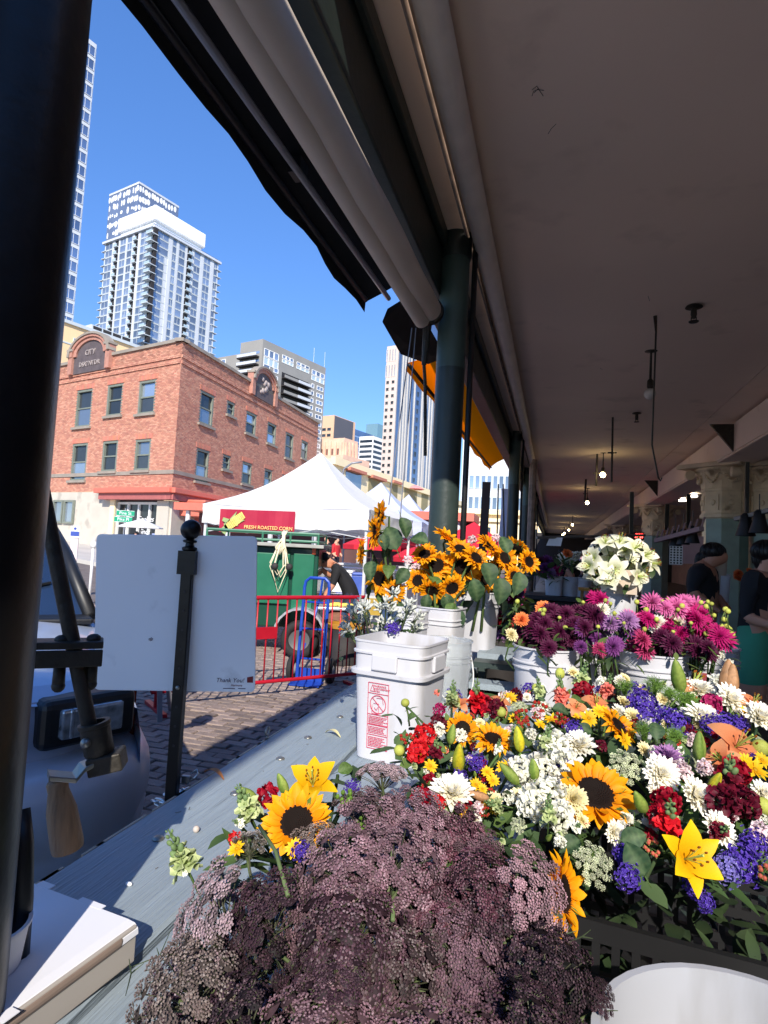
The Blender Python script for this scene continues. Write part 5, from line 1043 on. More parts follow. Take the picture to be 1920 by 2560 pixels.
# chain and padlock round the post
m_chain = mat('zinc_chain', srgb(200, 204, 206), .3, .85, var=.2, vs=40)
ch = thing('steel_chain', 'zinc chain looped round the sign post and locked to the counter edge', 'chain', (pb0.x, pb0.y, .8))
zc = at_d(424, 1990, DB).z; cps = []
for k in range(11): q = YAW+R(200+k*28); cps.append(V((pb0.x+math.cos(q)*.042, pb0.y+math.sin(q)*.042, zc+.006*math.sin(k))))
e_ = at_z(500, 1965, ZC_-.02)+V((-.02, 0, -.01)); s_ = cps[-1]
for k in range(1, 7): cps.append(s_.lerp(e_, k/6)+V((0, 0, -.006*math.sin(math.pi*k/6))))
lme = MB(); lp = [(math.cos(k*math.pi/5)*.0055, math.sin(k*math.pi/5)*.0055+(.0055 if 0 < k < 5 else -.0055 if 5 < k < 10 else 0), 0) for k in range(10)]; lme.tube([(a*1.6, b*1.6, c) for a, b, c in lp], .0030, 6, closed=True); lme = lme.mesh('chain_link', m_chain, True)
for k, (a, b) in enumerate(zip(cps, cps[1:])):
    M = MX.Translation((a+b)/2) @ frame(b-a) @ MX.Rotation(R(90*(k % 2)), 4, 'Z') @ MX.Rotation(R(90), 4, 'X'); inst('chain_link', lme, ch, ch.matrix_basis.inverted() @ M)
pl_ = at_d(465, 1948, DB+.01); mb = MB(); mb.box(pl_, (.022, .012, .02), R(10)); lo = mb.build('padlock', mat('padlock_brass', srgb(150, 150, 150), .35, .8), bevel=.002)
mb = MB(); mb.tube([pl_+V((.01, 0, .0)), pl_+V((.024, .004, .006)), pl_+V((.032, .006, .018)), pl_+V((.026, .008, .026)), pl_+V((.014, .004, .016))], .0028, 6); inst('shackle', mb.mesh('shackle', m_chain, True), lo); tag(lo, 'small grey padlock hanging on the chain by the sign post', 'padlock')
# ---- cardboard box with a paper cup lid
BX = V((-.586, .820, ZC_)); rzb = R(-7); m_card = mat('white_card', srgb(226, 226, 232), .7, var=.03, vs=6); m_kraft = mat('kraft_card', srgb(130, 112, 100), .8, var=.15, vs=14)
pzb = thing('cardboard_box', 'flat white cardboard takeaway box lying on the counter by the black post', 'box', BX, rzb)
bs_, bhh = .42, .055
mb = MB(); mb.box((-bs_/2, -bs_/2, bhh/2), (bs_, bs_, bhh-.002)); mb.build('tray', mat('grey_card', srgb(168, 160, 152), .8, var=.06), pzb, wp=False, bevel=.002)
mb = MB(); g = []
for (x, z) in ((-bs_, bhh+.0005), (-.02, bhh+.0015), (-.006, bhh), (.001, bhh-.006), (.002, bhh-.014)): g += [(x, 0.001, z), (x, -bs_, z)]
mb.add(g, [(i*2, i*2+1, i*2+3, i*2+2) for i in range(4)]); mb.build('lid', m_card, pzb, wp=False)
mb = MB(); mb.box((-.008, -bs_/2-.01, bhh-.010), (.022, bs_*.92, .014)); mb.build('folded_edge', m_kraft, pzb, wp=False, bevel=.005)
for tb in (((-.10, .004, bhh+.001), (.05, .012, .0012)), ((-.205, .006, bhh+.001), (.03, .014, .0012)), ((-.0, -.21, bhh+.004), (.016, .03, .0012))): mb = MB(); mb.box(*tb); mb.build('tuck_tab', m_card, pzb, wp=False)
p = at_z(86, 2420, ZC_+.06); mb = MB(); mb.lathe([(.001, 0), (.045, 0), (.052, .05), (.055, .052), (.055, .056), (.05, .056), (.044, .006), (.001, .006)], 32, MX.Translation(V((p.x-.066, p.y-.02, ZC_+bhh+.003)))); o = mb.build('paper_bowl', m_card, smooth=40); tag(o, 'white paper bowl standing on the takeaway box beside the post', 'bowl')
# ---- square white bucket with warning label
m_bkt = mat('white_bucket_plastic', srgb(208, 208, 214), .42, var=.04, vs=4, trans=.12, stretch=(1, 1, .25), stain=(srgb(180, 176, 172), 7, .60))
m_redpr = mat('red_print', srgb(206, 44, 84), .5)
def sqprof(): return [(.098, .0), (.101, .004), (.113, .255), (.126, .257), (.127, .268), (.115, .270), (.1165, .318), (.122, .320), (.1225, .326), (.117, .328), (.119, .352), (.1215, .354), (.1215, .360), (.1165, .360), (.112, .25), (.095, .008), (.001, .008)]
sqb = thing('square_bucket', 'empty square white bucket with red warning label on the counter', 'bucket', (-.452, 1.884, ZC_), R(-11))
mb = MB(); mb.lathe(sqprof(), 64, MX.Rotation(R(0), 4, 'Z') @ MX.Diagonal((1.02, 1.02, 1, 1)), sq=.92); mb.build('shell', m_bkt, sqb, 30, wp=False)
for k in range(4):
    mb = MB(); mb.box((0, -.124, .298), (.084, .012, .048), 0, MX.Rotation(R(90*k), 4, 'Z')); mb.build('grip', m_bkt, sqb, wp=False, bevel=.004)
ML = MX.Translation(V((-.020, -.1118, .137))) @ MX.Rotation(R(90+2.8), 4, 'X') @ MX.Diagonal((1.22, 1.24, 1, 1)); lw, lh = .056, .158
mb = MB()
def ln(x0, y0, x1, y1, wd=.0011): mb.box(((x0+x1)/2, (y0+y1)/2, 0), (max(wd, abs(x1-x0)), max(wd, abs(y1-y0)), .0012), 0, ML)
for (y) in (-.079, -.046, -.022, .003, .054, .079): ln(-lw/2, y, lw/2, y)
ln(-lw/2, -.079, -lw/2, .079); ln(lw/2, -.079, lw/2, .079)
mb.tube([ML @ V((math.cos(k*.2618)*.0215, .0285+math.sin(k*.2618)*.0215, .0005)) for k in range(24)], .0011, 5, closed=True); mb.bar(ML @ V((-.015, .043, .0005)), ML @ V((.015, .014, .0005)), .0016, .001)
for (a, b) in (((-.016, .004), (-.016, .026)), ((-.016, .005), (.002, .005)), ((.002, .005), (.002, .03)), ((-.012, .03), (.002, .03)), ((-.004, .044), (.012, .044)), ((.012, .044), (.015, .03)), ((-.01, .02), (-.004, .014)), ((-.004, .014), (.0, .022))): mb.bar(ML @ V((*a, .0004)), ML @ V((*b, .0004)), .001, .001)
rng = random.Random(4)
for (y0, y1) in ((.001, -.020), (-.024, -.044), (-.049, -.077)):
    y = y0-.003
    while y > y1:
        x = -lw/2+.003; xe = lw/2-rng.uniform(.003, .016)
        while x < xe: l = rng.uniform(.002, .007); mb.box((x+l/2, y, 0), (l, .0014, .001), 0, ML); x += l+.001
        y -= .0036
mb.build('warning_label', m_redpr, sqb, wp=False)
for (s__, y, sz) in (('WARNING', .072, .0072), ('AVERTISSEMENT', .0655, .0062), ('AVISO', .0595, .0065)): text(s__, sz, 'lettering', m_redpr, sqb, ML @ MX.Translation(V((-.0135, y, .0003))), .0003, align='LEFT', wp=False)
mb = MB(); tri = [V((-.022, .059, .0004)), V((-.016, .075, .0004)), (V((-.010, .059, .0004)))]
for a, b in zip(tri, tri[1:]+tri[:1]): mb.bar(ML @ a, ML @ b, .001, .001)
mb.build('warning_triangle', m_redpr, sqb, wp=False)
# ---- other buckets
def bucket(loc, r=.145, h=.36, lab='', m=m_bkt, name='bucket', rz=0, handle=True, label_red=False, group='white plastic flower buckets', hdir=0, sq=0.):
    t = thing(name, lab, 'bucket', loc, rz, group)
    k = r/.145
    pf = [(.122*k, 0), (.124*k, .004), (.139*k, h*.73), (.147*k, h*.735), (.147*k, h*.75), (.140*k, h*.755), (.1405*k, h*.80), (.148*k, h*.805), (.148*k, h*.82), (.141*k, h*.825), (.1425*k, h*.975), (.150*k, h*.98), (.150*k, h*1.0), (.142*k, h*1.0), (.137*k, h*.7), (.118*k, .006), (.001, .006)]
    mb = MB(); mb.lathe(pf, 40, sq=sq); mb.build('shell', m, t, 30, wp=False)
    if handle:
        mb = MB(); n = 16; mb.tube([(math.cos(q*math.pi/n)*.152*k, -math.sin(q*math.pi/n)*.09-.10*math.sin(q*math.pi/n)**2*0-.015, h*.78-math.sin(q*math.pi/n)*.16) for q in range(n+1)], .003, 6); mb.box((.15*k, 0, h*.78), (.012, .03, .03)); mb.box((-.15*k, 0, h*.78), (.012, .03, .03)); ho = mb.build('handle', m_pole, t, True, wp=False); ho.rotation_euler = (0, 0, hdir)
    if label_red:
        mb = MB()
        for j in range(3):
            for i in range(5): q = R(-118+i*14); mb.box((.137*k*math.cos(q), .137*k*math.sin(q), h*.6-j*.075), (.003, .026, .055), q)
        mb.build('printed_label', mat('dull_red_print', srgb(150, 62, 72), .6), t, wp=False)
    return t
m_clear = mat('clear_plastic', (.82, .86, .88), .15, var=.03, transm=.75, alpha=.75)
q = at_d(1118, 1600, 2.36); bucket((q.x, q.y, ZC_), .098, .30, 'small translucent bucket just behind the square white bucket', m_clear, 'clear_bucket', hdir=R(40))
q = at_d(1690, 2540, .66); LBK = V((.205, .655, .64)); bucket(LBK, .15, .36, 'empty white round bucket at the bottom right corner', mat('shade_grey_bucket_plastic', srgb(170, 172, 178), .45, var=.05, vs=4, stretch=(1, 1, .25), stain=(srgb(150, 150, 152), 7, .58)), handle=False)  # bucket plastic greyed to stand in for the shade inside it
# black plastic crate
m_crate = mat('black_crate_plastic', srgb(24, 24, 26), .5, var=.1)
cr = thing('plastic_crate', 'black slotted plastic crate holding the mixed bouquets', 'crate', (.30, 1.21, .64), R(-6))
cw, cdp, chh = .62, .42, .27
for (cx2, cy2, wd, rz) in ((0, -cdp/2, cw, 0), (0, cdp/2, cw, 0), (-cw/2, 0, cdp, R(90)), (cw/2, 0, cdp, R(90))):
    mb = MB(); M = MX.Translation(V((cx2, cy2, 0))) @ MX.Rotation(rz, 4, 'Z'); n = int(wd/.028)
    for z in (.01, .075, .13, .185, .255): mb.box((0, 0, z), (wd, .012, .018 if z < .25 else .03), 0, M)
    for k in range(n+1): mb.box((-wd/2+k*wd/n, 0, .13), (.012, .010, .25), 0, M)
    mb.build('slotted_side', m_crate, cr, wp=False)
mb = MB(); mb.box((0, 0, .008), (cw, cdp, .012)); mb.build('floor', m_crate, cr, wp=False)
# loose petals on the counter
for i, (px_, py_, lab, colr, s_) in enumerate(((832, 1836, 'curled cream petal lying on the counter by the square bucket', srgb(236, 224, 170), .045), (535, 1938, 'brown curled petal at the street edge of the counter', srgb(176, 116, 70), .05))):
    p = at_z(px_, py_, ZC_+.004); mb = MB(); g = []
    for j in range(9):
        tt = j/8-.5; wd = .009*math.cos(tt*2.8); z = .016*(1-4*tt*tt); g += [(tt*s_*1.6, -wd, z), (tt*s_*1.6, 0, z-.003), (tt*s_*1.6, wd, z)]
    mb.add(g, [(j*3+a, j*3+a+1, j*3+a+4, j*3+a+3) for j in range(8) for a in range(2)], 0, MX.Translation(p) @ MX.Rotation(R(-25+i*5), 4, 'Z')); o = mb.build('fallen_petal', mat('petal_%d' % i, colr, .6, trans=.3), smooth=True); tag(o, lab, 'petal')
p = at_z(490, 2080, ZC_); mb = MB(); sph(mb, p+V((0, 0, .006)), .0075, 10, 6); o = mb.build('seed_pod', mat('seed', srgb(190, 178, 168), .7), smooth=True); tag(o, 'tiny pale seed pod lying on the counter', 'seed')
p = at_z(322, 2214, ZC_); mb = MB(); sph(mb, p+V((0, 0, .003)), .0045, 8, 5, 0, None, (1.6, 1, .8)); o = mb.build('white_bud', m_let, smooth=True); tag(o, 'tiny white bud lying near the takeaway box', 'bud')
mb = MB(); rng = random.Random(8)
for k in range(26):
    y = rng.uniform(.7, 2.2); x = rng.uniform(-.87, -.5); a = rng.uniform(0, 3); l = rng.uniform(.002, .014)
    mb.tube([(x, y, ZC_+.0012), (x+math.cos(a)*l, y+math.sin(a)*l, ZC_+.0016)], .0006, 4)
o = mb.build('plant_debris', mat('debris', srgb(96, 84, 70), .9)); tag(o, 'scattered bits of stem and leaf on the counter', 'debris', kind='stuff')
# ================================================================ FLOWERS
def lerp3(a, b, t): return tuple(a[i]+(b[i]-a[i])*t for i in range(3))
def petal(mb, M, L, W, bend=0., cup=0., c0=(1, 1, 1), c1=(1, 1, 1), nl=4, point=.6, wav=0., mi=0):
    vs = []; cs = []; y = z = 0.; a = 0.; st = L/nl
    for i in range(nl+1):
        t = i/nl; w_ = W*(.28+.72*math.sin(math.pi*min(1, t*.80+.12)))*(1-(t**6)*point)
        for s_ in (-1, 0, 1):
            vs.append((s_*w_, y, z+cup*w_*abs(s_)+wav*W*math.sin(i*2.1+s_*1.7))); cs.append(lerp3(c0, c1, t))
        a += bend/nl; y += math.cos(a)*st; z += math.sin(a)*st
    mb.add(vs, [(i*3+k, i*3+k+1, i*3+k+4, i*3+k+3) for i in range(nl) for k in range(2)], mi, M, cs)
m_pet = mat('petal_tissue', (1, 1, 1), .55, attr=True, var=.07, vs=30, trans=.28, rnd=.10, spec=.25)
m_lf = mat('leaf_tissue', (1, 1, 1), .62, attr=True, var=.25, vs=9, trans=.22, rnd=.18, spec=.35)
m_disc = mat('seed_disc', (1, 1, 1), .85, attr=True, var=.2, vs=60, spec=.2)
GREENS = [srgb(70, 96, 48), srgb(52, 78, 42), srgb(96, 120, 60), srgb(44, 66, 44), srgb(84, 108, 70)]
def RZ(a): return MX.Rotation(a, 4, 'Z')
def RXm(a): return MX.Rotation(a, 4, 'X')
def TR(x, y, z): return MX.Translation(V((x, y, z)))
FC = {}
def jit(c, s=.12): k = rr(1-s, 1+s); return tuple(min(1, x*k) for x in c)
def leafm(mb, M, L, W, c=None, bend=-.5, nl=5): c = c or random.choice(GREENS); petal(mb, M, L, W, bend, .18, jit(c), jit(lerp3(c, srgb(120, 140, 90), .15)), nl, .92)
def mk(kind, v):
    k = (kind, v)
    if k in FC: return FC[k]
    st_ = random.getstate(); random.seed(hash((kind, v)) % 9999 if False else sum(map(ord, kind))*31+v*7); out = []
    if kind == 'sunflower':
        mb = MB(); a1, a2 = srgb(236, 138, 6), srgb(250, 178, 16)
        for ring, (n, tl) in enumerate(((20, .06), (17, .30), (11, .55))):
            for i in range(n): petal(mb, RZ(2*math.pi*(i+ring*.5)/n+rr(-.09, .09)) @ TR(0, .40, .01*ring) @ RXm(tl+rr(-.22, .32)), rr(.46, .68)*(1-.12*ring), rr(.10, .145), rr(-.9, .5), rr(.2, .9), jit(a1, .08), jit(a2, .06), 5, .97)
        out.append(('sunflower', mb.mesh('sunflower', m_pet, True)))
        mb = MB(); dk, bn = srgb(26, 13, 8), srgb(62, 30, 12)
        mb.lathe([(.001, .02), (.18, .03), (.34, .07), (.44, .05), (.47, -.02), (.3, -.12), (.05, -.16)], 24, col=srgb(22, 13, 9))
        for i in range(210):
            r_ = .44*math.sqrt((i+.5)/210); q = i*2.39996; c = lerp3(dk, bn, (.2 if r_ < .3 else .8)*rr(.4, 1)) if v < 2 else lerp3(srgb(96, 96, 50), dk, r_/.44)
            h = .05+.03*math.sin(r_*7); petal(mb, TR(r_*math.cos(q), r_*math.sin(q), h) @ RZ(q) @ RXm(1.25), .055, .017, 0, .3, c, jit(c, .3), 1, .5)
        out.append(('seed_disc', mb.mesh('seed_disc', m_disc)))
        mb = MB()
        for i in range(15): petal(mb, RZ(i*.419+rr(-.1, .1)) @ TR(0, .25, -.08) @ RXm(rr(-.1, .35)), rr(.4, .55), .09, .5, .3, srgb(60, 92, 36), srgb(96, 124, 52), 3, .98)
        out.append(('calyx', mb.mesh('calyx', m_lf, True)))
    elif kind.startswith('dahlia'):
        c0, c1, spk = {'dahlia_white': (srgb(236, 226, 186), srgb(248, 246, 240), 0), 'dahlia_maroon': (srgb(44, 8, 34), srgb(92, 26, 66), 1), 'dahlia_pink': (srgb(190, 70, 140), srgb(226, 126, 184), 2), 'dahlia_magenta': (srgb(150, 10, 84), srgb(196, 30, 120), 2),
                       'dahlia_lavender': (srgb(120, 70, 136), srgb(176, 130, 180), 1), 'dahlia_red': (srgb(120, 8, 22), srgb(176, 20, 40), 1), 'dahlia_orange': (srgb(222, 96, 40), srgb(242, 150, 90), 0), 'dahlia_cream': (srgb(228, 206, 120), srgb(246, 238, 200), 0), 'dahlia_rose': (srgb(140, 26, 84), srgb(200, 74, 124), 2), 'dahlia_plum': (srgb(84, 30, 90), srgb(130, 66, 136), 1)}[kind]
        mb = MB(); rings = 8 if spk else 7
        for r_ in range(rings):
            t = r_/(rings-1); n = int(21-13*t); tl = .02+1.35*t**1.1
            for i in range(n):
                L_ = (1.0-.62*t)*rr(.88, 1.06); W_ = (.16 if spk == 0 else .11 if spk == 1 else .075)*(1-.35*t)
                petal(mb, RZ(2*math.pi*(i+.5*(r_ % 2))/n+rr(-.06, .06)) @ TR(0, .04, .10*t+.02) @ RXm(tl+rr(-.09, .09)), L_, W_*1.1, rr(-.35, .25) if spk else rr(.1, .5), 1.1 if spk == 2 else .7, jit(c0, .08), jit(c1, .06), 4, .6 if spk == 0 else .95)
        out.append((kind.split('_')[0], mb.mesh('dahlia', m_pet, True)))
        mb = MB()
        for i in range(8): petal(mb, RZ(i*.785) @ TR(0, .05, -.05) @ RXm(-.5), .3, .12, .9, .3, srgb(90, 120, 50), srgb(120, 150, 70), 3, .8)
        out.append(('calyx', mb.mesh('calyx', m_lf, True)))
    elif kind.startswith('lily_') and 'bud' not in kind:
        c0, c1, thr, rec = {'lily_yellow': (srgb(222, 158, 8), srgb(250, 206, 20), srgb(150, 120, 20), -.7), 'lily_peach': (srgb(206, 112, 70), srgb(232, 164, 116), srgb(140, 90, 40), -1.9), 'lily_white': (srgb(206, 214, 150), srgb(250, 246, 238), srgb(160, 180, 90), -1.1), 'lily_pink': (srgb(222, 140, 160), srgb(242, 206, 216), srgb(160, 150, 80), -1.1)}[kind]
        mb = MB()
        for i in range(6): petal(mb, RZ(i*math.pi/3+rr(-.1, .1)) @ TR(0, .03, .0) @ RXm((.95 if i % 2 else .75)+rr(-.1, .1)), rr(.95, 1.08), (.27 if i % 2 else .20)*1.3, rec+rr(-.3, .3), .32, c0, c1, 8, .85, .04)
        out.append(('lily', mb.mesh('lily', m_pet, True)))
        mb = MB()
        for i in range(6):
            q = i*1.047+.5; e = V((math.cos(q)*.22, math.sin(q)*.22, .72)); mb.tube([(0, 0, .02), e*.6+V((0, 0, .1)), e], .012, 5, col=srgb(180, 190, 90)); sph(mb, e, .035, 6, 4, 0, srgb(140, 80, 24), (1, 1, 2))
        mb.tube([(0, 0, 0), (0, 0, .85)], [.02, .03], 6, col=srgb(170, 190, 100)); out.append(('stamens', mb.mesh('stamens', m_disc)))
    elif kind.startswith('lily_bud'):
        c = {'lily_bud_green': (srgb(96, 124, 48), srgb(150, 168, 80)), 'lily_bud_yellow': (srgb(150, 160, 50), srgb(214, 196, 40)), 'lily_bud_brown': (srgb(150, 110, 74), srgb(196, 150, 110))}[kind]
        mb = MB(); n = 18; pr_ = [(.06, 0), (.14, .06), (.24, .25), (.27, .5), (.25, .75), (.17, 1.05), (.10, 1.22), (.03, 1.3)]; vs = []; cs = []
        for (r_, z) in pr_:
            for j in range(n): q = 2*math.pi*j/n; k_ = 1+.13*math.cos(q*3); vs.append((r_*k_*math.cos(q), r_*k_*math.sin(q), z)); cs.append(jit(lerp3(c[0], c[1], .5+.5*math.cos(q*3+2)), .05))
        mb.add(vs, [(i*n+j, i*n+(j+1) % n, (i+1)*n+(j+1) % n, (i+1)*n+j) for i in range(7) for j in range(n)]+[tuple(7*n+j for j in range(n))], 0, None, cs)
        mb.tube([(0, 0, -.5), (0, 0, .03)], .045, 6, col=srgb(90, 120, 50)); out.append(('lily_bud', mb.mesh('lily_bud', m_lf, True)))
    elif kind.startswith('snap'):
        c = {'snap_green': (srgb(150, 170, 110), srgb(206, 214, 160)), 'snap_white': (srgb(236, 236, 206), srgb(250, 250, 240)), 'snap_red': (srgb(190, 14, 30), srgb(224, 30, 44)), 'snap_salmon': (srgb(226, 96, 90), srgb(244, 150, 130)), 'snap_maroon': (srgb(70, 12, 26), srgb(130, 26, 50))}[kind]
        mb = MB(); mb.tube([(0, 0, -.6), (.02, 0, .4), (0, .02, 1.0)], [.03, .025, .012], 6, col=srgb(96, 124, 70)); N = 20
        for i in range(N):
            t = i/(N-1); q = i*2.4; z = .95*t+.02; s_ = .15*(1-t)**.8+.035; M = TR(0, 0, z) @ RZ(q) @ TR(0, .05+s_*.35, 0)
            if t > .45: sph(mb, (0, 0, 0), s_*.75, 7, 5, 0, jit(srgb(120, 146, 96)), (.8, .9, 1.25), M @ RXm(-.5))
            else:
                for k in range(7): petal(mb, M @ RXm(-.6) @ RZ(k*.9+rr(-.2, .2)) @ RXm(rr(.0, 1.0)), s_*rr(1.3, 1.9), s_*.75, rr(-.9, .5), .4, jit(c[0]), jit(c[1]), 3, .3, .25)
        out.append(('snapdragon', mb.mesh('snapdragon', m_pet, True)))
    elif kind.startswith('ruffle'):
        c = {'ruffle_white': (srgb(232, 232, 206), srgb(252, 250, 244)), 'ruffle_red': (srgb(120, 6, 26), srgb(170, 12, 44)), 'ruffle_maroon': (srgb(66, 8, 28), srgb(112, 16, 44)), 'ruffle_scarlet': (srgb(196, 12, 28), srgb(228, 40, 44)), 'ruffle_pinkwhite': (srgb(226, 190, 200), srgb(244, 230, 230)), 'ruffle_magenta': (srgb(150, 20, 80), srgb(190, 50, 110))}[kind]
        mb = MB()
        for i in range(64):
            q = i*2.39996; t = (i+.5)/64; el = math.acos(1-t*1.15); dr_ = V((math.sin(el)*math.cos(q), math.sin(el)*math.sin(q), math.cos(el))); p = dr_*rr(.45, .72)
            petal(mb, TR(*p) @ frame(dr_) @ RZ(rr(0, 6.3)) @ RXm(rr(.5, 1.3)), rr(.28, .45), rr(.16, .26), rr(-1.2, .4), .5, jit(c[0]), jit(c[1], .06), 3, .15, .35)
        out.append(('ruffled_bloom', mb.mesh('ruffled_bloom', m_pet, True)))
    elif kind.startswith('statice'):
        c = (srgb(54, 30, 130), srgb(104, 76, 190)) if kind == 'statice_purple' else (srgb(96, 88, 170), srgb(150, 140, 214))
        mb = MB()
        for i in range(110):
            q = i*2.39996; t = (i+.5)/110; el = math.acos(1-t); dr_ = V((math.sin(el)*math.cos(q), math.sin(el)*math.sin(q), math.cos(el)*.75)); p = dr_*rr(.4, 1.08)+V((.14*math.sin(i*.7), .14*math.cos(i*1.1), 0))
            for k in range(3): petal(mb, TR(*p) @ frame(dr_) @ RZ(k*2.1+rr(-.3, .3)) @ RXm(rr(.3, 1.1)), rr(.15, .24), .11, -.4, .5, jit(c[0], .2), jit(c[1], .2), 2, .2, .2)
            if i % 9 == 0: sph(mb, p*1.05, .035, 5, 3, 0, srgb(240, 240, 240))
        for i in range(12): q = i*.52; mb.tube([(0, 0, -.9), (math.cos(q)*.3, math.sin(q)*.3, -.1), (math.cos(q)*.6, math.sin(q)*.6, .2)], .02, 4, col=srgb(70, 96, 60))
        out.append(('statice', mb.mesh('statice', m_pet)))
    elif kind == 'yellow_daisy':
        mb = MB()
        for i in range(13): petal(mb, RZ(i*.483+rr(-.1, .1)) @ TR(0, .12, 0) @ RXm(rr(.05, .5)), rr(.75, .95), .17, rr(-.4, .4), .3, srgb(232, 166, 10), srgb(252, 206, 40), 3, .7)
        sph(mb, (0, 0, .05), .2, 10, 5, 0, srgb(196, 150, 20), (1, 1, .7)); out.append(('daisy', mb.mesh('daisy', m_pet, True)))
    elif kind == 'dill':
        mb = MB()
        for i in range(70):
            q = rr(0, 6.3); el = rr(.0, 1.2); dr_ = V((math.sin(el)*math.cos(q), math.sin(el)*math.sin(q), math.cos(el))); b = dr_*rr(.2, .6); c = jit(srgb(104, 140, 56), .2)
            for k in range(5): e = b+V((rr(-1, 1), rr(-1, 1), rr(-.3, 1))).normalized()*rr(.2, .42); mb.tube([b, e], [.010, .004], 3, col=c, cap=False)
            mb.tube([(0, 0, -.3), b], .010, 3, col=c, cap=False)
        out.append(('dill_frond', mb.mesh('dill_frond', m_lf)))
    elif kind == 'berries':
        mb = MB()
        for i in range(9):
            q = i*2.4; p = V((math.cos(q)*rr(.2, .8), math.sin(q)*rr(.2, .8), rr(.1, .7))); mb.tube([(0, 0, -.8), p*.5, p], .03, 4, col=srgb(80, 110, 50)); c = jit(srgb(176, 40, 34) if v == 0 else srgb(104, 140, 50) if v == 1 else srgb(196, 100, 80)); sph(mb, p, .17, 8, 6, 0, c, (1, 1, 1.25))
            for k in range(4): petal(mb, TR(*p) @ RZ(k*1.57) @ RXm(-.3), .22, .08, .6, .2, srgb(110, 140, 60), srgb(140, 160, 80), 2, .9)
        out.append(('berry_sprig', mb.mesh('berry_sprig', m_lf, True)))
    elif kind == 'bud':
        mb = MB(); sph(mb, (0, 0, 0), 1, 12, 8, 0, srgb(186, 192, 90), (1, 1, 1.05))
        for i in range(12): q = i*2.4; petal(mb, RZ(q) @ TR(0, .2, -.95) @ RXm(.4+.3*(i % 3)), 1.5, .5, 1.5, .4, srgb(150, 160, 70), srgb(226, 222, 130), 4, .8)
        mb.tube([(0, 0, -6), (0, .3, -3), (0, 0, -.8)], .22, 5, col=srgb(96, 116, 60)); out.append(('dahlia_bud', mb.mesh('dahlia_bud', m_lf, True)))
    elif kind == 'leaf':
        mb = MB(); c = [srgb(44, 72, 44), srgb(58, 84, 58), srgb(74, 100, 44)][v % 3]; vs = []; cs = []; n = 10
        for i in range(n+1):
            t = i/n; w_ = .36*math.sin(math.pi*t**.8)**.8+.012; z = .16*math.sin(t*2.6)-.25*t*t
            for s_ in (-1, -.5, 0, .5, 1): vs.append((s_*w_, t, z+.16*w_*abs(s_)*2-.02*(s_ == 0)+.012*math.sin(i*1.9+s_*3))); cs.append(jit(lerp3(c, srgb(116, 136, 92), .4 if s_ == 0 else .16 if i % 2 else .0), .10))
        mb.add(vs, [(i*5+k, i*5+k+1, i*5+k+6, i*5+k+5) for i in range(n) for k in range(4)], 0, None, cs); mb.tube([(0, -.35, -.03), (0, 0, 0)], .014, 5, col=srgb(90, 116, 60)); out.append(('leaf', mb.mesh('leaf', m_lf, True)))
    elif kind == 'ammi' or kind.startswith('umbel'):
        pal = {'ammi': [srgb(196, 206, 160), srgb(226, 230, 196), srgb(150, 172, 100)], 'umbel_a': [srgb(198, 174, 180), srgb(160, 124, 136), srgb(122, 86, 102), srgb(84, 56, 68), srgb(70, 46, 56)], 'umbel_b': [srgb(140, 108, 118), srgb(84, 56, 70), srgb(64, 42, 54), srgb(50, 34, 42), srgb(54, 36, 46), srgb(98, 68, 80)], 'umbel_c': [srgb(196, 184, 178), srgb(140, 124, 118), srgb(110, 92, 90), srgb(92, 70, 74)], 'umbel_d': [srgb(210, 170, 180), srgb(180, 124, 140), srgb(132, 80, 98), srgb(96, 56, 70)]}[kind]
        mb = MB(); sg = srgb(84, 86, 66) if kind != 'ammi' else srgb(120, 146, 70); U_ = 26
        mb.tube([(0, 0, -2.4), (.06, 0, -1.4), (0, 0, -.62)], .04, 6, col=sg); base_c = pal[v % len(pal)] if kind != 'ammi' else pal[1]
        for i in range(U_):
            r_ = math.sqrt((i+.35)/U_); q = i*2.39996+rr(-.12, .12); e = V((math.cos(q)*r_*.9, math.sin(q)*r_*.9, .16*(1-r_*r_)+rr(-.05, .05)-.12*r_*r_)); mb.tube([(0, 0, -.6), e*.55+V((0, 0, -.28)), e+V((0, 0, -.12))], .012, 3, col=jit(sg), cap=False)
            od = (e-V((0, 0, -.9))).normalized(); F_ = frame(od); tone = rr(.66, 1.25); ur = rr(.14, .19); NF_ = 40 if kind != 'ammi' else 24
            pad_shade = tuple(x*.30*tone for x in base_c); n8 = 9; mb.add([e+F_ @ V((0, 0, -.045))]+[e+F_ @ V((math.cos(6.283*j/n8)*ur*.85*rr(.75, 1.15), math.sin(6.283*j/n8)*ur*.85*rr(.75, 1.15), -.095)) for j in range(n8)], [(0, j+1, (j+1) % n8+1) for j in range(n8)], 0, None, pad_shade)  # dark pad added under each cluster, shade between florets put into colour
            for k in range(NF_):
                rk = ur*math.sqrt((k+.5)/NF_); qk = k*2.4+i; p = e+F_ @ V((math.cos(qk)*rk, math.sin(qk)*rk, .07*(1-(rk/ur)**2)+rr(-.035, .035)-.03)); s_ = rr(.017, .031) if kind != 'ammi' else rr(.024, .036); c = jit(lerp3(base_c, random.choice(pal), .35), .12); rim_shade = tone*(1.08-.25*(rk/ur)); c = tuple(min(1, x*rim_shade) for x in c)  # florets coloured darker towards the rim, as if shaded underneath
                m_ = TR(*p) @ F_ @ RZ(rr(0, 6)); pts = [(s_, 0, 0), (0, s_, .006), (-s_, 0, 0), (0, -s_, .006), (0, 0, s_*.8), (0, 0, -s_*.6)]
                mb.add(pts, [(0, 1, 4), (1, 2, 4), (2, 3, 4), (3, 0, 4), (1, 0, 5), (2, 1, 5), (3, 2, 5), (0, 3, 5)], 0, m_, c)
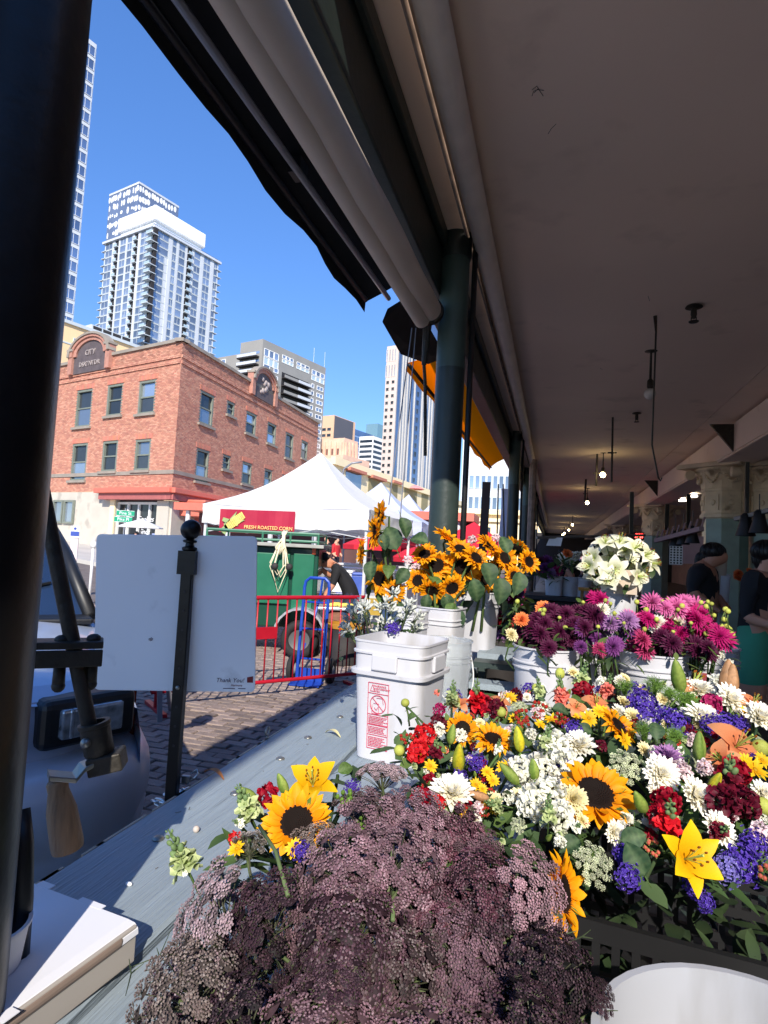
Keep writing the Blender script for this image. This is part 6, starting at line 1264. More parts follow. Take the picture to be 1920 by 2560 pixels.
                if k % 7 == 0: mb.tube([e+V((0, 0, -.12)), p], .006, 3, col=jit(sg), cap=False)
        for i in range(9): q = i*.7; petal(mb, TR(0, 0, -.62) @ RZ(q) @ RXm(-.3), .5, .02, .4, 0, sg, srgb(110, 124, 80), 3, .9)
        out.append(('umbel', mb.mesh('umbel', m_lf)))
    random.setstate(st_); FC[k] = out; return out
def npar(n):
    a, b, c = n; return (RF*a+V((0, 0, b))-FF*c).normalized()
def place(kind, pos, r, n=(0, .7, .6), par=None, v=0, roll=None, jitn=.15, label=None):
    d_ = (npar(n)+V((rr(-jitn, jitn), rr(-jitn, jitn), rr(-jitn, jitn)))).normalized()
    M = MX.Translation(pos) @ frame(d_) @ RZ(rr(0, 6.28) if roll is None else roll) @ MX.Diagonal((r, r, r, 1))
    if v == 0 and kind[:4] in ('dahl', 'ruff', 'stat', 'snap', 'lily', 'yell', 'umbe', 'ammi'): v = random.choice((0, 1, 3) if kind[:4] == 'umbe' else (0, 0, 3, 5))
    M = M @ MX.Diagonal((rr(.9, 1.1), rr(.9, 1.1), rr(.85, 1.1), 1))
    parts = mk(kind, v); main = None
    for i, (nm, me) in enumerate(parts):
        if main is None:
            main = inst(nm, me, par, par.matrix_basis.inverted() @ M if par is not None else M)
            if label: main['label'] = label
        else: inst(nm, me, main)
    return main
def hor(px_): return 1371+.053*(px_-960)
def canopy(px_, py_):
    z = 1.12-(py_-1700)/500*.07; D = (CAMH-z)*1510/(py_-hor(px_)); return min(D, 1.78)
def stems(par, base, tops, col=None, r=.003):
    mb = MB()
    for p in tops: b = base+V((rr(-.03, .03), rr(-.03, .03), 0)); m_ = b.lerp(p, .5)+V((rr(-.02, .02), rr(-.02, .02), .03)); mb.tube([b, m_, p-V((0, 0, .005))], r, 4, col=jit(col or random.choice(GREENS), .2), cap=False)
    mb.build('stems', m_lf, par, True)
def foliage(par, pts, n, size=(.03, .07), spread=.06, drop=.05, cols=None, ymax=2205):
    mb = MB()
    for i in range(n):
        p = random.choice(pts)+V((rr(-spread, spread), rr(-spread, spread), -drop+rr(-.05, .025))); L_ = rr(*size)
        if proj(p)[1] > ymax: continue
        leafm(mb, MX.Translation(p) @ RZ(rr(0, 6.3)) @ RXm(rr(-.6, .9)), L_, L_*rr(.13, .32), random.choice(cols) if cols else None, rr(-1, .3), 4)
    mb.build('foliage', m_lf, par, True)
FILL = ['ruffle_white', 'ruffle_white', 'yellow_daisy', 'statice_purple', 'ruffle_red', 'ruffle_maroon', 'snap_green', 'berries', 'ruffle_pinkwhite', 'dahlia_cream', 'snap_white', 'ammi', 'lily_bud_green', 'leaf', 'leaf', 'dahlia_white', 'snap_salmon']
def bouquet(name, lab, base, items, nfol=90, spread=.06, group='mixed bouquets massed in the crate', fcols=None, drop=.05, fill=34):
    t = thing(name, lab, 'bouquet', base, 0, group); tops = []
    for it in items:
        kind, px_, py_, rpx = it[:4]; n = it[4] if len(it) > 4 and it[4] else (0, .62, .7); v = it[5] if len(it) > 5 else 0; dk = it[6] if len(it) > 6 else 0.
        D = canopy(px_, py_)+dk; p = at_d(px_, py_, D); place(kind, p, rpx*D/1510, n, t, v); tops.append(p)
    for k in range(fill):
        it = random.choice(items); x, y = it[1]+rr(-60, 60), it[2]+rr(-45, 50)
        if y > 2150 or (x < 1120 and y > 2000) or (x < 1000): continue
        D = canopy(x, y)+rr(.02, .05); place(random.choice(FILL), at_d(x, y, D), rr(11, 24)*D/1510, (rr(-.4, .4), .7, .6), t, 0)
    stems(t, V(base), tops); foliage(t, tops, nfol, spread=spread, cols=fcols, drop=drop)
    return t
UPR = (0, 1, .1)
def cb(px_, py_): p = at_d(px_, py_, canopy(px_, py_)+.08); return (p.x, p.y, .93)
bouquet('mixed_bouquet', 'small bouquet with one sunflower, a red carnation and yellow lily above the umbels', (-.38, .98, .83), [
    ('sunflower', 742, 2056, 88, (.12, .60, .75), 0), ('lily_yellow', 782, 1965, 78, (.15, .9, .45), 0), ('ruffle_red', 672, 1990, 36, (-.2, .7, .6)), ('lily_bud_green', 716, 1985, 48, (-.35, 1, .15)), ('lily_bud_green', 640, 2000, 40, (-.7, .7, .2)),
    ('snap_green', 628, 2040, 95, (-.45, 1, .1)), ('snap_white', 604, 2060, 34, (-.5, .6, .5)), ('berries', 858, 2005, 34, (.2, .8, .4), 1), ('berries', 905, 2062, 28, (.2, .8, .4), 1), ('statice_purple', 752, 2128, 24), ('statice_purple', 880, 1968, 20), ('yellow_daisy', 592, 2122, 24, (-.4, .6, .6)), ('ruffle_scarlet', 588, 2098, 18), ('leaf', 845, 1930, 42, (.3, .6, .6), 2), ('yellow_daisy', 735, 2120, 26, (0, .5, .8))], 60, .035, drop=.045)
t = thing('snapdragon_stem', 'single green snapdragon spike leaning over the counter left of the umbels', 'flower', at_d(480, 2200, .86)); place('snap_green', at_d(470, 2178, .86), 118*.86/1510, (-.62, 1, .0), t, 1, jitn=.02); place('snap_white', at_d(466, 2182, .85), 28*.85/1510, (-.3, .6, .5), t, 1)
bouquet('mixed_bouquet', 'bouquet with two sunflowers, scarlet flowers and yellow buds beside the square bucket', cb(1150, 1850), [
    ('sunflower', 1156, 1822, 50, (-.1, .5, .8), 2), ('sunflower', 1232, 1848, 56, (.1, .75, .5), 1), ('ruffle_scarlet', 1062, 1842, 34), ('ruffle_scarlet', 1046, 1880, 32, (-.3, .5, .7)), ('ruffle_red', 1205, 1768, 36), ('snap_red', 1190, 1770, 70, (-.1, 1, 0)), ('ruffle_maroon', 1240, 1775, 28),
    ('lily_bud_yellow', 1146, 1930, 56, (-.05, 1, .2)), ('lily_bud_green', 1125, 1860, 40, (-.05, 1, .2)), ('ruffle_maroon', 1096, 1806, 24), ('snap_green', 1130, 1765, 62, (-.05, 1, 0), 1), ('bud', 1013, 1757, 11, (-.1, 1, .1)), ('bud', 998, 1876, 13, (-.5, .8, .2)), ('bud', 1252, 1780, 14, (.1, 1, .1)),
    ('lily_peach', 1150, 1762, 40, (-.3, .8, .3)), ('lily_peach', 1248, 1762, 40, (.3, .8, .2)), ('berries', 1020, 1850, 26), ('berries', 1300, 1790, 30, None, 0), ('leaf', 1082, 1870, 42, (-.4, .7, .4), 2), ('leaf', 1040, 1790, 30, (-.5, .6, .4), 2), ('statice_purple', 1190, 1908, 26), ('snap_maroon', 1090, 1890, 50, (-.1, 1, .1)), ('yellow_daisy', 1076, 1915, 20), ('ruffle_magenta', 1098, 1775, 18)], 100, .05)
bouquet('mixed_bouquet', 'bouquet with a white daisy dahlia, yellow clusters and green lily buds near the umbels', cb(1180, 1960), [
    ('dahlia_white', 1130, 1985, 62, (-.2, .85, .5)), ('yellow_daisy', 1218, 1930, 17), ('yellow_daisy', 1232, 1952, 18), ('yellow_daisy', 1190, 1962, 18), ('yellow_daisy', 1206, 1972, 15), ('ruffle_red', 1056, 1998, 34), ('ruffle_scarlet', 1094, 2010, 24), ('lily_bud_green', 1296, 1960, 52, (-.75, .75, .2)), ('lily_bud_green', 1336, 1950, 46, (-.25, 1, .1)),
    ('snap_green', 1255, 2014, 56, (-1, .35, .2)), ('lily_bud_brown', 1222, 1996, 42, (-.95, .25, .2)), ('statice_purple', 1150, 1940, 18), ('snap_white', 1110, 1950, 34), ('berries', 1150, 2024, 22), ('ammi', 1100, 2045, 34), ('lily_bud_yellow', 1300, 1880, 50, (-.25, 1, .1)), ('snap_white', 1246, 1880, 40, (0, 1, .2)), ('yellow_daisy', 1160, 2040, 16)], 90, .045)
bouquet('mixed_bouquet', 'bouquet of white ruffled stock with the largest dark centred sunflower', cb(1430, 1960), [
    ('sunflower', 1488, 1985, 102, (.12, .72, .6), 0), ('ruffle_white', 1305, 1935, 46), ('ruffle_white', 1370, 1990, 52), ('ruffle_white', 1330, 2010, 46), ('ruffle_white', 1385, 1868, 42), ('ruffle_white', 1350, 1930, 46), ('ruffle_white', 1412, 1915, 44), ('ruffle_white', 1400, 2040, 40), ('dahlia_white', 1448, 1866, 44, (-.1, .9, .4)), ('dahlia_cream', 1434, 1998, 40, (-.1, .5, .8)), ('snap_green', 1362, 1870, 60, (.05, 1, .1)), ('snap_green', 1370, 2056, 70, (.0, 1, .15)), ('snap_green', 1290, 1860, 48, (-.05, 1, .1)),
    ('ammi', 1487, 2160, 60, (.1, .5, .8)), ('dahlia_white', 1532, 2080, 34, (.3, .3, .8)), ('ruffle_white', 1400, 2104, 18), ('sunflower', 1404, 2232, 98, (.75, .35, .55), 1, .03), ('leaf', 1450, 2100, 60, (-.2, .5, .7), 0), ('ammi', 1296, 2062, 22), ('snap_white', 1440, 2070, 40)], 90, .045)
bouquet('mixed_bouquet', 'bouquet with yellow sunflower faces and salmon snapdragons before the left dahlia bucket', cb(1460, 1800), [
    ('sunflower', 1545, 1815, 52, (.45, .6, .5), 1), ('yellow_daisy', 1472, 1796, 24), ('yellow_daisy', 1500, 1780, 22), ('yellow_daisy', 1378, 1800, 22, UPR), ('ruffle_red', 1456, 1732, 36), ('lily_peach', 1490, 1762, 46, (0, .8, .4)), ('snap_salmon', 1405, 1755, 62, (-.1, 1, 0)), ('snap_salmon', 1515, 1735, 52, (.1, 1, .1)), ('bud', 1400, 1684, 13, UPR), ('leaf', 1432, 1760, 48, (.2, .8, .3), 2), ('berries', 1345, 1770, 30), ('berries', 1400, 1800, 26), ('statice_purple', 1436, 1826, 26), ('bud', 1340, 1722, 12, UPR), ('leaf', 1380, 1770, 46, (0, .6, .5), 1), ('yellow_daisy', 1275, 1745, 20), ('ruffle_maroon', 1290, 1740, 20), ('snap_green', 1450, 1715, 62, (.35, 1, 0)), ('leaf', 1480, 1832, 46, (0, .5, .7), 0), ('berries', 1310, 1815, 26), ('yellow_daisy', 1560, 1850, 26, (.6, .3, .5)), ('lily_peach', 1440, 1770, 30), ('snap_green', 1350, 1740, 48, (-.2, 1, 0))], 130, .06)
bouquet('mixed_bouquet', 'bouquet with purple statice, dill and a green lily bud before the right dahlia bucket', cb(1640, 1790), [
    ('statice_purple', 1608, 1768, 40), ('statice_purple', 1620, 1800, 28), ('statice_purple', 1692, 1808, 34), ('statice_purple', 1600, 1740, 30), ('dill', 1562, 1728, 48, UPR), ('dill', 1636, 1730, 58, UPR), ('dill', 1712, 1762, 56, UPR), ('dill', 1672, 1745, 44, UPR), ('lily_bud_green', 1702, 1730, 62, (-.35, 1, .1)), ('lily_peach', 1728, 1722, 56, (.3, .8, .2)), ('dahlia_white', 1748, 1728, 42, (-.2, .95, .2)), ('ruffle_magenta', 1778, 1760, 32), ('leaf', 1640, 1850, 50, (0, .5, .6), 1), ('leaf', 1690, 1860, 44, (0, .5, .6), 1), ('dill', 1610, 1840, 50, UPR), ('dill', 1680, 1850, 50, UPR), ('statice_purple', 1660, 1790, 24)], 120, .07, fcols=[srgb(58, 84, 44), srgb(44, 66, 40)])
bouquet('mixed_bouquet', 'bouquet with white and lavender dahlias and dark red snapdragons in the crate middle', cb(1660, 1960), [
    ('dahlia_white', 1650, 1936, 50, (-.05, .6, .75)), ('dahlia_white', 1736, 1990, 48, (.15, .5, .8), 1), ('dahlia_lavender', 1668, 1895, 46, (0, .9, .4)), ('ammi', 1566, 1916, 52, (0, .7, .7)), ('lily_bud_green', 1748, 1905, 62, (.1, 1, .1)), ('lily_bud_green', 1612, 2030, 54, (-.45, .9, .3)), ('lily_bud_yellow', 1774, 1980, 46, (.1, 1, .2)), ('ruffle_red', 1662, 2010, 44), ('snap_red', 1668, 2070, 90, (.05, 1, .2), 1), ('ruffle_red', 1640, 2038, 30), ('dahlia_white', 1795, 2072, 46, (.3, .4, .7)), ('leaf', 1585, 2068, 94, (-.05, .35, .9), 0), ('lily_yellow', 1712, 2148, 96, (.1, .45, .85), 1), ('leaf', 1612, 2190, 82, (-.2, .3, .9), 0), ('berries', 1622, 2115, 30, (0, .5, .8), 2), ('ruffle_pinkwhite', 1700, 1925, 28), ('statice_purple', 1561, 2140, 30), ('statice_purple', 1570, 2195, 32), ('leaf', 1552, 2100, 70, (-.3, .4, .8), 1), ('statice_purple', 1735, 2215, 30, None, 0, .06), ('statice_purple', 1762, 2255, 24, (.1, .2, .9), 0, .05), ('snap_white', 1700, 1880, 30)], 90, .05)
bouquet('mixed_bouquet', 'bouquet with curled peach lilies, maroon snapdragons and white dahlias at the right edge', cb(1840, 1900), [
    ('lily_peach', 1838, 1868, 84, (.1, .75, .6), 0), ('lily_peach', 1800, 1900, 56, (-.5, .6, .5), 0), ('dahlia_white', 1756, 1795, 48, (0, .95, .3)), ('dahlia_white', 1826, 1752, 44, (.1, .7, .6), 1), ('dahlia_white', 1898, 1796, 46, (.1, .8, .5)), ('statice_purple', 1780, 1815, 28), ('statice_purple', 1812, 1808, 28), ('statice_purple', 1846, 1812, 24), ('lily_bud_brown', 1812, 1742, 66, (0, 1, 0)), ('lily_bud_brown', 1826, 1744, 62, (.05, 1, 0)), ('snap_maroon', 1826, 1985, 110, (0, 1, .2)), ('ruffle_red', 1832, 1938, 46), ('ruffle_maroon', 1800, 2010, 48), ('ruffle_maroon', 1860, 2010, 44), ('yellow_daisy', 1888, 1925, 34, (.1, .7, .5)), ('yellow_daisy', 1864, 1905, 24), ('yellow_daisy', 1905, 1900, 24), ('bud', 1900, 1870, 20, (.3, .8, .3)), ('bud', 1908, 2015, 22), ('statice_purple', 1850, 2160, 46, (.1, .4, .9)), ('statice_purple', 1885, 2110, 36), ('statice_lilac', 1815, 2170, 34), ('dahlia_white', 1905, 1985, 36), ('berries', 1905, 2190, 34, None, 2), ('ruffle_pinkwhite', 1900, 2080, 30), ('lily_peach', 1880, 1760, 40, (.2, .8, .3)), ('yellow_daisy', 1790, 1890, 20), ('snap_maroon', 1790, 2080, 60), ('ruffle_pinkwhite', 1760, 1920, 24)], 110, .06)
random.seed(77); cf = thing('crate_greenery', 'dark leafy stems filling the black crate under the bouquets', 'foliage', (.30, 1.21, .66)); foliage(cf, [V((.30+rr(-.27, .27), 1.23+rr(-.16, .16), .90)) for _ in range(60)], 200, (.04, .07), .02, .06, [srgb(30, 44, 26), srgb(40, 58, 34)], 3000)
# ---- the big bunch of dusty purple umbels in front
ub = thing('umbel_bunch', 'big loose bunch of dusty purple lace umbels filling the foreground', 'bouquet', (-.20, .62, .82))
POLY = [(455, 2400), (500, 2285), (600, 2240), (700, 2215), (800, 2195), (890, 2110), (945, 2005), (1040, 2010), (1090, 2105), (1270, 2115), (1335, 2185), (1380, 2290), (1400, 2400), (1400, 2660), (430, 2660)]
def inpoly(x, y):
    c = False; j = len(POLY)-1
    for i in range(len(POLY)):
        (xi, yi), (xj, yj) = POLY[i], POLY[j]
        if (yi > y) != (yj > y) and x < (xj-xi)*(y-yi)/(yj-yi)+xi: c = not c
        j = i
    return c
random.seed(21); sel = []; tries = 0
while len(sel) < 60 and tries < 6000:
    tries += 1; x, y = rr(420, 1460), rr(1920, 2640)
    if not inpoly(x, y): continue
    md = 84+(y-1920)*.11
    if all((x-a)**2+((y-b)*1.15)**2 > md*md for a, b in sel): sel.append((x, y))
tops = []
for (x, y) in sel:
    D = canopy(x, min(y, 2560))*rr(.94, 1.03); p = at_d(x, y, D); cxn = (x-930)/520
    kd = random.choice(['umbel_a', 'umbel_a', 'umbel_c', 'umbel_d'] if (x > 800 and y < 2330) else ['umbel_b', 'umbel_b', 'umbel_a', 'umbel_c', 'umbel_b'])  # lit back and shaded front painted by choice of head colour
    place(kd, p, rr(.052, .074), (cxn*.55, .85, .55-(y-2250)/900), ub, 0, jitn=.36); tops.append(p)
for (x, y, kd, r_, n_) in ((957, 1925, 'umbel_a', .052, (0, 1, -.25)), (1170, 2085, 'umbel_b', .055, (.1, .9, .1)), (985, 2130, 'umbel_a', .05, (0, 1, -.2)), (900, 2010, 'umbel_c', .042, (.1, 1, 0)), (800, 2085, 'umbel_c', .045, (0, 1, .1)), (620, 2105, 'umbel_c', .03, (-.3, .4, -.7)), (830, 2390, 'umbel_b', .045, (.1, 1, -.2)), (1500, 2500, 'umbel_b', .02, (.3, .8, .2)), (1512, 2470, 'umbel_b', .014, (.3, .8, .2))):
    D = canopy(x, min(y, 2500)); p = at_d(x, y, D); place(kd, p, r_, n_, ub, 0, jitn=.06); tops.append(p)
low = [p-V((rr(-.02, .02), rr(-.02, .02), rr(.055, .085))) for p in tops]
low += [p-V((rr(-.04, .04), rr(-.04, .04), rr(.09, .13))) for p in tops]
for p in low: place('umbel_b', p, rr(.04, .055), (rr(-.4, .4), .9, rr(-.2, .6)), ub, 0, jitn=.4)  # lower heads all in the dark palette, painting shade into the gaps
mb = MB()
for p in tops: b = V((-.2+rr(-.08, .08), .62+rr(-.06, .06), .83)); mb.tube([b, b.lerp(p, .6)+V((0, 0, .02)), p-V((0, 0, .02))], .0022, 5, col=jit(srgb(84, 96, 60), .2), cap=False)
for (a, b_, c_) in (((648, 2065), (690, 2130), (720, 2240)), ((985, 2150), (984, 2230), (982, 2300)), ((790, 2400), (815, 2480), (835, 2575)), ((620, 2200), (640, 2240), (650, 2280))): mb.tube([at_d(*a, .80), at_d(*b_, .74), at_d(*c_, .66)], .0024, 7, col=srgb(104, 122, 78))
mb.build('stems', m_lf, ub, True)
mb = MB()
for k in range(150):
    p = random.choice(tops)-V((rr(-.05, .05), rr(-.05, .05), rr(.02, .09))); c = jit(srgb(70, 82, 56), .3)
    for q in range(4): e = p+V((rr(-1, 1), rr(-1, 1), rr(-.4, .8))).normalized()*rr(.012, .03); mb.tube([p, e], [.0009, .0004], 3, col=c, cap=False)
o = mb.build('lacy_leaves', m_lf, ub); o['kind'] = 'stuff'
for (a, r_) in (((1330, 2215), .022),):
    c = at_d(*a, .72); mb = MB(); mb.tube([c+(RF*math.cos(q*.4)+V((0, 0, 1))*math.sin(q*.4))*r_ for q in range(13)], .0014, 5, col=srgb(80, 92, 66)); mb.build('curled_tendril', m_lf, ub, True)
# ---- white statice bunch behind the square bucket
random.seed(5)
q = at_d(965, 1545, 2.22); ws = thing('white_statice_bunch', 'bunch of fuzzy white statice behind the square bucket', 'bouquet', (q.x, q.y, ZC_+.05))
m_fuz = mat('fuzzy_white', (1, 1, 1), .9, attr=True, var=.12, vs=80, bump=.5, bs=260, trans=.15)
fme = []
for v in range(3):
    mb = MB(); 
    for s_ in range(9):
        q0 = rr(0, 6.3); el = rr(.1, 1.2); d_ = V((math.sin(el)*math.cos(q0), math.sin(el)*math.sin(q0), math.cos(el))); b = d_*rr(.1, .5); pts = [b]; 
        for k in range(4): pts.append(pts[-1]+(d_+V((rr(-.7, .7), rr(-.7, .7), rr(-.5, .3)))).normalized()*.17)
        c = jit(srgb(226, 230, 222), .06); mb.tube(pts, [.06, .095, .10, .09, .05], 6, col=c)
        mb.tube([(0, 0, -.5), b], .02, 4, col=srgb(104, 120, 84))
    fme.append(mb.mesh('statice_spray', m_fuz, True))
tops = []
for k in range(46):
    x, y = rr(868, 1062), rr(1478, 1588)
    if y < 1478+abs(x-968)*.55: continue
    D = 2.2+rr(-.12, .10); p = at_d(x, y, D); inst('statice_spray', random.choice(fme), ws, ws.matrix_basis.inverted() @ (MX.Translation(p) @ frame(npar(((x-965)/110, .8, rr(-.2, .6)))) @ RZ(rr(0, 6)) @ MX.Diagonal((.042, .042, .042, 1)))); tops.append(p)
stems(ws, V((q.x, q.y, ZC_+.05)), tops, srgb(84, 96, 64), .0025); place('statice_purple', at_d(982, 1572, 2.05), .026, (0, .6, .6), ws); foliage(ws, tops, 60, (.02, .05), .05, .04)
q2 = at_d(965, 1600, 2.3); bucket((q2.x, q2.y, ZC_), .10, .25, 'white bucket under the fuzzy white statice behind the square bucket', handle=False)
# ---- sunflower buckets by the column
SD = 3.35
def sbk(px_, py_, D, w_, lab, **k): p = at_d(px_, py_, D); z0 = .90 if k.pop('hi', True) else ZC_; return bucket((p.x, p.y, z0), w_, .34, lab, **k)
sbk(1104, 1560, 3.30, .115, 'left white bucket of sunflowers before the green column', sq=.8, rz=R(-12), handle=False, hi=False); sbk(1192, 1560, 3.55, .115, 'right dull white bucket of sunflowers beside the steps', sq=.8, rz=R(-12), handle=False); sbk(1012, 1530, 3.05, .105, 'white bucket with printed side under the tall left sunflowers', sq=.8, rz=R(-12), handle=False, hi=False)
random.seed(11)
SUN = [(1062, 1386, 36, (-.3, .5, .7), 'small sunflower above the left facing one'), (1215, 1448, 38, (.3, -.1, .9), 'sunflower low at the right bucket rim'), (985, 1478, 34, (-.3, .1, .9), 'small sunflower rising just behind the white statice'), (1150, 1372, 34, (.1, .7, .6), 'sunflower tucked behind the upright one'), (1285, 1440, 32, (.4, .1, .8), 'small sunflower above the dark blooms'), (1045, 1452, 40, (-.3, .2, .8), 'half open sunflower above the white printed bucket'), (1130, 1470, 40, (.2, -.3, .9), 'low sunflower below the right facing one'), (1190, 1395, 42, (.4, .5, .6), 'sunflower just right of the two facing ones'), (1262, 1395, 38, (.2, .3, .8), 'sunflower between the shaggy one and the rear one'), (952, 1292, 46, (-.95, .1, .35), 'small high sunflower turned left at the top of the tall stem'), (940, 1330, 44, (-.9, -.1, .3), 'sunflower in profile turned left below the topmost one'), (905, 1378, 40, (-1, .0, .1), 'sunflower seen edge on at the far left of the bucket'), (950, 1446, 44, (-.6, -.1, .75), 'low left sunflower just above the white statice'), (1118, 1345, 44, (.35, .8, .3), 'upright sunflower opening against the green column'),
       (1090, 1414, 46, (-.05, .05, 1), 'left of the two facing sunflowers with dark round centres'), (1156, 1417, 50, (.1, .1, 1), 'right of the two facing sunflowers with dark round centres'), (1080, 1476, 36, (-.1, -.6, .75), 'drooping sunflower under the two facing ones'), (1222, 1366, 42, (.6, .5, .3), 'sunflower turned away right of the column'), (1240, 1406, 42, (.75, -.1, .4), 'shaggy sunflower in profile beside the turned away one'), (1322, 1404, 34, (.5, .0, .8), 'rightmost small sunflower with a dark centre'), (1290, 1372, 36, (.3, .6, -.5), 'sunflower seen from behind near the rightmost one')]
for i, (x, y, rp_, n, lab) in enumerate(SUN):
    D = SD+rr(-.1, .1)+(.15 if x > 1200 else 0); p = at_d(x, y, D); t = thing('sunflower_stem', lab, 'sunflower', (p.x, p.y, ZC_+.1), 0, 'sunflowers in the buckets by the column')
    place('sunflower', p, rp_*D/1510, n, t, i % 2, jitn=.06); bx = at_d(1010 if x < 1000 else 1104 if x < 1200 else 1192, 1540, D); mb = MB(); b = V((bx.x+rr(-.04, .04), bx.y, ZC_+.2)); nv = npar(n)
    mb.tube([b, b.lerp(p, .6)+V((0, 0, .06)), p-nv*.05+V((0, 0, .01)), p-nv*.012], [.008, .007, .006, .008], 7, col=srgb(84, 104, 56)); mb.build('stem', m_lf, t, True)
    for k in range(2):
        lp_ = b.lerp(p, rr(.45, .9))+V((rr(-.04, .04), rr(-.03, .03), 0)); L_ = rr(.08, .13); M = MX.Translation(lp_) @ RZ(rr(0, 6.3)) @ RXm(rr(-1.3, -.3)) @ MX.Diagonal((L_, L_, L_, 1)); inst('leaf', mk('leaf', random.randint(0, 2))[0][1], t, t.matrix_basis.inverted() @ M)
LV = [(992, 1400, 84, (-.2, .2, 1), .5), (1003, 1312, 62, (.3, .2, .9), 3.6), (1070, 1375, 62, (-.3, .6, .8), 1.3), (1182, 1470, 78, (.2, 0, 1), 3.4), (1140, 1540, 80, (.1, -.1, 1), 3.1), (1070, 1500, 50, (-.2, 0, 1), 3.0), (1115, 1500, 56, (0, 0, 1), 3.3), (1250, 1470, 90, (.2, .1, 1), 3.2), (1300, 1450, 70, (.2, .1, 1), 3.0), (930, 1420, 60, (-.3, .3, .9), 3.2), (1020, 1440, 60, (0, .2, .9), 2.6), (960, 1350, 50, (-.2, .2, .9), 3.3), (1210, 1430, 80, (.3, .3, .8), 3.6), (1270, 1400, 56, (0, .4, .9), .4)]
lt = thing('sunflower_leaves', 'large drooping sunflower leaves hanging over the bucket rims', 'leaves', at_d(1100, 1500, SD))
for (x, y, L_, n, rl) in LV: place('leaf', at_d(x, y-L_*.3, SD-.10), .78*L_*SD/1510, n, lt, random.randint(0, 1), rl, .08)
pk = thing('pink_filler_flowers', 'pale lilac filler flowers tucked behind the sunflowers', 'bouquet', at_d(1250, 1450, 3.7))
for (x, y) in ((1180, 1350), (1240, 1345), (1020, 1400), (1040, 1420), (1290, 1430), (1265, 1455), (1060, 1408), (1300, 1380)): place('ruffle_pinkwhite', at_d(x, y, 3.75), .035, (0, .6, .7), pk)
# ---- dahlia buckets
random.seed(31); DD = 2.85
for (x, D, lab, kw) in ((1362, 2.80, 'left white dahlia bucket with a looped handle', dict(hdir=R(-50))), (1430, 3.02, 'white dahlia bucket second from the left, under maroon blooms', dict(hdir=R(60))), (1520, 3.25, 'shaded dahlia bucket with red print between the white ones', dict(label_red=True, handle=False)), (1632, 2.80, 'middle white dahlia bucket with a metal handle boss', dict(hdir=R(-20))), (1765, 3.10, 'right dahlia bucket with red printed label', dict(label_red=True, handle=False))):
    p = at_d(x, 1720, D); bucket((p.x, p.y, .68), .150, .37, lab, **kw)
DH = [('dahlia_maroon', [(1330, 1575), (1362, 1560), (1396, 1545), (1420, 1570), (1385, 1590), (1350, 1605), (1410, 1605), (1440, 1560), (1440, 1595), (1372, 1620), (1320, 1600)], 28), ('dahlia_plum', [(1470, 1580), (1460, 1605), (1495, 1600), (1540, 1610)], 24), ('dahlia_lavender', [(1528, 1560), (1552, 1580), (1510, 1575), (1570, 1550)], 26), ('dahlia_pink', [(1630, 1508), (1664, 1522), (1708, 1506), (1690, 1520), (1735, 1520), (1575, 1545)], 32), ('dahlia_magenta', [(1764, 1560), (1790, 1580), (1738, 1550), (1745, 1585), (1805, 1600), (1720, 1540), (1700, 1590)], 34), ('dahlia_rose', [(1605, 1600), (1612, 1628), (1590, 1618), (1500, 1625)], 30), ('dahlia_maroon', [(1655, 1600), (1680, 1610), (1740, 1615), (1770, 1620), (1480, 1540), (1450, 1535)], 30), ('dahlia_white', [(1650, 1545), (1694, 1558), (1505, 1525), (1640, 1560)], 24), ('dahlia_orange', [(1358, 1522), (1304, 1550)], 20), ('dahlia_maroon', [(1345, 1548), (1380, 1530), (1415, 1535), (1350, 1585), (1325, 1560), (1400, 1580), (1430, 1580), (1465, 1560)], 28), ('dahlia_plum', [(1500, 1550), (1620, 1570), (1580, 1580)], 26), ('dahlia_magenta', [(1670, 1575), (1600, 1555), (1755, 1535), (1500, 1500)], 28), ('dahlia_cream', [(1278, 1587), (1480, 1540)], 18), ('dahlia_red', [(1300, 1585)], 20)]
dlab = {'dahlia_maroon': 'dark maroon dahlia massed over the white buckets', 'dahlia_plum': 'plum purple dahlia low between the buckets', 'dahlia_lavender': 'pale lavender dahlia between the two white buckets', 'dahlia_pink': 'spiky light pink dahlia at the back of the buckets', 'dahlia_magenta': 'vivid magenta dahlia in the right bucket', 'dahlia_rose': 'rose red dahlia hanging over the middle bucket rim', 'dahlia_white': 'white ball dahlia among the dark dahlias', 'dahlia_orange': 'orange dahlia at the left end of the buckets', 'dahlia_cream': 'small cream dahlia beside the dark blooms', 'dahlia_red': 'deep red dahlia at the edge of the buckets'}
allp = []; BN = [(1328, 'orange and red dahlias at the left end of the bucket row'), (1452, 'dense mass of dark maroon dahlias over the left white buckets'), (1585, 'lavender and plum dahlias between the two white buckets'), (1690, 'rose, pink and white dahlias in the middle white bucket'), (2000, 'vivid magenta and pink dahlias in the right bucket')]
bn = [thing('dahlia_bunch', l_, 'bouquet', at_d([1310, 1390, 1520, 1632, 1765][i], 1640, DD+.1), 0, 'bunches of dahlias in the white buckets') for i, (x_, l_) in enumerate(BN)]; stm = [MB() for _ in bn]
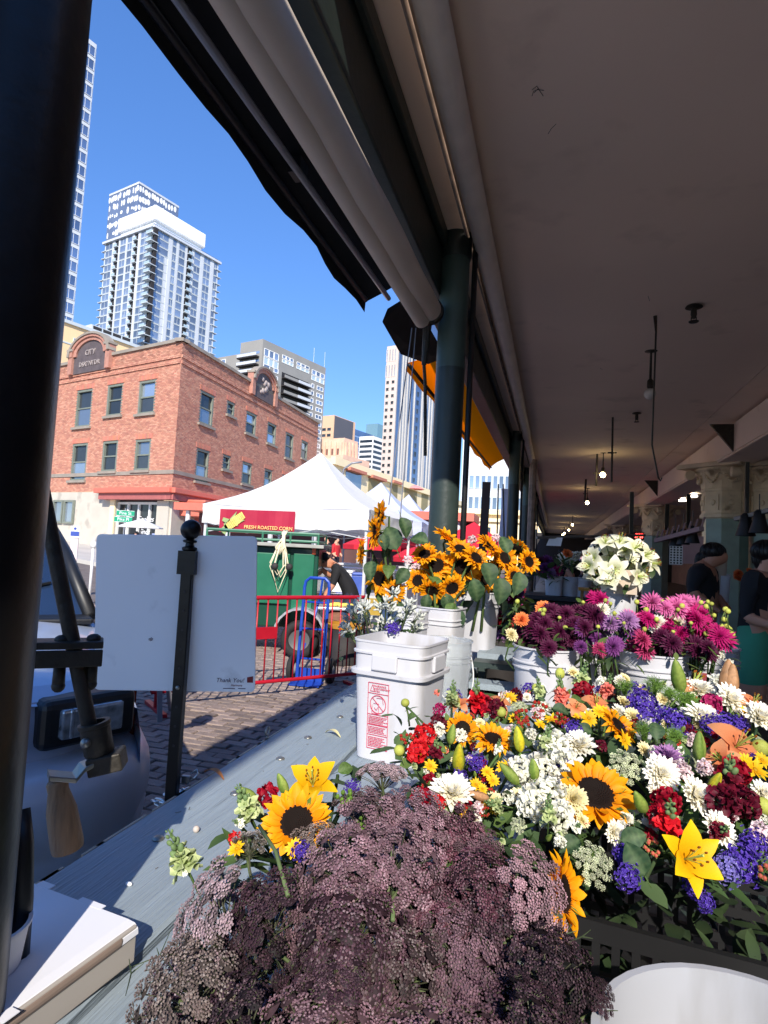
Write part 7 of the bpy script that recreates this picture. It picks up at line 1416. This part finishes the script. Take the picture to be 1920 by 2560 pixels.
for kind, pts, rp_ in DH:
    for (x, y) in pts+[(a_+rr(-22, 22), b_+rr(-18, 18)) for a_, b_ in pts if kind in ('dahlia_maroon', 'dahlia_plum', 'dahlia_magenta')]:
        D = DD+rr(-.12, .1)-(y-1560)/400; p = at_d(x, y, D); k = next(i for i, (x_, _) in enumerate(BN) if x < x_); r_ = rp_*rr(.78, 1.1)*D/1510
        place(kind, p, r_, (rr(-.35, .35), .45, .85), bn[k], random.randint(0, 1), label=dlab[kind]); stm[k].tube([p-V((0, 0, .01)), p+V((rr(-.03, .03), .06, -.12)), V((p.x*.9+.06, p.y+.12, .85))], .004, 5, col=srgb(80, 104, 56)); allp.append(p)
for i, t in enumerate(bn): stm[i].build('stems', m_lf, t, True)
db = thing('dahlia_foliage', 'green buds and leaves standing among the dahlias in the buckets', 'foliage', at_d(1560, 1600, DD))
for k in range(70):
    x = rr(1290, 1830); y = rr(1492, 1580)+abs(x-1560)*.03; D = DD+rr(-.15, .25); place('bud', at_d(x, y, D), rr(4.5, 7.5)*D/1510, (rr(-.3, .3), 1, rr(0, .4)), db)
foliage(db, allp, 420, (.03, .07), .08, .03, [srgb(74, 96, 44), srgb(96, 112, 56), srgb(50, 70, 40)])
for (x, y) in ((1800, 1640), (1812, 1680), (1790, 1700), (1822, 1660)): place('ruffle_white', at_d(x, y, 2.7), .022, (0, .5, .8), db)
# ---- white lily bucket
p = at_d(1546, 1500, 3.9); bucket((p.x, p.y, 1.02), .115, .30, 'white bucket of white lilies on a stand', hdir=R(-70)); mb = MB(); mb.box((p.x, p.y, .5), (.4, .4, 1.0)); mb.box((p.x, p.y, 1.0), (.46, .46, .035)); o = mb.build('bucket_stand', m_dark, bevel=.01); tag(o, 'dark box stand under the white lily bucket', 'stand')
a = at_d(1564, 1455, 3.75); mb = MB(); mb.box((a.x, a.y, a.z), (.135, .004, .15), R(-14)); o = mb.build('price_card', mat('kraft_card2', srgb(196, 178, 160), .8)); tag(o, 'plain tan price card fixed to the lily bucket', 'card')
ll = thing('white_lily_bunch', 'large bunch of open white lilies in the bucket', 'bouquet', (p.x, p.y, 1.25)); random.seed(9); tops = []
for (x, y) in ((1485, 1395), (1510, 1375), (1530, 1395), (1560, 1380), (1585, 1372), (1610, 1390), (1500, 1420), (1535, 1425), (1570, 1410), (1600, 1425), (1520, 1445), (1490, 1435), (1475, 1415), (1550, 1360), (1625, 1410), (1590, 1440), (1515, 1360)):
    q = at_d(x, y, 3.85+rr(-.15, .15)); place('lily_white', q, rr(.085, .105), ((x-1550)/90, .35-(y-1400)/90, .75), ll, 0, jitn=.2); tops.append(q)
for (x, y) in ((1468, 1395), (1466, 1415), (1530, 1352), (1555, 1362)): place('lily_pink', at_d(x, y, 3.95), .055, ((x-1550)/90, .5, .5), ll)
for (x, y) in ((1516, 1352), (1548, 1350), (1595, 1352), (1500, 1362)): place('lily_bud_yellow', at_d(x, y, 3.9), .03, (0, 1, 0), ll)
stems(ll, V((p.x, p.y, 1.1)), tops); foliage(ll, tops, 50, (.05, .11), .06, .04, [srgb(40, 60, 30)])
# ---- buckets and flowers farther inside
random.seed(14)
bk2 = thing('far_flower_table', 'dark table deeper in the market with white buckets on it', 'table', at_d(1420, 1500, 8.0)*1.0)
q = at_d(1425, 1490, 8.0); mb = MB(); mb.box((q.x+.4, q.y+.1, q.z-.03), (2.6, .8, .05)); mb.build('table_top', m_dark, bk2); mb = MB(); mb.box((q.x+.4, q.y+.1, q.z/2-.05), (2.4, .6, q.z-.05)); mb.build('table_base', m_dark, bk2)
for i, (x, lab) in enumerate(((1384, 'left square white bucket on the far flower table'), (1424, 'right white bucket on the far flower table'), (1455, 'small grey bucket at the end of the far flower table'))):
    p = at_d(x, 1482, 8.0); bucket((p.x, p.y, q.z), .12, .25, lab, handle=False, sq=.8 if i == 0 else 0)
far = [('dahlia_lavender', 1375, 1432), ('dahlia_magenta', 1392, 1428), ('dahlia_plum', 1362, 1420), ('dahlia_maroon', 1350, 1405), ('dahlia_plum', 1368, 1402), ('ruffle_white', 1405, 1395), ('ruffle_white', 1425, 1400), ('dahlia_orange', 1418, 1385), ('dahlia_rose', 1352, 1425), ('dahlia_maroon', 1380, 1410), ('ruffle_white', 1440, 1392), ('dahlia_lavender', 1385, 1438)]
fb = thing('far_bouquets', 'dim purple and white flowers standing on the far flower table', 'bouquet', at_d(1390, 1440, 8.0)); tp = []
for (k, x, y) in far: p = at_d(x, y, 8.0+rr(-.2, .2)); place(k, p, rr(.07, .1), (0, .5, .8), fb); tp.append(p)
foliage(fb, tp, 140, (.08, .16), .15, .08)
mfb = thing('dark_filler_bouquet', 'dark red and purple blooms in shade between sunflowers and dahlias', 'bouquet', at_d(1270, 1520, 4.2)); tp = []
for k in range(26):
    x, y = rr(1230, 1300), rr(1450, 1600); p = at_d(x, y, 4.1+rr(-.3, .3)); place(random.choice(['dahlia_maroon', 'dahlia_red', 'ruffle_maroon', 'dahlia_plum', 'dahlia_lavender']), p, rr(.045, .065), (0, .5, .8), mfb); tp.append(p)
foliage(mfb, tp, 130, (.06, .12), .12, .05)
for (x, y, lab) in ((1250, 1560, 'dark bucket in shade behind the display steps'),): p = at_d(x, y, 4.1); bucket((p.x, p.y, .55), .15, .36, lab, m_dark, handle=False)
p = at_d(1490, 1475, 6.5); t = thing('step_ladder', 'dark step ladder with a yellow top seen beneath the lilies', 'ladder', (p.x, p.y, 0)); mb = MB()
for s_ in (-1, 1): mb = MB(); mb.bar((s_*.17, -.25, 0), (s_*.14, 0, p.z), .03, .05); mb.build('side_rail', mat('ochre_wood', srgb(150, 108, 50), .7), t, wp=False)
mb = MB(); mb.box((0, .02, p.z), (.36, .2, .03)); mb.build('top_step', mat('yellow_plastic'), t, wp=False)
for z in (.3, .6): mb = MB(); mb.box((0, -.12, z), (.32, .08, .02)); mb.build('tread', m_dark, t, wp=False)
for i, (x, y, D, sz, lab) in enumerate(((1640, 1470, 6.2, (.9, .5, .9), 'dark stall cabinet behind the lily bucket'), (1720, 1500, 5.6, (.7, .5, .85), 'dark work table where the bending woman stands'))):
    p = at_d(x, y, D); mb = MB(); mb.box((p.x, p.y+.2, sz[2]/2), sz); mb.box((p.x, p.y+.2, sz[2]+.015), (sz[0]+.06, sz[1]+.06, .03)); o = mb.build('stall_cabinet', m_dark, bevel=.01); tag(o, lab, 'cabinet')
for i, (x, y, lab) in enumerate(((1798, 1450, 'roll of brown wrapping paper before the bending woman'), (1806, 1490, 'white paper sleeve leaning by the bending woman'))):
    p = at_d(x, y, 5.0); mb = MB(); mb.lathe([(.05, -.25), (.05, .18), (.01, .18)], 14, MX.Translation(p) @ RXm(.2)); o = mb.build('paper_roll', mat('kraft_card2') if i == 0 else m_card, smooth=40); tag(o, lab, 'paper')
p = at_d(1858, 1445, 5.2); t = thing('orange_flower_bunch', 'small bunch of orange flowers between the two women', 'bouquet', p)
for k in range(7): place('dahlia_orange', p+V((rr(-.07, .07), rr(-.05, .05), rr(-.06, .06))), .04, (0, .6, .7), t)
# ================================================================ PEOPLE
m_skin = mat('skin', srgb(214, 158, 130), .55, var=.06, vs=10); m_skin2 = mat('tan_skin', srgb(190, 132, 104), .55, var=.06, vs=10)
m_hair = mat('black_hair', srgb(22, 18, 18), .4, var=.2, vs=40, stretch=(1, 1, 6)); m_cloth = mat('black_cloth', srgb(26, 26, 30), .9, var=.2, vs=9, bump=.4, bs=14)
m_green_s = mat('green_shorts', srgb(72, 160, 124), .85, var=.12, vs=6, bump=.3, bs=12); m_red_s = mat('red_shirt', srgb(190, 40, 50), .85); m_salmon = mat('salmon_shirt', srgb(222, 120, 96), .85); m_navy = mat('navy_cloth', srgb(40, 44, 60), .9)
def person(label, J, E, mats, hair=None, group=None, sub=2):
    """J: name -> (pos, radius); E: (a, b, material index)."""
    names = list(J); idx = {n: i for i, n in enumerate(names)}
    me = bpy.data.meshes.new('person'); me.from_pydata([tuple(J[n][0]) for n in names], [(idx[a], idx[b]) for a, b, _ in E], []); o = bpy.data.objects.new('person', me); COL.objects.link(o)
    o.modifiers.new('skin', 'SKIN'); s_ = o.modifiers.new('sub', 'SUBSURF'); s_.levels = sub; s_.render_levels = sub
    for i, n in enumerate(names): r = J[n][1]; me.skin_vertices[0].data[i].radius = (r, r) if not isinstance(r, tuple) else r
    for v in me.skin_vertices[0].data: v.use_root = False
    me.skin_vertices[0].data[idx['hip']].use_root = True
    bpy.context.view_layer.update(); ev = o.evaluated_get(bpy.context.evaluated_depsgraph_get()); nm = bpy.data.meshes.new_from_object(ev); bpy.data.objects.remove(o); bpy.data.meshes.remove(me)
    nm.materials.clear(); [nm.materials.append(m) for m in mats]
    segs = [(V(J[a][0]), V(J[b][0]), m) for a, b, m in E]
    for pg in nm.polygons:
        c = pg.center; best = 9; bm_ = 0
        for a, b, m in segs:
            d = b-a; t_ = max(0, min(1, (c-a).dot(d)/max(1e-9, d.length_squared))); q = (c-(a+d*t_)).length
            if q < best: best, bm_ = q, m
        pg.material_index = bm_; pg.use_smooth = True
    po = bpy.data.objects.new('person', nm); COL.objects.link(po); tag(po, label, 'person', group)
    if hair:
        mb = MB()
        for (c, r, sc__) in hair:
            sph(mb, c, r*.97, 14, 9, 0, None, sc__)
            for k in range(46):
                q0 = random.uniform(0, 6.28); w_ = random.uniform(-.25, .25); pts = []
                for e_ in range(6):
                    th = .15+e_*.36; q1 = q0+w_*e_*.3; rr_ = r*random.uniform(.99, 1.03); pts.append(V(c)+V((math.sin(th)*math.cos(q1)*sc__[0], math.sin(th)*math.sin(q1)*sc__[1], math.cos(th)*sc__[2]))*rr_)
                mb.tube(pts, [.006, .006, .006, .005, .004, .002], 4, cap=False)
        h = mb.build('hair', m_hair, po, True)
    return po
def figure(label, D, P, mats, feet=None, hairs=(), rad=1., group=None):
    """P: joint -> (px, py, depth offset, radius)"""
    J = {k: (at_d(a[0], a[1], D+a[2]), a[3]*rad) for k, a in P.items()}
    E = [('hip', 'belly', 1), ('belly', 'chest', 1), ('chest', 'neck', 0), ('neck', 'head', 0), ('head', 'crown', 0), ('head', 'nose', 0), ('chest', 'shl', 1), ('chest', 'shr', 1), ('shl', 'ell', 1), ('ell', 'hal', 0), ('shr', 'elr', 1), ('elr', 'har', 0), ('hip', 'hpl', 2), ('hip', 'hpr', 2), ('hpl', 'mil', 2), ('hpr', 'mir', 2), ('mil', 'knl', 3), ('mir', 'knr', 3), ('knl', 'anl', 3), ('knr', 'anr', 3), ('anl', 'tol', 4), ('anr', 'tor', 4)]
    E += [(a, b, 0) for a, b in (('hal', 'fl1'), ('hal', 'fl2'), ('har', 'fr1'), ('har', 'fr2'))]
    for s_ in ('l', 'r'):
        h = J['ha'+s_][0]; e = J['el'+s_][0]; d = (h-e).normalized(); sd_ = d.cross(V((0, 0, 1))).normalized()
        J['f'+s_+'1'] = (h+d*.09+sd_*.02, .014); J['f'+s_+'2'] = (h+d*.055-sd_*.035, .012)
    E = [(a, b, m) for a, b, m in E if a in J and b in J]
    hs = [(at_d(x, y, D+dz), r, s_) for (x, y, dz, r, s_) in hairs]
    return person(label, J, E, mats, hs, group)
def gz_(px_, D, z): # pixel row of height z at depth D near column px
    return hor(px_)+(CAMH-z)/D*1510
# bending woman
D = 4.9
figure('woman in a black T-shirt with a ponytail bending over the flower stall', D, {
    'hip': (1750, gz_(1750, D, .95), .05, .135), 'belly': (1752, 1500, .03, .13), 'chest': (1756, 1446, 0, .135), 'neck': (1772, 1410, -.02, .052), 'head': (1792, 1394, -.04, .085), 'crown': (1786, 1372, -.04, .078), 'nose': (1818, 1404, -.06, .02),
    'shl': (1742, 1432, -.16, .07), 'shr': (1778, 1432, .16, .065), 'ell': (1730, 1482, -.2, .045), 'hal': (1775, 1512, -.28, .030), 'elr': (1790, 1490, .12, .045), 'har': (1810, 1515, -.05, .03),
    'hpl': (1742, gz_(1742, D, .9), -.06, .10), 'hpr': (1760, gz_(1760, D, .9), .1, .10), 'knl': (1742, gz_(1742, D, .5), -.05, .065), 'knr': (1762, gz_(1762, D, .5), .1, .065), 'anl': (1742, gz_(1742, D, .08), -.02, .045), 'anr': (1764, gz_(1764, D, .08), .12, .045), 'tol': (1760, gz_(1760, D, .03), -.12, .035), 'tor': (1780, gz_(1780, D, .03), .05, .035)},
    [m_skin2, m_cloth, m_navy, m_skin2, m_blk], hairs=[(1782, 1379, -.02, .083, (1.12, 1.08, .85)), (1770, 1392, .0, .06, (1, 1, 1.1)), (1752, 1396, .02, .038, (1, .8, 1.2)), (1744, 1410, .03, .03, (.7, .7, 2.4))])
D = 4.55
figure('woman in a black top and green shorts standing at the right edge', D, {
    'hip': (1893, gz_(1893, D, .93), 0, .15), 'belly': (1896, gz_(1893, D, 1.12), 0, .135), 'chest': (1900, gz_(1900, D, 1.32), 0, .14), 'neck': (1912, 1428, 0, .055), 'head': (1922, 1396, -.02, .088), 'crown': (1920, 1372, -.01, .08), 'nose': (1950, 1402, -.03, .02),
    'shl': (1876, gz_(1876, D, 1.38), -.12, .07), 'shr': (1934, gz_(1934, D, 1.38), .12, .07), 'ell': (1866, gz_(1866, D, 1.08), -.2, .052), 'hal': (1925, gz_(1925, D, 1.04), -.30, .035), 'elr': (1950, gz_(1950, D, 1.1), .0, .05), 'har': (1960, gz_(1960, D, 1.05), -.28, .035),
    'hpl': (1880, gz_(1880, D, .86), -.07, .125), 'hpr': (1908, gz_(1908, D, .86), .08, .125), 'mil': (1880, gz_(1880, D, .60), -.08, .105), 'mir': (1912, gz_(1912, D, .60), .08, .10), 'knl': (1886, gz_(1886, D, .47), -.08, .075), 'knr': (1915, gz_(1915, D, .47), .08, .072), 'anl': (1888, gz_(1888, D, .08), -.04, .045), 'anr': (1916, gz_(1916, D, .08), .1, .045), 'tol': (1905, gz_(1905, D, .03), -.15, .035), 'tor': (1930, gz_(1930, D, .03), .0, .035)},
    [m_skin, m_cloth, m_green_s, m_skin, m_blk], hairs=[(1912, 1380, .01, .088, (1.05, 1.05, 1)), (1903, 1398, .03, .066, (.9, 1, 1.4))])
D = 9.4
figure('man in a black T-shirt and cap bending over corn behind the barrier', D, {
    'hip': (880, 1497, 0, .15), 'belly': (874, 1466, 0, .145), 'chest': (852, 1430, 0, .155), 'neck': (832, 1412, 0, .06), 'head': (814, 1404, -.02, .09), 'crown': (806, 1392, -.02, .085), 'nose': (803, 1416, -.03, .025),
    'shl': (842, 1424, -.17, .085), 'shr': (852, 1424, .17, .08), 'ell': (832, 1462, -.22, .055), 'hal': (816, 1484, -.25, .038), 'elr': (826, 1440, .1, .05), 'har': (800, 1420, -.02, .038),
    'hpl': (874, 1508, -.09, .11), 'hpr': (886, 1508, .09, .11), 'mil': (870, 1545, -.09, .09), 'mir': (884, 1545, .09, .09), 'knl': (868, 1575, -.09, .07), 'knr': (884, 1575, .09, .07), 'anl': (874, 1632, -.05, .05), 'anr': (890, 1632, .1, .05), 'tol': (864, 1640, -.2, .04), 'tor': (880, 1640, 0, .04)},
    [m_skin2, m_cloth, m_navy, m_navy, m_blk], hairs=[(808, 1396, -.01, .105, (1, 1, .85)), (797, 1402, -.05, .055, (1.4, 1, .35))])
def stander(label, px_, D, zg, H_, mats, face=(0, -1), group=None, seat=False):
    p = at_d(px_, 1400, D); k = H_/1.7; f = V((face[0], face[1], 0)).normalized(); s_ = V((-f.y, f.x, 0)); B = V((p.x, p.y, zg))
    def q(a, b, z): return B+s_*(a*k)+f*(b*k)+V((0, 0, z*k))
    J = {'hip': (q(0, 0, .95), .14), 'belly': (q(0, .01, 1.12), .13), 'chest': (q(0, 0, 1.32), .14), 'neck': (q(0, .01, 1.48), .055), 'head': (q(0, .03, 1.58), .085), 'crown': (q(0, .01, 1.66), .075), 'nose': (q(0, .13, 1.57), .02)}
    for n, a in (('l', 1), ('r', -1)): J.update({'sh'+n: (q(.17*a, 0, 1.38), .07), 'el'+n: (q(.22*a, .03, 1.10), .05), 'ha'+n: (q(.18*a, .2, .98), .035), 'hp'+n: (q(.09*a, 0, .88), .105), 'mi'+n: (q(.09*a, 0, .68), .09), 'kn'+n: (q(.09*a, .01, .5), .065), 'an'+n: (q(.09*a, -.01, .08), .045), 'to'+n: (q(.09*a, .12, .03), .035)})
    J = {a: (b, r*k) for a, (b, r) in J.items()}
    E = [('hip', 'belly', 1), ('belly', 'chest', 1), ('chest', 'neck', 0), ('neck', 'head', 0), ('head', 'crown', 0), ('head', 'nose', 0)]
    for n in 'lr': E += [('chest', 'sh'+n, 1), ('sh'+n, 'el'+n, 1), ('el'+n, 'ha'+n, 0), ('hip', 'hp'+n, 2), ('hp'+n, 'mi'+n, 2), ('mi'+n, 'kn'+n, 3), ('kn'+n, 'an'+n, 3), ('an'+n, 'to'+n, 4)]
    return person(label, J, E, mats, [(q(0, -.02, 1.63), .10*k, (1, 1, .95)), (q(0, -.06, 1.56), .08*k, (1, .8, 1))], group, 1)
stander('person in a salmon shirt under the small white parasol', 335, 18.2, .18, 1.38, [m_skin, m_salmon, m_navy, m_navy, m_blk], (.5, -1))
stander('person in a red shirt at the dark shop front left of the tent pole', 838, 21.5, .12, 1.66, [m_skin, m_red_s, m_navy, m_navy, m_blk], (1, -.3)); stander('person in dark clothes beside the red shirted one at the shop front', 815, 20.8, .1, 1.7, [m_skin, m_cloth, m_navy, m_navy, m_blk], (-.5, -1))
stander('vendor in dark clothes stooping over the far flower table', 1432, 8.9, 0, 1.36, [m_skin2, m_cloth, m_navy, m_navy, m_blk], (-1, -.2)); stander('second vendor in navy behind the far flower table', 1460, 9.6, 0, 1.42, [m_skin2, m_navy, m_cloth, m_navy, m_blk], (-1, .2))
stander('shopper in dark clothes far down the arcade', 1405, 15, 0, 1.66, [m_skin, m_cloth, m_navy, m_navy, m_blk], (0, -1))
